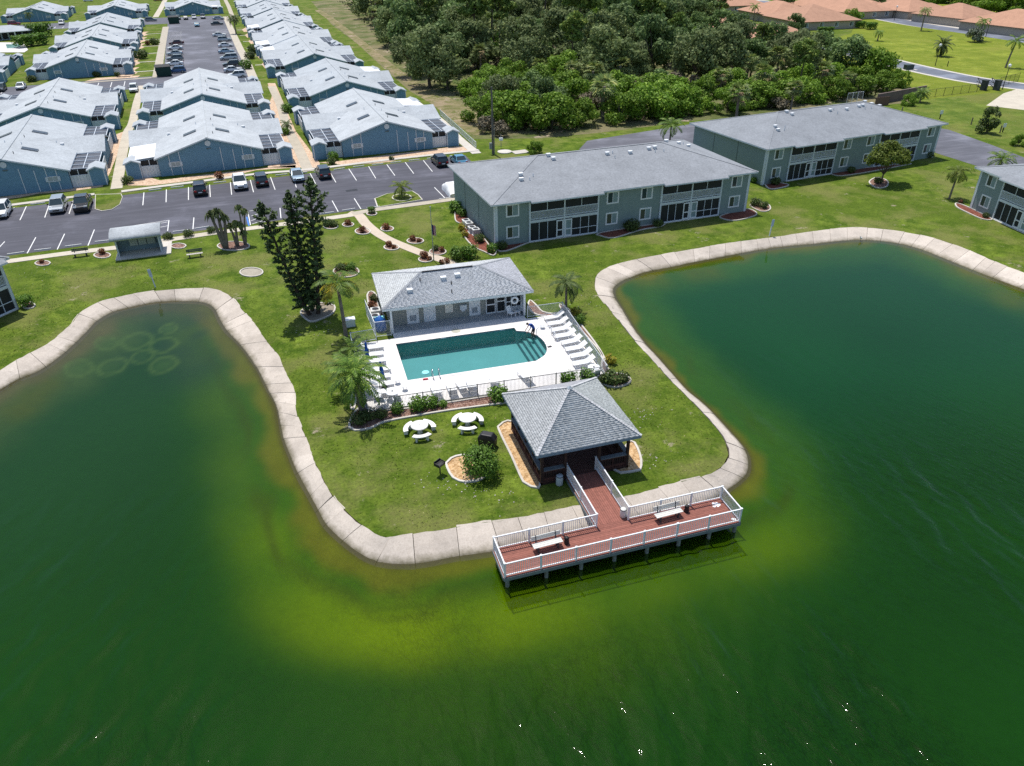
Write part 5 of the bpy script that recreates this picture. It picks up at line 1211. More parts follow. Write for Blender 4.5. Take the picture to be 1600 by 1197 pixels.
def bait(label, loc):
    t = thing('ash_urn', label, 'ash urn', loc); mb = MB(); mb.lathe([(.15, 0), (.17, .1), (.13, .36), (.15, .42)], 12); mb.build('urn_body', DARK, t, True); mb = MB(); mb.lathe([(.16, .42), (.12, .5), (.04, .53)], 12); mb.build('urn_lid', M('black_plastic', (.02,.02,.02), .5), t, True)
bait('small dark urn at the right end of the left dock bench', (12.5, 30.6, dz)); bait('small dark urn at the right end of the right dock bench', (20.75, 30.95, dz))
def bin_(label, loc, r=.2, h=.62, mat=None):
    t = thing('trash_bin', label, 'bin', loc); mb = MB(); mb.lathe([(r * .85, 0), (r, .06), (r, h), (r * .92, h + .03)], 14); mb.build('bin_body', mat or AC, t, True)
    mb = MB(); torus(mb, r, .025, 16, 6, axis='z'); o = mb.build('rim', DARK, t); o.location = (0, 0, h); mb = MB(); mb.lathe([(r * .9, h - .04), (.02, h - .03)], 14); mb.build('bin_liner', M('bin_inside', (.1,.1,.1), .8), t)
bin_('grey round bin at the corner where the walk meets the dock head', (16.72, 31.75, dz)); bin_('pale grey bin leaning by the gazebo wall left of the walk', (14.1, 36.2, 0), .24, .75, M('pale_bin', (.45,.5,.52), .5))
mb = MB()
for k in range(9):
    a = random.uniform(0, 6.28); r = random.uniform(0, .3); mb.lathe([(random.uniform(.06, .16), 0), (.02, .006)], 8, (math.cos(a) * r, math.sin(a) * r * .6, 0))
tag(stuff(mb.build('bird_droppings', WHITE, loc=(22.85, 30.95, dz + .005))), 'white splash of bird droppings on the dock corner', 'droppings')
mb = MB()
for k in range(5):
    a = random.uniform(0, 6.28); r = random.uniform(0, .15); mb.lathe([(random.uniform(.04, .1), 0), (.02, .006)], 8, (math.cos(a) * r, math.sin(a) * r * .6, 0))
tag(stuff(mb.build('bird_droppings', WHITE, loc=(23.25, 29.4, dz + .005))), 'white splash of bird droppings at the outer dock corner', 'droppings')

# ------------------------------------------------------------------ pool furniture
SLING = M('sling_white', (.76,.76,.75), .7, .04, 4); FRAMEW = WHITE; SLINGD = M('sling_shadow', (.5,.52,.54), .7)
def lounger_proto():
    t = thing('sun_lounger', 'x', 'sun lounger', (0, 0, zd))
    n = 9                                             # foot at -x, head at +x, raised back
    def strip(x0, z0, x1, z1, name):
        mb = MB(); L_ = math.hypot(x1 - x0, z1 - z0); k = int(L_ / .085)
        for i in range(k):
            a, b_ = i / k, (i + .93) / k
            p0, p1 = (x0 + (x1 - x0) * a, z0 + (z1 - z0) * a), (x0 + (x1 - x0) * b_, z0 + (z1 - z0) * b_)
            mb.add([(p0[0], -.3, p0[1]), (p1[0], -.3, p1[1]), (p1[0], .3, p1[1]), (p0[0], .3, p0[1])], [(0, 1, 2, 3)])
        return stuff(mb.build(name, SLING, t))
    strip(-.95, .36, .3, .36, 'seat_straps'); strip(.32, .37, .95, .78, 'back_straps')
    for y in (-.32, .32):
        mb = MB(); mb.bar((-1.0, y, .35), (.38, y, .35), .05); mb.build('side_rail', FRAMEW, t); mb = MB(); mb.bar((.3, y, .35), (.98, y, .79), .045); mb.build('back_rail', FRAMEW, t)
        for x in (-.85, .55): mb = MB(); mb.box(x - .025, y - .025, 0, x + .025, y + .025, .35); mb.build('leg', FRAMEW, t)
        mb = MB(); mb.bar((.35, y, .33), (.6, y, .33), .04); mb.build('rear_rail', FRAMEW, t)
    return t
LP = lounger_proto(); cnt = 0
def lounger(loc, rz, label, group):
    global cnt
    place(LP, cnt, (loc[0], loc[1], zd), rz, label, group); cnt += 1
ords = ('first', 'second', 'third', 'fourth', 'fifth', 'sixth', 'seventh', 'eighth')
gr = 'loungers along the lake fence'
for i in range(8):
    y = 59.3 - i * 1.27; lounger((22.0 - i * .055 + random.uniform(-.12, .12), y), R(2 + random.uniform(-4, 4)), 'white strap lounger along the lake side fence, %s from the pool house' % ords[i], gr)
gr = 'loungers along the palm fence'
for i, y in enumerate((58.7, 57.4, 56.2, 54.6, 53.4, 52.2, 51.0)):
    lounger((4.55 + random.uniform(-.15, .15), y), R(180 + random.uniform(-6, 6)), 'white strap lounger along the palm side fence, %s from the pool house' % ords[i], gr)
gr = 'loungers along the near fence'
for i, (x, a) in enumerate(((8.6, -88), (9.85, -92), (10.75, -86), (11.5, -94), (13.4, -100), (16.1, -82))):
    lounger((x, 49.7), R(a), 'white strap lounger backing onto the near fence, %s counted from the palm' % ords[i], gr)
UMB = M('royal_blue_canvas', (.012,.085,.36), .8, .2, 4)
def umbrella(label, loc, h, lean):
    t = thing('closed_umbrella', label, 'umbrella', loc, 0, 'closed blue umbrellas'); t.rotation_euler = (0, lean, 0)
    mb = MB(); mb.cyl(0, 0, 0, h - .1, .024, n=8); mb.build('pole', WHITE2, t)
    mb = MB(); prof = [(.05, .95), (.2, 1.0), (.17, 1.3), (.14, 1.6), (.17, 1.75), (.12, 2.0), (.09, h - .1), (.02, h + .06)]
    vs = []; k = 12
    for r, z in prof:
        for j in range(k): a = 2 * math.pi * j / k; q = r * (1.15 if j % 2 else .8); vs.append((q * math.cos(a), q * math.sin(a), z))
    mb.add(vs, [(i * k + j, i * k + (j + 1) % k, (i + 1) * k + (j + 1) % k, (i + 1) * k + j) for i in range(len(prof) - 1) for j in range(k)]); mb.build('folded_canopy', UMB, t)
    mb = MB(); mb.lathe([(.16, 1.62), (.17, 1.66), (.16, 1.7)], 12); mb.build('tie_strap', M('strap_blue', (.1,.25,.5), .7), t)
    mb = MB(); mb.lathe([(.28, 0), (.28, .07), (.06, .12)], 14); mb.build('base', DARK, t)
umbrella('closed blue umbrella farther along the palm side loungers', (4.0, 55.5, zd), 2.55, -.03); umbrella('closed blue umbrella nearer the frond hanging over the loungers', (4.75, 52.0, zd), 2.5, -.05)
def round_table(label, loc, r=.6):
    t = thing('patio_table', label, 'table', loc)
    mb = MB(); mb.lathe([(r, .68), (r, .72), (.03, .725)], 22); mb.build('tabletop', WHITE, t)
    mb = MB(); mb.lathe([(.1, .726), (.02, .73)], 10); mb.build('umbrella_hole', DARK, t)
    for k in range(4): a = k * math.pi / 2 + .4; mb = MB(); mb.bar((r * .7 * math.cos(a), r * .7 * math.sin(a), 0), (r * .6 * math.cos(a), r * .6 * math.sin(a), .68), .035); mb.build('leg', WHITE2, t)
round_table('round white table in the near left corner of the pool deck', (5.15, 50.2, zd)); round_table('round white table in the near right corner of the pool deck', (21.75, 48.75, zd), .5)
for lab, x, y, a in (('white chair left of the corner table nearest the palm', 4.0, 50.4, 75), ('white chair tucked between the corner table and near fence post', 4.25, 49.5, 150), ('white chair on the near side of the corner table by the palm', 5.3, 49.3, 185), ('grey white chair below the right corner table', 21.7, 48.15, 180)):
    t = patio_chair('patio_chair', lab, (x, y, zd), R(a)); t['group'] = 'white pool deck chairs'
for i, (x, y) in enumerate(((6.6, 51.2), (6.2, 52.4), (20.4, 58.0))):
    t = thing('side_table', ('low white side table by the nearest palm side lounger', 'low white side table among the palm side loungers', 'low white side table among the lake side loungers')[i], 'side table', (x - (.35 if i < 2 else 0), y, zd)); mb = MB(); mb.lathe([(.25, .38), (.25, .41), (.02, .415)], 14); mb.build('tabletop', WHITE, t)
    for k in range(3): a = k * 2.1; mb = MB(); mb.bar((.2 * math.cos(a), .2 * math.sin(a), 0), (.16 * math.cos(a), .16 * math.sin(a), .38), .03); mb.build('leg', WHITE2, t)
# picnic tables: round top, three curved benches
def picnic(label, px, rz):
    c = G(*px); t = thing('picnic_table', label, 'picnic table', (c.x, c.y, 0), rz, 'round concrete picnic tables')
    WC = concrete('white_concrete', (.74,.73,.71), .06)
    mb = MB(); mb.lathe([(.16, 0), (.2, .05), (.14, .3), (.2, .66)], 12); mb.build('pedestal', WC, t, True)
    mb = MB(); mb.lathe([(.60, .67), (.65, .69), (.65, .755), (.62, .77), (.02, .772)], 26); mb.build('tabletop', WC, t)
    mb = MB(); mb.lathe([(.035, .773), (.01, .777)], 8); mb.build('umbrella_hole', DARK, t)
    for k in range(3):
        a0 = k * 2 * math.pi / 3; arcs = [a0 + R(-37 + 74 * j / 10) for j in range(11)]
        mb = MB(); ri, ro = .86, 1.22; vs = []
        for z in (.40, .47):
            vs += [(ri * math.cos(a), ri * math.sin(a), z) for a in arcs] + [(ro * math.cos(a), ro * math.sin(a), z) for a in arcs]
        m = 11; fs = []
        for j in range(10): fs += [(j, j + 1, m + j + 1, m + j), (2 * m + j, 3 * m + j, 3 * m + j + 1, 2 * m + j + 1), (j, 2 * m + j, 2 * m + j + 1, j + 1), (m + j, m + j + 1, 3 * m + j + 1, 3 * m + j)]
        fs += [(0, m, 3 * m, 2 * m), (m - 1, 3 * m - 1, 4 * m - 1, 2 * m - 1)]
        mb.add(vs, fs); be = mb.build('bench', WC, t)
        for j in (-.38, .38): mb = MB(); mb.box(-.14, -.06, 0, .14, .06, .4); mb.build('bench_leg', WC, be, loc=(1.04 * math.cos(a0 + j), 1.04 * math.sin(a0 + j), 0), rz=a0 + j)
    return t
picnic('round white picnic table with curved benches, left of the pair on the lawn', (656.5, 677), R(28)); picnic('round white picnic table with curved benches, right of the pair near the gazebo', (731, 665), R(15))
# grills
c = G(688, 741); t = thing('charcoal_grill', 'black post-mounted charcoal grill standing on the lawn beside the gravel ring', 'grill', (c.x, c.y, 0), R(35))
mb = MB(); mb.cyl(0, 0, 0, .82, .045); mb.build('post', DARK, t)
mb = MB(); mb.box(-.32, -.24, .82, .32, .24, .85); mb.box(-.32, -.24, .85, -.29, .24, 1.05); mb.box(.29, -.24, .85, .32, .24, 1.05); mb.box(-.32, .21, .85, .32, .24, 1.12); mb.box(-.32, -.24, .85, .32, -.21, .92); mb.build('firebox', DARK, t)
mb = MB()
for k in range(9): mb.box(-.27 + k * .065, -.22, .96, -.25 + k * .065, .2, .975)
mb.build('grate', M('grate_steel', (.1,.1,.1), .5, metal=.6), t)
c = G(762, 697); t = thing('covered_grill', 'black covered barbecue standing behind the clipped round shrub', 'grill', (c.x, c.y, 0), R(-35))
mb = MB(); mb.add([(-.62,-.3,.08),(.62,-.3,.08),(.62,.3,.08),(-.62,.3,.08),(-.66,-.34,.8),(.66,-.34,.8),(.66,.34,.8),(-.66,.34,.8),(-.4,-.26,1.12),(.4,-.26,1.12),(.4,.26,1.15),(-.4,.26,1.15)], [(3,2,1,0),(0,1,5,4),(1,2,6,5),(2,3,7,6),(3,0,4,7),(4,5,9,8),(5,6,10,9),(6,7,11,10),(7,4,8,11),(8,9,10,11)]); mb.build('cover', M('black_vinyl', (.018,.018,.022), .45, .2, 3), t, bev=.06)
for x in (-.5, .5): mb = MB(); mb.cyl(x, 0, 0, .1, .05); mb.build('caster', DARK, t)
bin_('pale blue bin standing beside the covered barbecue', tuple(G(770, 699)), .19, .75, M('pale_blue_bin', (.36,.46,.52), .5))
# ------------------------------------------------------------------ foliage
def quads(C, size, up=0.3, nrm=None, aspect=1.0):
    """leaf quads at points C, random orientation biased to a normal field"""
    n = len(C); d = rng.normal(size=(n, 3))
    if nrm is not None: d = d * .75 + nrm * 1.1
    d[:, 2] += up; d /= np.linalg.norm(d, axis=1, keepdims=True) + 1e-9
    a = np.cross(d, rng.normal(size=(n, 3))); a /= np.linalg.norm(a, axis=1, keepdims=True) + 1e-9
    b_ = np.cross(d, a); s = (size * rng.uniform(.6, 1.35, n))[:, None]
    V = np.stack([C - a * s * aspect, C - b_ * s * .62, C + a * s * aspect, C + b_ * s * .62], 1).reshape(-1, 3)
    return V, np.arange(4 * n).reshape(n, 4)
def crown_pts(blobs, n, shell=.35):
    """points through a set of ellipsoid clumps (x,y,z,rx,ry,rz), denser towards each clump's skin"""
    B = np.array(blobs); w = (B[:, 3] * B[:, 4] * B[:, 5]) ** .67; idx = rng.choice(len(B), n, p=w / w.sum())
    d = rng.normal(size=(n, 3)); d /= np.linalg.norm(d, axis=1, keepdims=True); r = 1 - shell * rng.random(n) ** 1.5
    r *= 1 + .12 * rng.normal(size=n)
    P = B[idx, :3] + d * r[:, None] * B[idx, 3:6]; return P, d
def clumps(R_, H0, H1, k, cr, flat=.8, seed=None):
    out = []
    for i in range(k):
        a = rng.uniform(0, 6.28); t = rng.random(); z = H0 + (H1 - H0) * t
        rr = R_ * math.sqrt(max(.05, 1 - ((t - .35) / .68) ** 2)) * rng.uniform(.45, 1.0)
        c = cr * rng.uniform(.65, 1.25); out.append((rr * math.cos(a), rr * math.sin(a), z, c, c, c * flat))
    return out
def limbs(mb, base_r, h, targets, bend=.15):
    mb.tube([(0, 0, -.1), (rng.normal() * bend, rng.normal() * bend, h * .5), (rng.normal() * bend * 1.5, rng.normal() * bend * 1.5, h)], [base_r, base_r * .75, base_r * .55], 7)
    for t in targets: mb.tube([(0, 0, h * .85), (t[0] * .5, t[1] * .5, h * .8 + (t[2] - h * .8) * .6), (t[0] * .9, t[1] * .9, t[2])], [base_r * .5, base_r * .3, base_r * .12], 5)
BARK = M('bark', (.11,.085,.065), .95, .3, 3, fine=12); PALMB = M('palm_trunk', (.20,.17,.14), .95, .2, 2, fine=9)
F_OAK = isl('oak_leaves', (0.147,0.233,0.075), .45, .7, (0.248,0.344,0.117), trans=.28)
F_OAK2 = isl('grey_oak_leaves', (.170,.225,.085), .4, .75, (.27,.32,.13), trans=.28)
F_PEP = isl('bright_leaves', (0.164,0.299,0.026), .45, .65, (0.290,0.420,0.055), trans=.28)
F_PINE = isl('pine_needles', (0.139,0.222,0.047), .4, .75, (0.302,0.350,0.070), trans=.2)
F_FAN = isl('fan_leaves', (0.151,0.222,0.061), .45, .6, (0.422,0.422,0.121), trans=.28)
F_DEAD = isl('dry_brush', (0.204,0.174,0.114), .35, .9, (0.288,0.252,0.180))
F_NORF = isl('araucaria_needles', (0.072,0.118,0.039), .4, .8, (0.132,0.181,0.053))
F_PALM = isl('palm_leaves', (0.113,0.209,0.029), .4, .55, (0.241,0.322,0.048), trans=.28)
F_GOLD = isl('golden_palm_leaves', (0.208,0.221,0.019), .4, .55, (0.546,0.416,0.026), trans=.28)
F_DUST = isl('light_tree_leaves', (0.126,0.174,0.026), .4, .65, (0.204,0.240,0.042), trans=.28)
F_SHR = isl('shrub_leaves', (0.097,0.201,0.020), .4, .55, (0.177,0.306,0.040), trans=.2)
F_SHD = isl('dark_shrub_leaves', (0.075,0.120,0.030), .4, .6, (0.135,0.165,0.045), trans=.2)
F_RED = isl('croton_leaves', (0.192,0.072,0.036), .5, .55, (0.360,0.156,0.048), trans=.2)
F_YEL = isl('yellow_leaves', (.30,.27,.02), .4, .55, (.42,.36,.03), trans=.2)
F_DRYF = isl('dry_fronds', (.26,.20,.11), .3, .8)
def tree_proto(name, cat, blobs, n, size, mat, th, tr, aspect=1.0, up=.35, tgt=5):
    t = thing(name, 'x', cat)
    P, d = crown_pts(blobs, n); V, Fq = quads(P, size, up, d, aspect)
    V[:, 2] = np.maximum(V[:, 2], .05)
    link('crown', mesh_np('crown', V, Fq, mat), t)
    mb = MB(); ts = [blobs[i][:3] for i in rng.choice(len(blobs), min(tgt, len(blobs)), False)]; limbs(mb, tr, th, ts); mb.build('trunk', BARK, t)
    return t
PROTO = {'oak': [], 'greyoak': [], 'pepper': [], 'pine': [], 'sabal': [], 'brush': []}
for i in range(4): PROTO['oak'].append(tree_proto('oak_tree', 'tree', clumps(3.6, 2.2, 7.4, 22, 1.35), 3900, .27, F_OAK, 2.6, .28))
for i in range(3): PROTO['greyoak'].append(tree_proto('oak_tree', 'tree', clumps(4.4, 1.8, 8.2, 28, 1.45), 4500, .26, F_OAK2, 2.4, .34))
for i in range(4): PROTO['pepper'].append(tree_proto('pepper_bush', 'bush', clumps(3.2, .6, 4.6, 24, 1.1), 4800, .20, F_PEP, 1.2, .14))
for i in range(2): PROTO['pine'].append(tree_proto('pine_tree', 'tree', clumps(2.9, 8.0, 13.0, 26, .95, .55), 2600, .26, F_PINE, 9.0, .24, 1.5))
for i in range(2): PROTO['brush'].append(tree_proto('dry_bush', 'bush', clumps(2.4, .4, 2.6, 16, .9), 1300, .2, F_DEAD, .8, .06, 1.6))
def fan_head(n_f, r, z, mat, hang=.5):
    Vs, Fs = [], []; o = 0
    for i in range(n_f):
        a = rng.uniform(0, 6.28); el = rng.uniform(-.7, 1.2); d = np.array([math.cos(a) * math.cos(el), math.sin(a) * math.cos(el), math.sin(el)])
        c = np.array([0, 0, z]) + d * r * .55; s = np.cross(d, [0, 0, 1.0]); s /= np.linalg.norm(s) + 1e-9; u = np.cross(s, d)
        for k in range(9):
            b_ = R(-80 + 20 * k); t = d * math.cos(b_) + s * math.sin(b_); l = r * .62 * rng.uniform(.85, 1.1)
            p = c + t * l * .55; q = c + t * l + np.array([0, 0, -hang * l * .45]); w = np.cross(t, u) * .055 * r
            Vs += [c, p - w, q, p + w]; Fs.append([o, o + 1, o + 2, o + 3]); o += 4
    return np.array(Vs), np.array(Fs)
for i in range(2):
    t = thing('cabbage_palm', 'x', 'palm tree'); V, Fq = fan_head(34, 1.9, 4.2, F_FAN); link('crown', mesh_np('crown', V, Fq, F_FAN), t)
    V, Fq = fan_head(9, 1.3, 3.4, F_DRYF, 1.6); link('dry_skirt', mesh_np('dry_skirt', V, Fq, F_DRYF), t)
    mb = MB(); mb.tube([(0, 0, -.1), (.1, .05, 2.2), (0, 0, 4.2)], [.24, .2, .2], 8); mb.build('trunk', PALMB, t); PROTO['sabal'].append(t)
USED = set()
LBL = {'oak': ('dark green broad-leaved tree among many in the dense wood', 'dark trees of the wood'), 'greyoak': ('grey-green spreading oak among many in the dense wood', 'grey-green oaks of the wood'),
       'pepper': ('bright green bushy growth along the near edge of the wood', 'bright bushes at the wood edge'), 'pine': ('tall pine with tufted crown standing in the wood', 'pines of the wood'),
       'sabal': ('cabbage palm with fan leaves growing among the wood edge bushes', 'cabbage palms of the wood'), 'brush': ('grey-brown leafless thicket among green bushes at the wood edge', 'dry thickets of the wood')}
def plant(kind, x, y, s, label=None, group=None, rz=None, sz=None):
    i = random.randrange(len(PROTO[kind])); p = PROTO[kind][i]
    o = place(p, (kind, i) in USED, (x, y, 0), rz if rz is not None else random.uniform(0, 6.28), label or LBL[kind][0], group if label else LBL[kind][1], (s, s, (sz or s) * random.uniform(.9, 1.1)))
    if label and not group and 'group' in o: del o['group']
    USED.add((kind, i)); return o
# the wood: individual trees on a jittered spread inside its outline
WOOD = [G(*p) for p in ((500,3),(530,3),(575,45),(612,88),(640,110),(690,138),(730,165),(770,187),(790,205),(850,212),(950,200),(1050,186),(1100,183),(1200,168),(1300,163),(1400,150),(1395,128),(1345,118),(1290,108),(1230,90),(1150,72),(1105,45),(1075,22),(1030,12),(1020,2))]
wp = np.array([(p.x, p.y) for p in WOOD])
def inside(x, y, poly=wp):
    c = False; n = len(poly)
    for i in range(n):
        x1, y1 = poly[i]; x2, y2 = poly[i - 1]
        if (y1 > y) != (y2 > y) and x < (x2 - x1) * (y - y1) / (y2 - y1) + x1: c = not c
    return c
def edge_d(x, y):
    return float(seg_dist(np.array([[x, y]]), [Vector((p[0], p[1], 0)) for p in list(wp) + [wp[0]]])[0])
pts = []
# front belt of bright bushes, individually placed
for px, py, s in ((752,190,.9),(790,196,1.1),(822,200,1.15),(862,203,1.2),(815,172,1.1),(850,170,1.15),(890,178,1.1),(770,165,.95),(800,150,1),(845,148,1.1),(885,152,1.05),(912,196,.8),(968,190,1.05),(1005,186,1.15),(1040,180,1.1),(985,168,1.05),(1020,162,1.1),(1055,160,1.0),(1072,176,1.05),(1100,166,1),(1135,176,.9),(1160,168,.9),(1190,166,.95),(1225,162,.9),(1262,158,.9),(1300,155,.85),(1335,150,.85),(1380,142,.8),(930,160,.95),(955,152,.9),(1150,150,1),(1200,146,1),(1250,140,.95),(1290,136,.9),(1340,134,.9),(1120,148,1),(760,140,.9),(735,150,.8)):
    c = G(px, py); plant('pepper', c.x, c.y, s * random.uniform(1.1, 1.3), sz=s * 1.05); pts.append((c.x, c.y, 4.2))
for px, py, s in ((942,186,1.15),(940,178,.9),(925,152,1.0),(967,140,1),(1065,128,1),(1055,118,.9),(1150,190,.85),(1165,136,1.05),(1188,160,1.1),(1210,128,1),(1125,152,1),(1280,150,.9),(895,140,.9),(1235,172,.8),(790,66,1.2),(1320,150,.8),(1090,122,1.0),(1145,120,1.05)):
    c = G(px, py); plant('sabal', c.x, c.y, s * random.uniform(1.15, 1.35)); pts.append((c.x, c.y, 2.6))
for px, py, s in ((1030,142,1.3),(1050,138,1.2),(1010,146,1.1),(760,205,.9),(782,211,.8),(1075,140,1),(920,168,1),(1215,170,.8),(1345,150,.8)):
    c = G(px, py); plant('brush', c.x, c.y, s); pts.append((c.x, c.y, 2.6))
lead = [('greyoak', 672, 137, 1.4, 'wide grey-green oak leaning over the dirt track, nearest the villas'), ('greyoak', 648, 118, 1.15, 'grey-green oak behind the wide oak by the dirt track'), ('greyoak', 700, 140, 1.2, 'round dark oak right of the wide oak by the track'),
        ('pine', 782, 98, 1.22, 'tallest pine rising above the bushes left in the wood'), ('pine', 895, 118, 1.05, 'rounded pine above bright bushes in the middle of the wood'), ('pepper', 835, 240, .42, 'small yellow-green bush alone on the lawn behind the pole')]
for k, px, py, s, lab in lead:
    c = G(px, py); plant(k, c.x, c.y, s, lab, None); pts.append((c.x, c.y, 4.5))
cand = 0
while cand < 6000 and len(pts) < 330:
    cand += 1
    t = random.random(); y = 125 + 300 * t ** 1.35; x = random.uniform(22, 190)
    if not inside(x, y): continue
    e = edge_d(x, y)
    if e < 2.5: continue
    r = 3.6 + max(0, y - 150) * .012
    if any((x - a) ** 2 + (y - b_) ** 2 < ((r + c) * .72) ** 2 for a, b_, c in pts): continue
    q = random.random()
    if e < 9 and y < 175 and x > 60: k = 'pepper' if q < .6 else 'sabal' if q < .75 else 'oak'
    else: k = 'oak' if q < .38 else 'greyoak' if q < .6 else 'sabal' if q < .74 else 'pine' if q < .82 else 'pepper' if q < .97 else 'brush'
    s = random.choice((.75, .9, 1.0, 1.1, 1.3, 1.5)) * (1 + max(0, y - 150) * .0016)
    plant(k, x, y, s); pts.append((x, y, r))
# undergrowth closing the gaps between the trunks
n = 26000; X = rng.uniform(22, 190, n); Y = 125 + 320 * rng.random(n) ** 1.2
ok = np.array([inside(a, b_) for a, b_ in zip(X, Y)]); X, Y = X[ok], Y[ok]
P = np.stack([X, Y, rng.random(len(X)) ** 1.5 * 1.7], 1); V, Fq = quads(P, .42, .5)
o = link('undergrowth', mesh_np('undergrowth', V, Fq, isl('undergrowth_leaves', (.05,.075,.02), .5, .8, (.12,.13,.05)))); stuff(o); o['label'] = 'low tangled undergrowth between the trees of the wood'

# ------------------------------------------------------------------ palms
def frond(L_, az, el, droop, w, nseg=9, leaf=.55, vee=.25):
    """one feather leaf: rachis curve with leaflets both sides"""
    Vs, Fs = [], []; o = 0
    d = np.array([math.cos(az), math.sin(az), 0]); s = np.array([-math.sin(az), math.cos(az), 0]); p = np.zeros(3); pts_ = [p.copy()]
    for i in range(nseg * 2):
        e = el - droop * ((i + .5) / (nseg * 2)) ** 1.3; p = p + (d * math.cos(e) + np.array([0, 0, 1]) * math.sin(e)) * (L_ / (nseg * 2)); pts_.append(p.copy())
    for i in range(2, nseg * 2):
        t = i / (nseg * 2); tan = pts_[i + 1] - pts_[i - 1]; tan /= np.linalg.norm(tan); l = leaf * math.sin(math.pi * min(1, t * .85 + .12)) * rng.uniform(.85, 1.1); hw = L_ / (nseg * 2) * .55
        for sg in (-1, 1):
            a = pts_[i]; out = s * sg * .85 + tan * .5 + np.array([0, 0, -vee - .5 * t * rng.random()]); out /= np.linalg.norm(out); tip = a + out * l; m_ = a + out * l * .5
            Vs += [a - tan * hw * .5, m_ - tan * hw, tip, m_ + tan * hw]; Fs.append([o, o + 1, o + 2, o + 3]); o += 4
    for i in range(0, nseg * 2, 2):
        a, b_ = pts_[i], pts_[i + 2]; q = s * .03; Vs += [a - q, a + q, b_ + q, b_ - q]; Fs.append([o, o + 1, o + 2, o + 3]); o += 4
    return np.array(Vs), np.array(Fs)
def palm(label, x, y, h, L_, n, mat=F_PALM, lean=(0, 0), tr=.13, droop=1.7, leaf=.5, group=None, el=(1.15, -.25), dry=0, mat2=None, name='palm_tree', z=0, boss=False):
    t = thing(name, label, 'palm tree', (x, y, z), 0, group)
    top = np.array([lean[0], lean[1], h])
    mb = MB(); mb.tube([(0, 0, -.1), (0, 0, .3), (lean[0] * .35, lean[1] * .35, h * .5), tuple(top)], [tr * 1.5, tr * 1.15, tr, tr * .8], 9); mb.build('trunk', PALMB, t, True)
    if boss: mb = MB(); mb.tube([tuple(top - [0, 0, .05]), tuple(top + [0, 0, .7])], [tr * .8, tr * .5], 8); mb.build('crownshaft', M('crownshaft_green', (.10,.17,.04), .5), t, True)
    Vs, Fs, mi = [], [], []; o = 0
    for i in range(n):
        f = i / max(1, n - 1); e = el[0] + (el[1] - el[0]) * f + rng.normal() * .1
        V, Fq = frond(L_ * rng.uniform(.85, 1.1), i * 2.4 + rng.normal() * .15, e, droop * rng.uniform(.8, 1.2) , .1, leaf=leaf)
        V = V + top + np.array([0, 0, .5 if boss else .05]); Vs.append(V); Fs.append(Fq + o); o += len(V); mi += [1 if (mat2 and f > .4 and rng.random() < .85) else 0] * len(Fq)
    link('fronds', mesh_np('fronds', np.concatenate(Vs), np.concatenate(Fs), [mat, mat2 or mat], mi=mi), t)
    return t
PG = lambda px, py: (G(px, py).x, G(px, py).y)
palm('tall palm with drooping golden fronds beside the dark pines', *PG(541, 527), 4.9, 2.6, 15, lean=(-.1, 0), mat2=F_GOLD, droop=2.1, leaf=.75, el=(1.2, -.1), boss=True, tr=.16)
palm('bushy palm with fronds hanging over the pool loungers', *PG(567, 648), 3.3, 3.1, 26, tr=.24, droop=1.9, leaf=.6, el=(1.3, -.5), lean=(-.2, .4))
palm('low bushy palm at the left pool fence behind the hanging palm', *PG(552, 612), 2.2, 2.4, 24, tr=.2, droop=1.8, leaf=.55, el=(1.35, -.3))
palm('small palm tuft at the upper left corner of the pool fence', *PG(556, 566), 1.3, 1.7, 16, tr=.12, droop=1.5, leaf=.4)
palm('dark green palm beyond the pool fence near the right lake', *PG(884, 486), 2.9, 2.3, 20, F_SHD, droop=1.9, leaf=.55, tr=.13, el=(1.2, -.5))
palm('slim feathery palm on the lawn before the right edge apartments', *PG(1483, 311), 3.6, 2.3, 18, F_DUST, droop=2.3, leaf=.6, tr=.12, lean=(.45, .2), el=(1.1, -.3))
palm('low green palm at the right edge beside the cut apartment roof', *PG(1560, 266), 1.6, 2.6, 18, F_PALM, droop=1.6, leaf=.6, tr=.16)
palm('short yellow-green palm on the car park grass island', *PG(628, 309), 1.5, 1.9, 18, F_DUST, droop=1.8, leaf=.5, tr=.12)
palm('green palm top showing above the ridge behind the front apartments', *PG(1046, 226), 3.2, 3.0, 18, F_PALM, droop=1.7, leaf=.7)
palm('big shaggy palm at the upper right corner of the far car park', *PG(369, 53), 5.2, 3.4, 26, F_SHD, droop=2.2, leaf=.8, tr=.22)
palm('small dark palm before the top left villa gable', *PG(49, 38), 3.6, 2.6, 16, F_SHD, droop=1.9, leaf=.7)
palm('royal palm on the far lawn nearest the top road bend', *PG(1439, 48), 5.6, 3.2, 15, F_PALM, droop=1.7, leaf=.8, boss=True, tr=.2)
palm('royal palm leaning by the gate at the right edge', *PG(1571, 106), 5.6, 3.2, 15, F_PALM, droop=1.7, leaf=.8, lean=(.8, 0), boss=True, tr=.2)
palm('palm rising from a silver-grey bush on the far lawn', *PG(1528, 64), 5.4, 3.2, 16, F_PALM, droop=1.9, leaf=.8, tr=.2)
palm('short stocky palm in a mulch ring on the far lawn', *PG(1371, 64), 2.4, 2.2, 16, F_PALM, droop=1.8, leaf=.6, tr=.18)
palm('palm before the nearest red roof, left of two', *PG(1177, 33), 5.0, 2.8, 15, F_PALM, droop=2.0, leaf=.8, tr=.16)
palm('palm before the nearest red roof, right of two', *PG(1206, 31), 3.6, 3.0, 15, F_DUST, droop=1.9, leaf=.8, tr=.16)
palm('palm in front of the garages across the top road, left of two', *PG(1492, 34), 5.0, 2.6, 14, F_SHD, droop=2, leaf=.8, tr=.16)
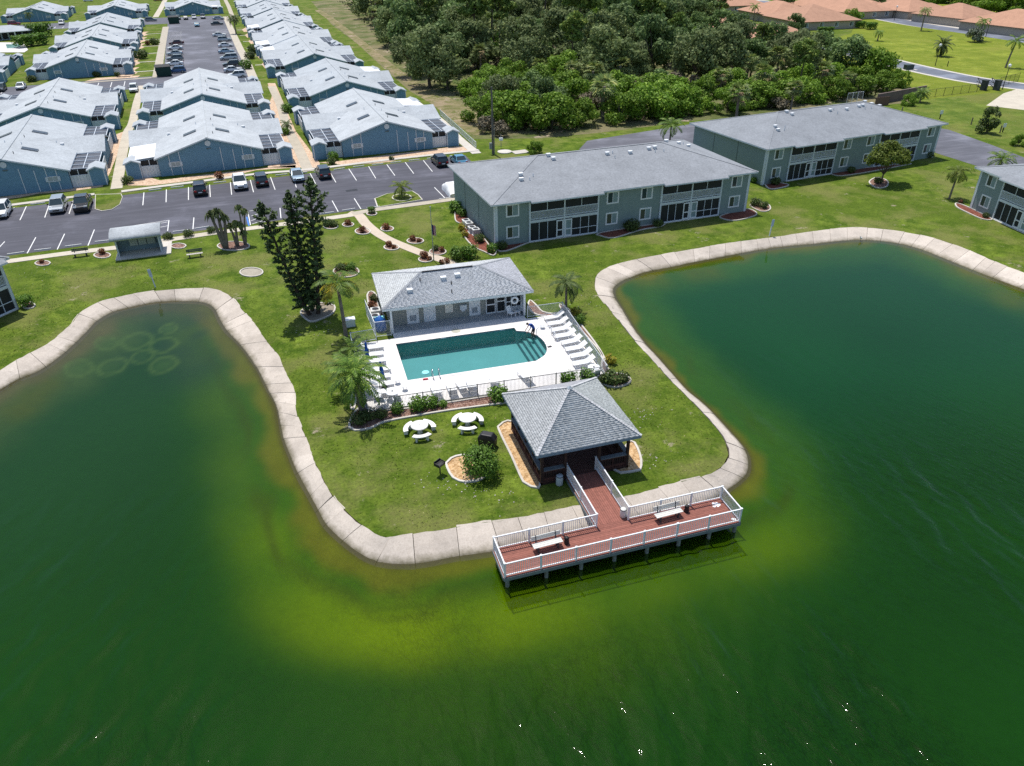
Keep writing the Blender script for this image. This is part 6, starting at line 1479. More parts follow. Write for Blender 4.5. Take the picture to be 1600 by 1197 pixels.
palm('palm in front of the garages across the top road, right of two', *PG(1516, 34), 4.2, 2.6, 14, F_SHD, droop=2, leaf=.8, tr=.16)
palm('dark palm at the end of the far street by the wood', *PG(1118, 20), 4.6, 3, 16, F_SHD, droop=2, leaf=.8, tr=.16)
palm('small potted looking palm in the villa court garden walk', *PG(450, 207), 1.5, 1.7, 16, F_SHD, droop=1.8, leaf=.5)
palm('green palm clump against the screen wall behind the far apartments', *PG(1437, 160), 1.8, 2.2, 22, F_PALM, droop=1.6, leaf=.6)
c = PG(1469, 88); palm('bushy palm with a skirt of leaves on the far lawn by a lamp', *c, 3.0, 3.4, 34, F_SHD, droop=1.6, leaf=.8, tr=.3, el=(1.4, -1.0))
# silver bush at the foot of a palm
# pony-tail palms: thick grey trunks, mop heads
def mop(label, x, y, heads, base_r, base_h):
    t = thing('ponytail_palm', label, 'palm tree', (x, y, 0), 0, 'mop headed palms by the walk'); mb = MB()
    for hx, hy, hz, r in heads: mb.tube([(0, 0, 0), (hx * .25, hy * .25, base_h), (hx * .7, hy * .7, hz * .7), (hx, hy, hz)], [base_r, base_r * .8, base_r * .5, base_r * .38], 8)
    mb.build('trunk', M('grey_trunk', (.19,.16,.13), .9, .2, 3, fine=12), t, True)
    Vs, Fs = [], []; o = 0
    for hx, hy, hz, r in heads:
        for k in range(70):
            a = rng.uniform(0, 6.28); e = rng.uniform(-.2, 1.4); l = r * rng.uniform(.8, 1.15); d = np.array([math.cos(a) * math.cos(e), math.sin(a) * math.cos(e), math.sin(e)]); s = np.array([-math.sin(a), math.cos(a), 0]) * .1
            c0 = np.array([hx, hy, hz]); m_ = c0 + d * l * .6; tip = m_ + np.array([d[0] * .35, d[1] * .35, -.75]) * l * .7
            Vs += [c0 - s * .5, c0 + s * .5, m_ + s, m_ - s, tip]; Fs += [[o, o + 1, o + 2, o + 3], [o + 3, o + 2, o + 4, o + 4]]; o += 5
    Fs = [f if f[2] != f[3] else f for f in Fs]
    me = bpy.data.meshes.new('mop_leaves'); me.from_pydata([tuple(v) for v in Vs], [], [tuple(dict.fromkeys(f)) for f in Fs]); me.materials.append(isl('mop_leaves', (.13,.165,.05), .4, .5, (.24,.27,.10))); link('leaves', me, t)
x, y = PG(353, 388); mop('largest mop headed palm by the walk, three heads on a bent grey trunk', x, y, [(-.85, .1, 4.0, 1.0), (-.1, .1, 4.2, 1.05), (.6, 0, 3.6, .8)], .34, .7)
x, y = PG(371, 384); mop('middle mop headed palm by the walk', x, y, [(-.35, .1, 2.3, .8), (.3, 0, 2.6, .8)], .24, .5)
x, y = PG(383, 382); mop('right mop headed palm by the walk, tall and thin stemmed', x, y, [(.1, .1, 4.3, .8), (.65, .1, 3.9, .7), (-.15, 0, 2.4, .7), (.1, -.1, 1.4, .65)], .18, .4)

# ------------------------------------------------------------------ the three dark araucarias
def araucaria(label, x, y, h, lean, r_max, z0, whorls, seed):
    r_ = random.Random(seed); t = thing('araucaria', label, 'tree', (x, y, 0), 0, 'dark columnar pines by the pool lawn'); pos = lambda z: np.array([lean[0] * (z / h) ** .8, lean[1] * (z / h) ** .8, z])
    mb = MB(); mb.tube([tuple(pos(h * k / 8) + np.array([0, 0, -.1 if k == 0 else 0])) for k in range(9)], [.2 * (1 - k / 9.5) + .02 for k in range(9)], 8)
    Vs, Fs = [], []; o = 0
    P, D = [], []
    for w in range(whorls):
        f = w / (whorls - 1); z = z0 + (h - z0 - .25) * f; base = pos(z); nb = 5
        env = (.75 + .25 * math.sin(f * 9 + seed)) * (1 - .15 * f) if f < .84 else (1 - f) / .16 * .85 + .12
        for k in range(nb):
            a = k * 6.28 / nb + w * .55 + r_.uniform(-.3, .3); l = r_max * env * r_.uniform(.6, 1.15)
            d = np.array([math.cos(a), math.sin(a), .12 + .5 * f]); tip = base + d * l
            mb.tube([tuple(base), tuple(tip)], [.035, .015], 4)
            m = 46
            tt = .36 + .72 * rng.random(m) ** .8; c = base + d * l * tt[:, None] + rng.normal(size=(m, 3)) * np.array([.10, .10, .06]) * (.5 + .6 * tt[:, None]); c[:, 2] += .12 * tt
            P.append(c); D.append(np.tile(np.array([d[0] * .5, d[1] * .5, .7]), (m, 1)))
    for q in np.linspace(h - .5, h + .25, 10): P.append(pos(min(q, h)) + rng.normal(size=(8, 3)) * .07 + [0, 0, max(0, q - h)]); D.append(np.tile([0, 0, 1.], (8, 1)))
    mb.build('trunk', M('dark_bark', (.06,.045,.035), .95, .3, 3), t)
    V, Fq = quads(np.concatenate(P), .13, .3, np.concatenate(D), 1.5); link('crown', mesh_np('crown', V, Fq, F_NORF), t)
x, y = PG(497, 490); araucaria('tallest of three dark columnar pines beside the pool house lawn', x, y, 12.9, (1.15, .2), 1.4, .8, 20, 1)
x, y = PG(489, 489); araucaria('middle dark columnar pine, thin spire behind the tallest', x, y + .5, 11.6, (-.4, .3), 1.1, .9, 18, 2)
x, y = PG(484, 492); araucaria('left dark columnar pine leaning out over the lawn', x, y, 11.2, (-2.6, .1), 1.4, .9, 16, 3)

# ------------------------------------------------------------------ lone trees
c = G(1377, 287); o = tree_proto('shade_tree', 'tree', [(a * 1.0, b_, z, r, r, r * .7) for a, b_, z, r in ((-1.9,0,4.0,1.15),(-.6,.6,4.7,1.35),(.9,.2,4.6,1.3),(2.1,-.2,4.0,1.15),(2.9,.2,3.4,.8),(0,-1.2,4.1,1.2),(1.2,1.3,4.3,1.1),(-1.2,-1,3.6,.9),(1.8,-1.2,3.5,.9),(-2.4,.6,3.3,.7),(.4,.3,5.4,.9))], 5200, .16, F_DUST, 1.6, .16, tgt=7)
o.location = c; tag(o, 'leafy light green tree with forked trunk before the second apartment building', 'tree')
c = G(1322, 124); plant('oak', c.x, c.y, 1.35, 'tall dark round tree standing alone between wood and far lawn', None, sz=1.25); c = G(1352, 108); 
q = tree_proto('broadleaf_tree', 'tree', clumps(1.6, .8, 4.2, 12, .8), 1500, .2, F_SHD, 1.3, .12); q.location = G(1540, 208); q.scale = (.95,) * 3; tag(q, 'small round dark tree in the rough field at right', 'tree')
q = tree_proto('broadleaf_tree', 'tree', clumps(2.6, .5, 3.4, 14, 1.0), 1400, .3, isl('silver_leaves', (.16,.19,.13), .4, .8), .8, .1); q.location = G(1522, 66); tag(q, 'silver-grey bush round the foot of a far lawn palm', 'bush')
for px, py, s, lab in ((1402,136,.7,'green bush beyond the screen wall at the wood corner'),(1365,130,.8,'green bush at the wood corner nearest the street'),(1590,228,.35,'small dark shrub at the right edge of the rough field'),(1420,165,.45,'dark shrub left of the brown screen wall behind the apartments')):
    c = G(px, py); plant('pepper', c.x, c.y, s, lab, None)

# ------------------------------------------------------------------ shrubs and bed plants
def shrub_proto(name, r, h, n, size, mat, flat=False, cat='shrub'):
    t = thing(name, 'x', cat)
    if flat: P = np.stack([rng.uniform(-r, r, n), rng.uniform(-r, r, n), h * np.sqrt(rng.random(n))], 1); d = np.stack([P[:, 0] / r, P[:, 1] / r, P[:, 2] / h], 1) ** 5
    else: P, d = crown_pts([(0, 0, h * .5, r, r, h * .52)] + [(r * .55 * math.cos(a), r * .55 * math.sin(a), h * rng.uniform(.35, .62), r * .5, r * .5, h * .4) for a in rng.uniform(0, 6.28, 5)], n, .3)
    V, Fq = quads(P, size, .5, d); V[:, 2] = np.maximum(V[:, 2], .01); link('foliage', mesh_np('foliage', V, Fq, mat), t)
    mb = MB(); mb.tube([(0, 0, 0), (0, 0, h * .6)], [.05, .03], 5); mb.build('stem', BARK, t); return t
SP = {'round': shrub_proto('shrub', .62, .95, 700, .085, F_SHR), 'dark': shrub_proto('shrub', .65, .85, 600, .09, F_SHD), 'red': shrub_proto('croton', .42, .75, 330, .09, F_RED), 'yellow': shrub_proto('croton', .5, .8, 380, .09, F_YEL),
      'big': shrub_proto('clipped_shrub', 1.3, 2.15, 4200, .085, F_SHR), 'hedge': shrub_proto('box_hedge', .6, 1.1, 1500, .075, F_SHR, True)}
SUSED = set()
def shrub(kind, px, py, s, label, group=None, sz=None, rz=0):
    c = G(px, py); o = place(SP[kind], kind in SUSED, (c.x, c.y, 0.02), rz or random.uniform(0, 6), label, group, (s if not isinstance(s, tuple) else s[0], s if not isinstance(s, tuple) else s[1], sz or (s if not isinstance(s, tuple) else s[0]))); SUSED.add(kind)
    if not group and 'group' in o: del o['group']
    return o
shrub('big', 752, 741, 1.0, 'large clipped round shrub on the gravel ring beside the picnic tables')
shrub('hedge', 42, 479, 1.0, 'clipped box hedge at the corner of the left edge apartments', rz=.8)
shrub('hedge', 581, 333, .72, 'clipped square hedge where the garden path leaves the sidewalk', rz=.2)
for i, (x, y, s) in enumerate(((263,374,.95),(295,370,1.0),(331,364,.9))): shrub('dark', x, y, s, 'olive round shrub beside the mail shelter, %s from the shelter' % ords[i], 'round shrubs by the mail shelter')
for i, (k, x, y, s, lab) in enumerate((('round',621,644,.9,'bright shrub by the near pool fence, nearest the hanging palm'),('round',652,640,1.15,'left half of the wide bright shrub by the near pool fence'),('round',672,636,1.05,'right half of the wide bright shrub by the near pool fence'),('round',692,636,.6,'thin sparse shrub right of the wide bright shrub at the fence'),('round',778,626,1.3,'rounded bright shrub at the near fence beside the gazebo roof'),
    ('round',888,599,1.15,'bright shrub inside the fence above the gazebo roof, left of two'),('round',918,594,1.1,'bright shrub inside the fence above the gazebo roof, right of two'),('dark',957,599,1.3,'brown-green shrub in the kerbed bed at the pool fence corner'),('dark',972,596,1.0,'smaller brown-green shrub in the kerbed bed at the fence corner'),('dark',943,598,.8,'dark shrub tight against the pool fence corner post'),
    ('yellow',899,494,1.0,'yellow shrub outside the lake fence, farther of two'),('yellow',954,568,1.0,'yellow shrub outside the lake fence, nearer of two'),('round',905,505,.9,'green shrub below the farther yellow one at the lake fence'),('dark',577,655,.9,'dark low plant at the foot of the hanging palm'),('dark',560,662,1.1,'dark spreading plant in the point of the palm bed'),('dark',596,652,.8,'brownish low plant right of the hanging palm trunk'),
    ('round',553,596,1.2,'leafy shrub under the palms at the left pool fence'),('round',548,570,1.0,'leafy shrub above the others at the left pool fence'),('red',582,482,1.0,'reddish plant in the small curved bed by the pump fence'),('dark',586,470,.8,'dark plant in the small curved bed by the pool house eave'))): shrub(k, x, y, s, lab)
reds = (('red',544,352,1.0),('red',567,363,1.05),('red',603,359,1.1),('red',608,385,.9),('red',616,389,.7),('red',645,376,.9),('red',655,379,.7),('red',663,403,1.1),('red',671,407,.7),('red',690,393,.8),('dark',680,391,.7),('red',698,411,.8),('red',690,413,.7))
for i, (k, x, y, s) in enumerate(reds): shrub(k, x, y, s, 'dark red croton beside the curved garden path, %s along it from the car park' % ('first second third fourth fifth sixth seventh eighth ninth tenth eleventh twelfth thirteenth'.split()[i]), 'crotons along the garden path')
for k, x, y, s, lab in (('dark',513,354,1.1,'low olive plant in a kerbed ring under the sidewalk, left'),('dark',523,354,.9,'low olive plant in a kerbed ring under the sidewalk, right'),('red',160,397,.9,'red-leaved plant in a kerbed ring left of the mail shelter'),('red',66,411,.6,'tiny red plant in a white kerbed ring near the left edge'),
    ('dark',533,424,1.0,'dark plant in the round bed behind the golden palm'),('yellow',540,420,.8,'yellow-green plant in the round bed behind the golden palm'),('round',549,424,1.0,'green shrub in the round bed behind the golden palm'),
    ('round',713,331,1.5,'big leafy shrub at the car park end of the apartment side bed'),('round',722,338,1.1,'second leafy shrub in the apartment side bed'),('yellow',722,360,1.1,'yellow shrub beside the air conditioners'),('yellow',727,370,.9,'yellow shrub nearest the path in the apartment side bed'),('dark',748,378,1.1,'dark clipped shrub in the red mulch beside the apartment corner'),('round',769,394,1.1,'bright fern-like plant at the apartment corner'),('dark',784,389,1.1,'dark round shrub right of the apartment corner'),
    ('round',715,405,1.5,'leafy shrub behind the pool house roof, left of two'),('round',734,402,1.6,'spiky bright shrub behind the pool house roof, right of two'),('dark',987,360,1.6,'round dark shrub before the middle wall of the front apartments'),('dark',1027,354,1.1,'dark shrub beside the right porch of the front apartments'),
    ('dark',1180,322,1.2,'spiky yellow-green plant in the lawn ring right of the front apartments'),('dark',1192,325,1.0,'second spiky plant in the lawn ring'),('dark',1372,286,1.0,'low plant ring at the foot of the forked tree'),('dark',1210,288,1.2,'low shrub at the left porch of the second apartments'),('dark',1330,270,1.0,'low shrub under the windows of the second apartments'),('round',1178,285,.9,'small shrub at the left corner of the second apartments'),('dark',1450,246,1.3,'dark shrub at the right end of the second apartments'),
    ('red',1500,318,.7,'reddish plant at the corner of the right edge apartments'),('dark',1540,340,.7,'dark low plant beside the right edge porch')): shrub(k, x, y, s, lab)
vs_ = (('red',343,280,1.5,'rusty shrub before the middle villa gable'),('dark',200,287,1.3,'brown-green shrub at the left store of the middle villa'),('dark',518,257,1.2,'rusty dark shrub at the left store of the woods side villa'),('round',521,250,1.4,'small green tree before the white fence of the woods side villa'),('dark',612,250,.7,'small brown plant in the gravel of the woods side villa'),('round',449,176,1.9,'round green shrub in the gravel by the garden walk'),('round',446,211,1.4,'bright shrub by the garden walk between front villas'),
    ('dark',152,120,1.6,'red-brown shrub before the gable by the cross road'),('dark',184,119,1.2,'smaller red-brown shrub before the gable by the cross road'),('dark',50,128,1.8,'dark shrub at the left store by the cross road'),('round',385,108,2.6,'round green shrub right of the far car park, nearest'),('dark',391,92,2.4,'dark shrub by the far right row of parked cars, second'),('dark',398,83,2.8,'dark palm-like shrub by the far right row, third'),('dark',221,92,3.0,'dark shrub at the left villas facing the far car park'),('dark',243,70,2.4,'dark bush on the left grass strip of the far car park'),('round',342,20,3,'green bush before the villa at the head of the far car park'),('dark',328,20,3,'dark bush before the villa at the head of the far car park'),('red',232,71,2,'rusty shrub on the left grass strip of the far car park'))
for k, x, y, s, lab in vs_: shrub(k, x, y, s, lab)
# clipped hedges on the far estate and by the small pool
for i, (x, y, s, lab) in enumerate(((1289,51,(4.5,2,1.6),'clipped dark hedge before the second red roofed house'),(1342,44,(3,2.4,2),'clipped hedge at the end of the second red roofed house, left of two'),(1360,46,(3,2.4,2),'clipped hedge at the end of the second red roofed house, right of two'),(50,72,(9,4,3.2),'long clipped hedge beside the small far pool'),(64,58,(6,5,4),'dark hedge behind the small far pool house'),(1420,22,(7,3,2.4),'bright hedge before a red roofed house at the top'),(1460,30,(5,2.5,2),'low hedge between garages at the top'),(1275,78,(1.6,1.2,1),'small clipped hedge at the nearest red roofed house'))):
    o = shrub('hedge', x, y, (s[0], s[1]), lab, None, s[2], rz=R(45 if i in (3, 4) else -20))
# lawn tufts: uneven blades over the near lawn
n = 80000; X = rng.uniform(-30, 32, n); Y = rng.uniform(28, 96, n)
P2 = np.stack([X, Y], 1); land = np.array([(p.x, p.y) for p in shore])
def in_poly(P2, poly):
    c = np.zeros(len(P2), bool); n = len(poly)
    for i in range(n):
        x1, y1 = poly[i]; x2, y2 = poly[i - 1]
        if y1 == y2: continue
        c ^= ((y1 > P2[:, 1]) != (y2 > P2[:, 1])) & (P2[:, 0] < (x2 - x1) * (P2[:, 1] - y1) / (y2 - y1) + x1)
    return c
ok = in_poly(P2, [(p.x, p.y) for p in land_pts]) & (seg_dist(P2, shore[::3]) > .25)
def rect(x0, y0, x1, y1): return (X > x0) & (X < x1) & (Y > y0) & (Y < y1)
ok &= ~rect(2.2, 47.3, 23.8, 61) & ~rect(5, 60, 20.5, 70) & ~rect(12.3, 36, 19.6, 43.8) & ~rect(14.5, 29, 17.2, 37) & ~((X > 20.5) & (Y > 78))
for o in [o for o in bpy.data.objects if o.name.split('.')[0] in ('planting_bed', 'sidewalk', 'garden_path', 'parking_lot', 'grass_island')]:
    co = [v.co for v in o.data.vertices]; x0, x1 = min(v.x for v in co), max(v.x for v in co); y0, y1 = min(v.y for v in co), max(v.y for v in co)
    if o.name.startswith(('planting_bed',)): ok &= ~in_poly(P2, [(v.x, v.y) for v in co])
    elif o.name.startswith(('sidewalk', 'garden')):
        h = len(co) // 6 if False else None
ok &= Y < 88 - .0 * X
for pth in ([(545,333),(560,336),(572,350),(589,364),(608,375),(636.5,387),(665,398),(700,410),(720,425)], [(-40,416),(0,410.5),(115,395),(185,387),(265,375),(330,365),(400,356),(494,344),(551,336)], [(551,334.5),(582,328.5),(650,319.5),(712,311)]):
    ok &= seg_dist(P2, [G(*p) for p in pth]) > .85
tone = vnoise(P2, 2.2, 21); ok &= rng.random(n) < .25 + 1.1 * tone
X, Y = X[ok], Y[ok]; m = len(X); h = rng.uniform(.02, .06, m) * (.6 + .8 * tone[ok]); a = rng.uniform(0, 6.28, m); w = rng.uniform(.03, .075, m)
V = np.stack([np.stack([X - np.cos(a) * w, Y - np.sin(a) * w, np.full(m, -.01)], 1), np.stack([X + np.cos(a) * w, Y + np.sin(a) * w, np.full(m, -.01)], 1), np.stack([X + rng.normal(size=m) * .04, Y + rng.normal(size=m) * .04, h], 1)], 1).reshape(-1, 3)
gm, nt, b = base_mat('grass_blades', .8, .15); g_ = nd(nt, 'ShaderNodeNewGeometry'); nt.links.new(ramp(nt, g_.outputs['Random Per Island'], [(0, (.08,.14,.008)), (.6, (.14,.195,.02)), (.85, (.20,.23,.05)), (1, (.34,.30,.16))]), b.inputs['Base Color'])
up_ = nd(nt, 'ShaderNodeCombineXYZ'); up_.inputs[2].default_value = 1.0; nt.links.new(up_.outputs[0], b.inputs['Normal'])
o = link('grass', mesh_np('grass', V, np.arange(3 * m).reshape(m, 3), gm)); stuff(o); o['label'] = 'short uneven lawn grass round the pool and lake'
# ------------------------------------------------------------------ vehicles
def paint(name, c, metal=.3):
    if name in MATS: return MATS[name]
    m, nt, b = base_mat(name, .28, .5); b.inputs['Base Color'].default_value = (*c, 1); b.inputs['Metallic'].default_value = metal; b.inputs['Coat Weight'].default_value = .5; b.inputs['Coat Roughness'].default_value = .08
    MATS[name] = m; return m
CP = {'white': paint('car_white', (.74,.75,.76), 0), 'silver': paint('car_silver', (.42,.45,.47), .5), 'grey': paint('car_grey', (.16,.18,.19), .4), 'black': paint('car_black', (.012,.013,.015), .1), 'blue': paint('car_blue', (.035,.10,.24), .3), 'teal': paint('car_teal', (.08,.26,.40), .3),
      'dark': paint('car_dark_grey', (.04,.045,.05), .3), 'red': paint('car_red', (.30,.015,.02), .1), 'maroon': paint('car_maroon', (.10,.02,.02), .2), 'paleblue': paint('car_pale_blue', (.32,.42,.50), .4), 'green': paint('car_dark_green', (.02,.06,.05), .2)}
AGLASS = base_mat('car_glass', .06, .6)[0]; AGLASS.node_tree.nodes['Principled BSDF'].inputs['Base Color'].default_value = (.03,.05,.06,1)
TYRE = M('tyre', (.018,.018,.018), .9); RIM = M('wheel_rim', (.35,.36,.37), .35, metal=.7); HEADL = M('headlight', (.6,.62,.62), .2, spec=.6); TAILL = M('taillight', (.30,.01,.01), .3); PLASTIC = M('bumper_black', (.02,.02,.02), .6)
def car_proto(kind):
    L_, W, hb, hr = {'suv': (4.65, 1.86, 1.0, 1.68), 'sedan': (4.75, 1.82, .92, 1.45), 'pickup': (5.5, 1.95, 1.08, 1.80), 'van': (5.0, 1.95, 1.05, 1.78)}[kind]
    t = thing('parked_car', 'x', 'car', group='parked cars'); hl = L_ / 2; hw = W / 2; zb = .24
    st = {'suv': [(-hl, .82, .42, .82), (-hl + .12, .95, .28, hb), (-hl + .8, 1, zb, hb + .02), (0, 1, zb, hb), (hl - 1.35, 1, zb, hb - .02), (hl - .5, .97, zb, hb - .12), (hl - .12, .9, .28, hb - .22), (hl, .78, .4, .62)],
          'sedan': [(-hl, .8, .42, .78), (-hl + .15, .93, .28, hb), (-hl + .9, 1, zb, hb + .02), (0, 1, zb, hb), (hl - 1.4, 1, zb, hb - .04), (hl - .5, .96, zb, hb - .16), (hl - .12, .88, .26, hb - .28), (hl, .75, .36, .56)],
          'pickup': [(-hl, .9, .5, 1.02), (-hl + .08, .97, .36, hb), (-hl + .9, 1, .32, hb), (0, 1, .32, hb), (hl - 1.3, 1, .32, hb), (hl - .4, .98, .32, hb - .06), (hl - .08, .94, .36, hb - .14), (hl, .86, .46, .8)],
          'van': [(-hl, .84, .42, .95), (-hl + .1, .96, .28, hb), (-hl + .8, 1, zb, hb), (0, 1, zb, hb), (hl - 1.2, 1, zb, hb - .04), (hl - .45, .97, zb, hb - .18), (hl - .12, .9, .28, hb - .32), (hl, .78, .4, .62)]}[kind]
    mb = MB(); vs = []; k = 8
    for x, w, z0, z1 in st:
        w *= hw; zm = z0 + (z1 - z0) * .55
        vs += [(x, -w * .86, z0), (x, -w, z0 + .12), (x, -w, zm), (x, -w * .93, z1), (x, w * .93, z1), (x, w, zm), (x, w, z0 + .12), (x, w * .86, z0)]
    fs = [(i * k + j, (i + 1) * k + j, (i + 1) * k + (j + 1) % k, i * k + (j + 1) % k) for i in range(len(st) - 1) for j in range(k)]
    fs += [tuple(range(k)), tuple(range((len(st) - 1) * k, len(st) * k))[::-1]]
    mb.add(vs, fs); body = mb.build('body', CP['white'], t, False, bev=.035)
    g0, g1, r0, r1 = {'suv': (-hl + .16, hl - 1.25, -hl + .55, hl - 2.0), 'sedan': (-hl + .75, hl - 1.3, -hl + 1.45, hl - 2.15), 'pickup': (-hl + 1.75, hl - 1.35, -hl + 2.0, hl - 2.1), 'van': (-hl + .1, hl - .95, -hl + .35, hl - 1.9)}[kind]
    zb_ = hb - .03; a, b_ = hw * .90, hw * .72; zt = hr - .05
    V = [(g0, -a, zb_), (g1, -a, zb_), (g1, a, zb_), (g0, a, zb_), (r0, -b_, zt), (r1, -b_, zt), (r1, b_, zt), (r0, b_, zt)]
    mb = MB(); mb.add(V, [(0, 1, 5, 4), (2, 3, 7, 6), (3, 2, 1, 0)]); mb.build('side_window', AGLASS, t)
    mb = MB(); mb.add(V, [(1, 2, 6, 5)]); mb.build('windshield', AGLASS, t); mb = MB(); mb.add(V, [(3, 0, 4, 7)]); mb.build('rear_window', AGLASS, t)
    mb = MB(); mb.box(r0 - .06, -b_ - .03, zt - .03, r1 + .06, b_ + .03, zt + .03)
    for s in (-1, 1):
        mb.bar((g1, s * a, zb_), (r1, s * b_, zt), .07); mb.bar((g0, s * a, zb_), (r0, s * b_, zt), .10 if kind != 'sedan' else .08); xm = (g0 + g1) / 2 - .1; mb.bar((xm, s * (a + .005), zb_), (xm, s * (b_ + .01), zt), .08)
    mb.build('roof', CP['white'], t, bev=.02)
    if kind == 'pickup':
        mb = MB(); mb.box(-hl + .12, -hw * .82, hb - .02, -hl + 1.65, hw * .82, hb + .012); mb.build('cargo_bed', PLASTIC, t)
    for x in (-hl + .92, hl - .9):
        for s in (-1, 1):
            mb = MB(); vs = []; n = 14; wr = .34
            for y in (s * (hw - .2), s * (hw + .012)): vs += [(x + wr * math.cos(2 * math.pi * q / n), y, wr + wr * math.sin(2 * math.pi * q / n)) for q in range(n)]
            mb.add(vs, [(q, (q + 1) % n, n + (q + 1) % n, n + q) for q in range(n)] + [tuple(range(n)), tuple(range(n, 2 * n))]); wh = mb.build('wheel', TYRE, t)
            mb = MB(); vs = []; wr2 = .22
            for y in (s * (hw + .013), s * (hw + .02)): vs += [(x + wr2 * math.cos(2 * math.pi * q / n), y, wr + wr2 * math.sin(2 * math.pi * q / n)) for q in range(n)]
            mb.add(vs, [tuple(range(n, 2 * n)), tuple(range(n))]); mb.build('rim', RIM, wh)
    for s in (-1, 1):
        mb = MB(); y = s * hw * .66; mb.box(hl - .2, y - .2, .66 if kind != 'pickup' else .85, hl - .03, y + .2, .78 if kind != 'pickup' else 1.0); mb.build('headlight', HEADL, t)
        mb = MB(); mb.box(-hl - .02, y - .16, .72, -hl + .14, y + .16, .92); mb.build('taillight', TAILL, t)
        mb = MB(); mb.box(g1 - .5, s * hw - .02 if s > 0 else s * hw - .2, hb - .02, g1 - .32, s * hw + .2 if s > 0 else s * hw + .02, hb + .13); mb.build('wing_mirror', PLASTIC, t)
    mb = MB(); mb.box(hl - .12, -hw * .42, .5, hl + .012, hw * .42, .68); mb.box(hl - .15, -hw * .8, .3, hl + .01, hw * .8, .42); mb.build('grille', PLASTIC, t)
    mb = MB(); mb.box(-hl - .012, -hw * .8, .34, -hl + .1, hw * .8, .46); mb.build('rear_bumper', PLASTIC, t); mb = MB(); mb.box(-hl - .02, -.26, .6, -hl, .26, .74); mb.build('number_plate', WHITE, t)
    for o in t.children:
        if o.name.split('.')[0] in ('body', 'roof'): o.material_slots[0].link = 'OBJECT'; o.material_slots[0].material = CP['white']
    return t
CARP = {k: car_proto(k) for k in ('suv', 'sedan', 'pickup', 'van')}; CUSED = set()
def car(kind, colr, x, y, rz, label, group='cars in the near car park'):
    o = place(CARP[kind], kind in CUSED, (x, y, 0.016), rz, label, group); CUSED.add(kind)
    for ch in o.children:
        if ch.name.split('.')[0] in ('body', 'roof'): ch.material_slots[0].link = 'OBJECT'; ch.material_slots[0].material = CP[colr]
    return o
NOSE, TAIL = R(-86), R(94)
def stall(px, py): c = G(px, py); return c.x, c.y
for kind, colr, px, py, rz, lab in (('suv','white',5,336,NOSE,'white suv in the near car park cut by the left edge'),('suv','silver',93,328,NOSE,'silver-grey suv beside the black pickup left of the grass island'),('pickup','black',131.5,325,NOSE,'black pickup truck parked against the grass island'),('suv','black',314,301,TAIL,'black suv with red tail lights before the middle villa gable'),
    ('pickup','white',376,291,NOSE,'white pickup truck next to the black suv before the middle villa'),('suv','black',409,287,TAIL,'black suv between the white pickup and silver sedan'),('sedan','paleblue',465,280,NOSE,'pale silver-blue sedan at the foot of the garden walk'),('suv','dark',506,275.5,TAIL,'dark grey suv right of the garden walk'),('suv','black',687,257,TAIL,'black suv at the right end of the upper stall row'),('sedan','teal',717,256,TAIL,'blue sedan in the last stall near the apartment roof')):
    car(kind, colr, *stall(px, py), rz, lab)
# covered car
c = G(706, 301); t = thing('covered_car', 'car under a white fabric cover beside the apartment end wall', 'car', (c.x, c.y, .016), R(92))
cv = []
for i, x in enumerate(np.linspace(-2.35, 2.35, 13)):
    h = [.55, .85, .95, 1.05, 1.3, 1.46, 1.48, 1.46, 1.3, 1.0, .92, .8, .5][i]
    for j, y in enumerate((-.98, -.94, -.88, -.6, 0, .6, .88, .94, .98)):
        z = [0.02, .45, .8, 1, 1.0, 1, .8, .45, .02][j]; zz = h * z if j not in (1, 7) else min(h * .6, .5)
        cv.append((x + rng.normal() * .02, y * (1 if abs(x) < 2 else .86) + rng.normal() * .02, zz + rng.normal() * .015))
fs = [(i * 9 + j, i * 9 + j + 1, (i + 1) * 9 + j + 1, (i + 1) * 9 + j) for i in range(12) for j in range(8)] + [tuple(range(9)), tuple(range(108, 117))[::-1]]
mb = MB(); mb.add(cv, fs); mb.build('fabric_cover', M('white_fabric', (.74,.75,.76), .8, .06, 2), t, True)
z2 = lambda x, y: stall(200 + .1375 * x, .1375 * y)
lx = R(184); rx = R(4)
left = (('sedan','maroon',555,505,'dark maroon sedan, farthest of the left row in the far car park'),('sedan','white',540,565,'white sedan second from the far end of the left row'),('sedan','silver',535,628,'silver sedan third from the far end of the left row'),('suv','grey',540,690,'grey suv in the middle of the left row in the far car park'),('sedan','white',535,745,'white sedan next to the blue suv in the left row'),('suv','blue',560,828,'blue suv parked next to the dark dumpster'))
for k, cl, x, y, lab in left: car(k, cl, *z2(x, y), lx + R(random.uniform(-2, 2)), lab, 'cars in the far car park')
right = (('sedan','silver',1030,225,'silver sedan in the far right corner of the far car park'),('sedan','dark',1015,285,'dark sedan second in the right row of the far car park'),('sedan','white',1040,415,'white sedan alone below the empty stalls of the right row'),('suv','silver',1100,470,'silver suv fourth in the right row of the far car park'),('sedan','white',1112,535,'white sedan fifth in the right row of the far car park'),('sedan','paleblue',1120,605,'pale blue sedan sixth in the right row of the far car park'),('van','silver',1150,680,'silver minivan seventh in the right row of the far car park'),('suv','dark',1180,755,'dark suv eighth in the right row of the far car park'),('sedan','white',1195,815,'white sedan ninth in the right row of the far car park'),('suv','white',1240,880,'white suv nearest of the right row, half hidden by a roof'))
for k, cl, x, y, lab in right: car(k, cl, *z2(x, y), rx + R(180 if random.random() < .5 else 0), lab, 'cars in the far car park')
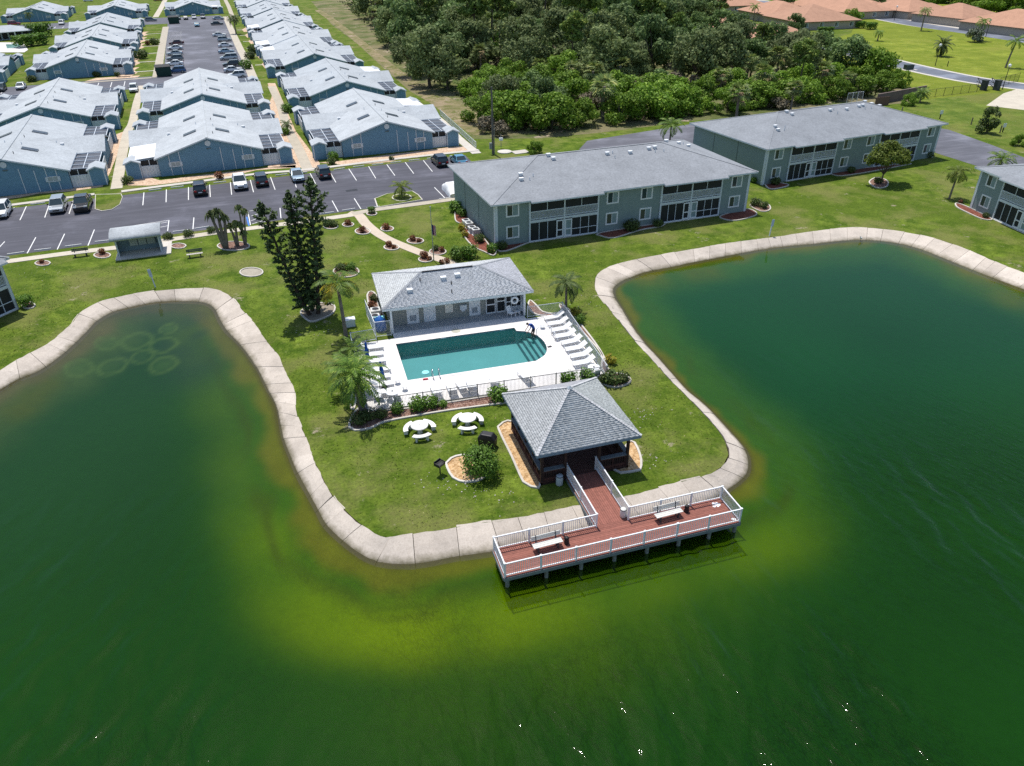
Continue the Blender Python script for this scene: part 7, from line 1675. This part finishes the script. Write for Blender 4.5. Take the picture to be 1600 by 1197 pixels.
for k, cl, x, y, a, lab in (('suv','green',575,222,NOSE,'dark green suv facing out at the head of the far car park'),('sedan','black',660,222,NOSE,'black sedan at the head of the far car park'),('suv','white',755,215,NOSE,'white suv at the head of the far car park'),('pickup','silver',855,210,TAIL,'silver pickup at the head of the far car park'),('sedan','teal',787,300,NOSE,'bright blue car driving down the far car park aisle'),('suv','grey',265,243,rx,'grey suv beside the left villas near the head of the far car park'),('sedan','red',345,12,rx,'red car at the top edge beside the garden walk')):
    car(k, cl, *z2(x, y), a, lab, 'cars in the far car park')
for k, cl, px, py, a, lab in (('sedan','white',34,139,NOSE,'white sedan before the store of the villa by the cross road'),('suv','dark',3,142,NOSE,'dark suv at the left edge on the cross road'),('suv','white',210,143,NOSE,'white suv on the cross road at the garden walk end'),('suv','red',23,39.5,rx,'dark red suv before the top left villa gable'),('van','white',97,38.5,NOSE,'white van near the second top left villa'),('sedan','white',138,2.5,rx,'white car at the very top edge left'),('pickup','white',1086,10,R(150),'white truck on the far street behind the wood'),('sedan','dark',1076,14,R(150),'dark car on the far street behind the wood')):
    car(k, cl, *stall(px, py), a, lab, 'cars on the far roads')
def dumpster(label, x, y, rz):
    t = thing('dumpster', label, 'dumpster', (x, y, .016), rz, 'green dumpsters'); GR = M('dumpster_green', (.012,.045,.035), .6, .2, 2)
    mb = MB(); mb.add([(-1.5,-.95,.12),(1.5,-.95,.12),(1.5,.95,.12),(-1.5,.95,.12),(-1.6,-1.05,2.0),(1.6,-1.05,2.0),(1.6,1.05,2.3),(-1.6,1.05,2.3)], [(3,2,1,0),(0,1,5,4),(1,2,6,5),(2,3,7,6),(3,0,4,7),(4,5,6,7)]); mb.build('bin_body', GR, t)
    for s in (-.8, .8): mb = MB(); mb.add([(s-.75,-1.1,2.03),(s+.75,-1.1,2.03),(s+.75,1.08,2.36),(s-.75,1.08,2.36)], [(0,1,2,3)]); o = mb.build('lid', PLASTIC, t); o.modifiers.new('s', 'SOLIDIFY').thickness = .06
    for s in (-1.62, 1.62): mb = MB(); mb.box(s - .06, -.6, 1.2, s + .06, .6, 1.4); mb.build('lift_pocket', GR, t)
    return t
dumpster('dark green dumpster beside the blue suv at the near end of the far car park', *z2(415, 865), R(10)).scale = (1.15, 1.1, 1.15); dumpster('dark green dumpster near the head of the far car park', *z2(528, 268), R(5)).scale = (1.3, 1.2, 1.2)

# ------------------------------------------------------------------ mail shelter, lawn benches, signs, flag, poles
c = G(181, 408); T = thing('mail_shelter', 'small open fronted mail shelter with curved shingle roof beside the walk', 'shelter', (c.x, c.y, 0), R(3))
mb = MB(); mb.box(0, 0, 0, 5.9, 4.2, .12); mb.build('slab', KERB, T)
SHW = M('shelter_wall', (.20,.28,.31), .8, .05, 2)
mb = MB(); mb.box(.25, 2.6, .12, 4.95, 2.75, 2.2); mb.build('back_wall', SHW, T)
for x in (.25, 4.83): mb = MB(); mb.box(x, 1.0, .12, x + .12, 2.6, 2.2); mb.build('side_wall', SHW, T)
for x in (.3, 4.8): mb = MB(); mb.box(x, .95, .12, x + .12, 1.05, 2.2); mb.build('post', WHITE2, T)
for k in range(3):
    mb = MB(); mb.box(1.55 + k * .95, 2.3, .75, 2.42 + k * .95, 2.6, 1.75); f = mb.build('mailbox_bank', M('mailbox_metal', (.32,.36,.33), .45, .06, 3), T)
    mb = MB()
    for i in range(4):
        for j in range(3): mb.box(1.6 + k * .95 + j * .27, 2.28, .8 + i * .23, 1.84 + k * .95 + j * .27, 2.3, 1.0 + i * .23)
    stuff(mb.build('mailbox_door', M('mailbox_door_metal', (.40,.44,.40), .4), f))
prof = [(.35, 2.22), (.3, 2.34), (.6, 2.52), (1.4, 2.74), (2.4, 2.82), (3.2, 2.72), (3.35, 2.6)]
mb = MB(); vs = [(x, y, z) for x in (-.1, 5.3) for y, z in prof]; k = len(prof)
mb.add(vs, [(i, i + 1, k + i + 1, k + i) for i in range(k - 1)]); o = mb.build('roof', ROOF_T, T, True); o.modifiers.new('s', 'SOLIDIFY').thickness = .12
DGREEN = M('green_slats', (.035,.06,.06), .6)
for lab, px, py in (('dark backed bench beside the sidewalk left of the mail shelter', 127, 401), ('dark backed bench on the lawn right of the mail shelter', 305.5, 402)):
    c = G(px, py); b_ = park_bench(lab, (c.x, c.y, 0), R(3), 1.75, KERB, DGREEN)
def lake_sign(label, px, py, lean):
    c = G(px, py); t = thing('sign_post', label, 'sign', (c.x, c.y, 0), R(-8)); t.rotation_euler = (R(-4), lean, R(-8))
    mb = MB(); mb.box(-.05, -.05, 0, .05, .05, 1.9); mb.build('post', WHITE2, t); mb = MB(); mb.box(-.16, -.08, 1.2, .16, -.05, 2.05); mb.build('sign_board', M('sign_blue_white', (.50,.58,.66), .5), t)
lake_sign('white lake sign on a post at the left cove bank', 243, 449, R(-6)); lake_sign('white lake sign on a post at the right lake bank', 1202, 369, R(6))
c = G(678, 408); t = thing('flagpole', 'thin flagpole with a limp flag beside the garden path', 'flagpole', (c.x, c.y, 0))
mb = MB(); mb.cyl(0, 0, 0, 6.2, .06, .035, 8); mb.lathe([(.07, 6.2), (.09, 6.27), (.02, 6.34)], 8); mb.build('pole', M('pole_aluminium', (.42,.44,.45), .35, metal=.5), t)
fl = thing('flag', 'limp striped flag with blue canton hanging on the flagpole', 'flag', (c.x, c.y, 0))
FR, FW_, FB = M('flag_red', (.40,.03,.04), .8), M('flag_white', (.65,.65,.65), .8), M('flag_blue', (.02,.03,.14), .8)
for k in range(9):
    mb = MB(); nn = 8; z0, z1 = 4.35 - k * .0, 0
    x0, x1 = .05 + k * .045, .05 + (k + 1) * .045
    pts_ = lambda x: [(x, .10 * math.sin(x * 22), 4.3 - j * .17 - x * .5) for j in range(nn)]
    a, b_ = pts_(x0), pts_(x1); mb.add(a + b_, [(j, nn + j, nn + j + 1, j + 1) for j in range(nn - 1)], 0)
    mb.build('stripe' if k > 3 else ('canton' if k < 3 else 'stripe'), FB if k < 3 else (FR if k % 2 else FW_), fl)
c = G(770.5, 241); t = thing('utility_pole', 'tall weathered wooden utility pole at the edge of the wood', 'utility pole', (c.x, c.y, 0), R(4))
mb = MB(); mb.cyl(0, 0, -.2, 10.5, .2, .13, 10); mb.build('pole', M('pole_wood', (.15,.135,.125), .95, .25, 2, fine=9), t)
mb = MB(); mb.box(-.62, -.3, .9, -.2, .05, 1.9); mb.build('meter_box', M('box_grey', (.25,.27,.28), .5), t); mb = MB(); mb.cyl(.28, 0, 0, 4.6, .05, n=6); mb.build('conduit', M('box_grey'), t)
c = G(784, 238); mb = MB(); mb.lathe([(1.2, -.05), (1.2, .12), (1.1, .14), (.02, .14)], 20); tag(mb.build('manhole_pad', KERB, loc=(c.x + .5, c.y, 0)), 'round concrete pad beside the utility pole', 'manhole pad')
c = G(813, 238); mb = MB(); mb.box(-1.3, -1, -.05, 1.3, 1, .1); tag(mb.build('concrete_pad', KERB, loc=(c.x, c.y, 0), rz=.1), 'square concrete pad on the grass behind the apartment roof', 'concrete pad')
c = G(783, 232); t = thing('backflow_stand', 'white capped valve stand next to the utility pole', 'valve stand', (c.x, c.y, .14)); mb = MB(); mb.cyl(0, 0, 0, 2.2, .05, n=6); mb.build('pipe', M('box_grey'), t); mb = MB(); mb.box(-.3, -.2, 1.2, .3, .2, 1.6); mb.build('valve_box', WHITE, t)
# white ramp rail by the woods side villa
fence('ramp_railing', 'white railing beside the pale walk along the woods side villa', [G(744, 232), G(718, 208), G(688, 180)], 1.1, 0, WHITE, 2.4, .16, cat='railing')
# far estate: fence, screen wall, gate, lamps
fence('estate_fence', 'dark picket fence between rough field and far lawn', [G(1447, 153.5), G(1500, 147), G(1551, 140)], 1.7, 0, DARK, 2.6, .3)
fence('estate_fence', 'short dark picket fence beyond the gate at the right edge', [G(1560, 136), G(1590, 128)], 2.0, 0, DARK, 2.6, .3)
BRW = concrete('brown_block', (.20,.155,.145), .2)
t = thing('screen_wall', 'brown block screen wall at the end of the wood', 'wall'); a, b_ = G(1369, 163), G(1444, 149)
for k in range(8):
    p, q = a.lerp(b_, k / 8), a.lerp(b_, (k + .985) / 8); mb = MB(); mb.bar(p + Vector((0, 0, .95)), q + Vector((0, 0, .95)), .25, 1.9); mb.build('wall_panel', BRW, t)
mb = MB(); mb.bar(a + Vector((0, 0, 1.95)), b_ + Vector((0, 0, 1.95)), .36, .12); mb.build('wall_cap', BRW, t)
t = thing('wooden_gate', 'brown board gate at the near end of the screen wall', 'gate'); a, b_ = G(1366, 166), G(1388, 164)
for k in range(7): p, q = a.lerp(b_, k / 7), a.lerp(b_, (k + .93) / 7); mb = MB(); mb.bar(p + Vector((0, 0, .85)), q + Vector((0, 0, .85)), .06, 1.7); mb.build('gate_board', M('gate_brown', (.17,.10,.08), .8), t)
fence('vinyl_fence', 'white fence section behind the ridge of the second apartments', [G(1322, 163), G(1346, 160)], 2.2, 0, WHITE, 1.5, .3)
t = thing('entry_gate', 'dark metal street gate standing half open by two pillars', 'gate'); 
for px in (1536, 1556):
    c = G(px, 141); mb = MB(); mb.box(-.5, -.5, 0, .5, .5, 2.0); mb.box(-.6, -.6, 2.0, .6, .6, 2.15); mb.build('pillar', M('pillar_dark', (.05,.06,.065), .8), t, loc=c)
for a, b_ in (((1536, 141), (1524, 134)), ((1556, 141), (1546, 134))):
    a, b_ = G(*a), G(*b_); mb = MB()
    for z in (.3, 1.0, 1.7): mb.bar(a + Vector((0, 0, z)), b_ + Vector((0, 0, z)), .1)
    mb.bar(a + Vector((0, 0, .3)), b_ + Vector((0, 0, 1.7)), .1); mb.build('gate_leaf', DARK, t)
def lamp(label, px, py, h=4.6):
    c = G(px, py); t = thing('street_lamp', label, 'street lamp', (c.x, c.y, 0), 0, 'globe street lamps'); mb = MB(); mb.cyl(0, 0, 0, h, .1, .06, 8); mb.build('pole', DARK, t)
    mb = MB(); mb.lathe([(.05, h), (.28, h + .15), (.34, h + .4), (.25, h + .62), (.05, h + .72)], 12); mb.build('globe', WHITE, t, True)
lamp('street lamp with white globe before the bushy palm on the far lawn', 1461, 103); lamp('street lamp with white globe beside the entry gate', 1566, 140); lamp('street lamp with white globe by the top street', 1397, 32, 4.4); lamp('street lamp with white globe beside the silver bush palm', 1540, 58, 4.6)
c = G(1419, 109); t = thing('utility_cabinet', 'dark low utility cabinet beside the far street', 'cabinet', (c.x, c.y, .02)); mb = MB(); mb.box(-1.1, -.6, 0, 1.1, .6, 1.1); mb.box(-1.2, -.7, 1.1, 1.2, .7, 1.2); mb.build('casing', M('cabinet_green', (.04,.06,.055), .6), t); mb = MB(); mb.box(-1.8, -1.4, -.01, 1.8, 1.1, .05); mb.build('pad', KERB, t)
for i, (px, py, colr, lab) in enumerate(((1468, 186, WHITE, 'small white sign in the rough field near the second apartments'), (1566, 207, WHITE, 'small white sign with a dark post by the round dark tree'), (1408, 178, BRW, 'short brown post behind the second apartments'), (1517, 195, BRW, 'short brown post in the rough field left of the dark tree'), (1562, 208, BRW, 'short brown post at the foot of the white sign'), (1480, 104, DARK, 'short dark post on the far lawn right of the lamp'))):
    c = G(px, py); t = thing('marker_sign' if colr is WHITE else 'marker_post', lab, 'sign' if colr is WHITE else 'post', (c.x, c.y, 0)); mb = MB(); mb.box(-.07, -.07, 0, .07, .07, 1.3); mb.build('post', colr if colr is not WHITE else DARK, t)
    if colr is WHITE: mb = MB(); mb.box(-.35, -.1, .9, .35, -.07, 1.6); mb.build('sign_board', WHITE, t)

# ------------------------------------------------------------------ red roofed houses of the far estate
HW = M('beige_stucco', (.42,.37,.31), .9, .06, 1)
def red_house(label, x, y, rz, W, D, H=2.7, pitch=.36, garage=(), wings=()):
    T = thing('red_roofed_house', label, 'house', (x, y, 0), rz, 'red roofed houses of the far estate')
    def block(x0, y0, x1, y1, h=H):
        mb = MB(); mb.box(x0, y0, 0, x1, y1, h - .05); mb.build('wall', HW, T)
        ov = .7; xa, ya, xb, yb = x0 - ov, y0 - ov, x1 + ov, y1 + ov; mb = MB(); w, d = xb - xa, yb - ya
        if w >= d: hip_roof(mb, xa, ya, xb, yb, h, h + d / 2 * pitch)
        else:
            m2 = MB(); hip_roof(m2, ya, -xb, yb, -xa, h, h + w / 2 * pitch); mb.v = [(-q[1], q[0], q[2]) for q in m2.v]; mb.f = m2.f; mb.m = m2.m
        mb.build('roof', [ROOF_RED, M('fascia_brown', (.20,.13,.10), .8)], T)
    block(0, 0, W, D)
    for w_ in wings: block(*w_)
    n = max(2, int(W / 5))
    for k in range(n): window(T, W * (k + .5) / n, .9, 1.3, 1.3, 0, gl=BLIND)
    for u, v, side in garage:
        if side == 'x': mb = MB(); mb.box(u - .08, v - 2.4, .05, u, v + 2.4, 2.2)
        else: mb = MB(); mb.box(u - 2.4, v - .08, .05, u + 2.4, v, 2.2)
        g_ = mb.build('garage_door', WHITE, T)
    return T
red_house('nearest red roofed house, its corner facing the wood and street', 139.5, 203.6, R(-8), 14.5, 26, wings=((-3, 20, 11, 48), (14, 18, 21, 34)))
red_house('red roofed house behind the nearest, long wall toward the lawn', 178.6, 242.4, R(-4), 23.5, 24, wings=((2, 22, 22, 48),))
red_house('red roofed house farther back toward the top edge, left of the lawn road', 214, 264.5, R(-3), 22, 40, wings=((20, 12, 30, 30),))
red_house('red roofed house at the top of the far street behind the wood', 172, 306, R(-5), 34, 20)
red_house('red roofed house with a white garage door, left of the top row', 257, 258, R(94), 22, 20, garage=((5, 0, 'y'), (16, 0, 'y')), wings=((3, -3, 12, 8),))
red_house('red roofed house in the middle of the top row with a gabled porch', 256, 231, R(94), 22, 20, garage=((17, 0, 'y'),), wings=((12, -4, 21, 8),))
red_house('red roofed house at the top right corner with two white garage doors', 254, 200, R(94), 26, 22, garage=((13, -4.0, 'y'), (19, -4.0, 'y')), wings=((9, -4, 23, 8),))
red_house('red roofed house behind the top row at left', 262, 290, R(94), 24, 20, garage=((8, 0, 'y'),))
for i, (x, y, k, s) in enumerate(((133, 232, 'oak', 1.0), (128, 250, 'oak', 1.2), (160, 262, 'pepper', 1.3), (172, 236, 'oak', .8), (206, 250, 'pepper', 1.1), (168, 290, 'oak', 1.2), (210, 300, 'oak', 1.3), (246, 284, 'oak', .8), (238, 212, 'pepper', .6), (150, 236, 'pepper', .8))):
    plant(k, x, y, s, 'round green tree between the red roofed houses of the far estate', 'trees between the red roofed houses')
# belt of trees beyond the red roofed houses
for i in range(24):
    plant('pepper', 290 + random.uniform(-8, 14), 190 + i * 6.0, 1.8, 'bright green tree in the line behind the red roofed houses', 'trees behind the red roofed houses')

# ------------------------------------------------------------------ small pool house at the far left
T = thing('far_pool_house', 'pale grey pool house beside the small far pool at the left edge', 'pool house', (-96.5, 318, 0), R(26))
mb = MB(); mb.box(0, 0, 0, 20, 9, 2.7); mb.build('wall', M('pale_blue_wall', (.36,.43,.48), .8), T); mb = MB(); hip_roof(mb, -.8, -2.4, 20.8, 9.8, 2.7, 4.3); mb.build('roof', [ROOF_T, WHITE], T)
for k in range(5): mb = MB(); mb.box(8.2 + k * 2.2, -.08, .3, 9.9 + k * 2.2, -.02, 2.3); mb.build('screen_panel', SCREEN, T)
for x in (0, 7, 14, 20): mb = MB(); mb.box(x - .15, -2.2, 0, x + .15, -1.9, 2.6); mb.build('porch_post', WHITE, T)
sheet('far_pool_deck', PX((-30,66),(36,67),(44,78),(38,82),(-30,82)), .05, DECK)
sheet('far_pool_water', PX((9,69.5),(33,69.5),(31,75),(11,76)), .07, POOLW)

# ------------------------------------------------------------------ person in the pool entry: bending forward, blue shirt, one hand reaching down
def person():
    V = [(0,0,.92),(0,.03,1.10),(.06,.16,1.32),(.16,.30,1.40),(.24,.40,1.42),(.34,.50,1.40),     # pelvis, waist, chest, neck base, neck, head
         (-.10,.0,.88),(-.12,.10,.50),(-.13,.02,.10),(-.13,.16,.04),                              # left leg
         (.10,.0,.88),(.13,.14,.50),(.14,.05,.10),(.14,.19,.04),                                  # right leg
         (-.05,.32,1.34),(-.10,.46,1.10),(-.04,.62,.88),(-.02,.68,.80),                           # left arm
         (.32,.20,1.36),(.40,.36,1.14),(.36,.55,.94),(.35,.62,.87)]                               # right arm
    E = [(0,1),(1,2),(2,3),(3,4),(4,5),(0,6),(6,7),(7,8),(8,9),(0,10),(10,11),(11,12),(12,13),(3,14),(14,15),(15,16),(16,17),(3,18),(18,19),(19,20),(20,21)]
    rad = [.15,.14,.16,.12,.065,.105,.10,.07,.045,.04,.10,.07,.045,.04,.06,.045,.035,.03,.06,.045,.035,.03]
    me = bpy.data.meshes.new('body'); me.from_pydata(V, E, []); o = bpy.data.objects.new('body', me); COL.objects.link(o)
    sk = o.modifiers.new('skin', 'SKIN'); sub = o.modifiers.new('sub', 'SUBSURF'); sub.levels = sub.render_levels = 2
    for i, r in enumerate(rad): me.skin_vertices[0].data[i].radius = (r, r)
    me.skin_vertices[0].data[0].use_root = True
    dg = bpy.context.evaluated_depsgraph_get(); nm = bpy.data.meshes.new_from_object(o.evaluated_get(dg)); bpy.data.objects.remove(o)
    SKIN, SHIRT, SHORT, HAIR = M('skin', (.33,.19,.13), .6), M('blue_shirt', (.02,.07,.30), .8), M('dark_shorts', (.02,.02,.028), .8), M('dark_hair', (.02,.015,.012), .7)
    nm.materials.clear()
    for q in (SKIN, SHIRT, SHORT): nm.materials.append(q)
    for p in nm.polygons:
        c_ = p.center; p.use_smooth = True
        arm = c_.z < 1.22 and c_.y > .36
        p.material_index = 0 if arm or (c_ - Vector((.33, .49, 1.40))).length < .16 else (1 if c_.z > 1.0 else (2 if c_.z > .55 else 0))
    t = thing('person', 'person in blue shirt and dark shorts bending over the pool steps, arm reaching down', 'person', (19.25, 57.05, -.30), R(105)); body = link('body', nm, t)
    mb = MB(); mb.lathe([(.02, -.11), (.09, -.08), (.125, 0), (.11, .07), (.05, .12), (.01, .125)], 12); h = mb.build('hair', HAIR, t, True); h.location = (.33, .475, 1.44); h.rotation_euler = (R(-55), 0, R(-20)); h.scale = (.95, .95, .9)
    for hx, hy, hz in ((-.02, .68, .80), (.35, .62, .87)):                         # hands: palm, four fingers, thumb
        mb = MB(); mb.tube([(0, 0, .03), (0, .02, -.04), (0, .03, -.09)], [.024, .04, .036], 6)
        for k in range(4): x = -.03 + k * .02; ln = (.065, .078, .075, .058)[k]; mb.tube([(x, .03, -.085), (x, .045, -.085 - ln * .55), (x, .035, -.085 - ln)], [.0095, .009, .007], 5)
        mb.tube([(.03, .02, -.03), (.058, .035, -.06), (.062, .04, -.085)], [.012, .01, .008], 5)
        q = mb.build('hand', SKIN, t, True); q.location = (hx, hy, hz); q.rotation_euler = (R(25), 0, 0)
person()
# small white things: egret by the bank, stones
c = G(1347, 378, WZ); t = thing('white_bird', 'small white bird standing at the far bank of the right lake', 'bird', (c.x, c.y + .3, WZ + .02), R(200))
mb = MB(); mb.tube([(-.28, 0, .30), (-.1, 0, .34), (.1, 0, .38), (.2, 0, .46), (.24, 0, .62), (.3, 0, .68), (.42, 0, .66)], [.02, .10, .10, .05, .03, .04, .008], 8); mb.build('body', WHITE, t, True)
for s in (-.04, .04): mb = MB(); mb.tube([(0, s, .3), (.03, s, .15), (0, s, 0)], .012, 5); mb.build('leg', DARK, t)
mb = MB(); STN = isl('pale_stone', (.45,.42,.36), .3)
for k in range(200):
    px, py = random.choice(((1015, 720, 22, 16), (770, 775, 40, 10), (690, 755, 20, 8), (910, 470, 20, 10), (1000, 650, 30, 40), (60, 425, 50, 12), (500, 520, 60, 8)))[:2], None
    px, py = px; c = G(px + random.gauss(0, 22), py + random.gauss(0, 9)); r = random.uniform(.02, .07)
    mb.lathe([(r, -.02), (r * .8, r * .4), (r * .2, r * .55)], 5, (c.x, c.y, 0))
P2 = None
tag(stuff(mb.build('gravel', STN)), 'scattered pale limestone bits lying in the lawn')
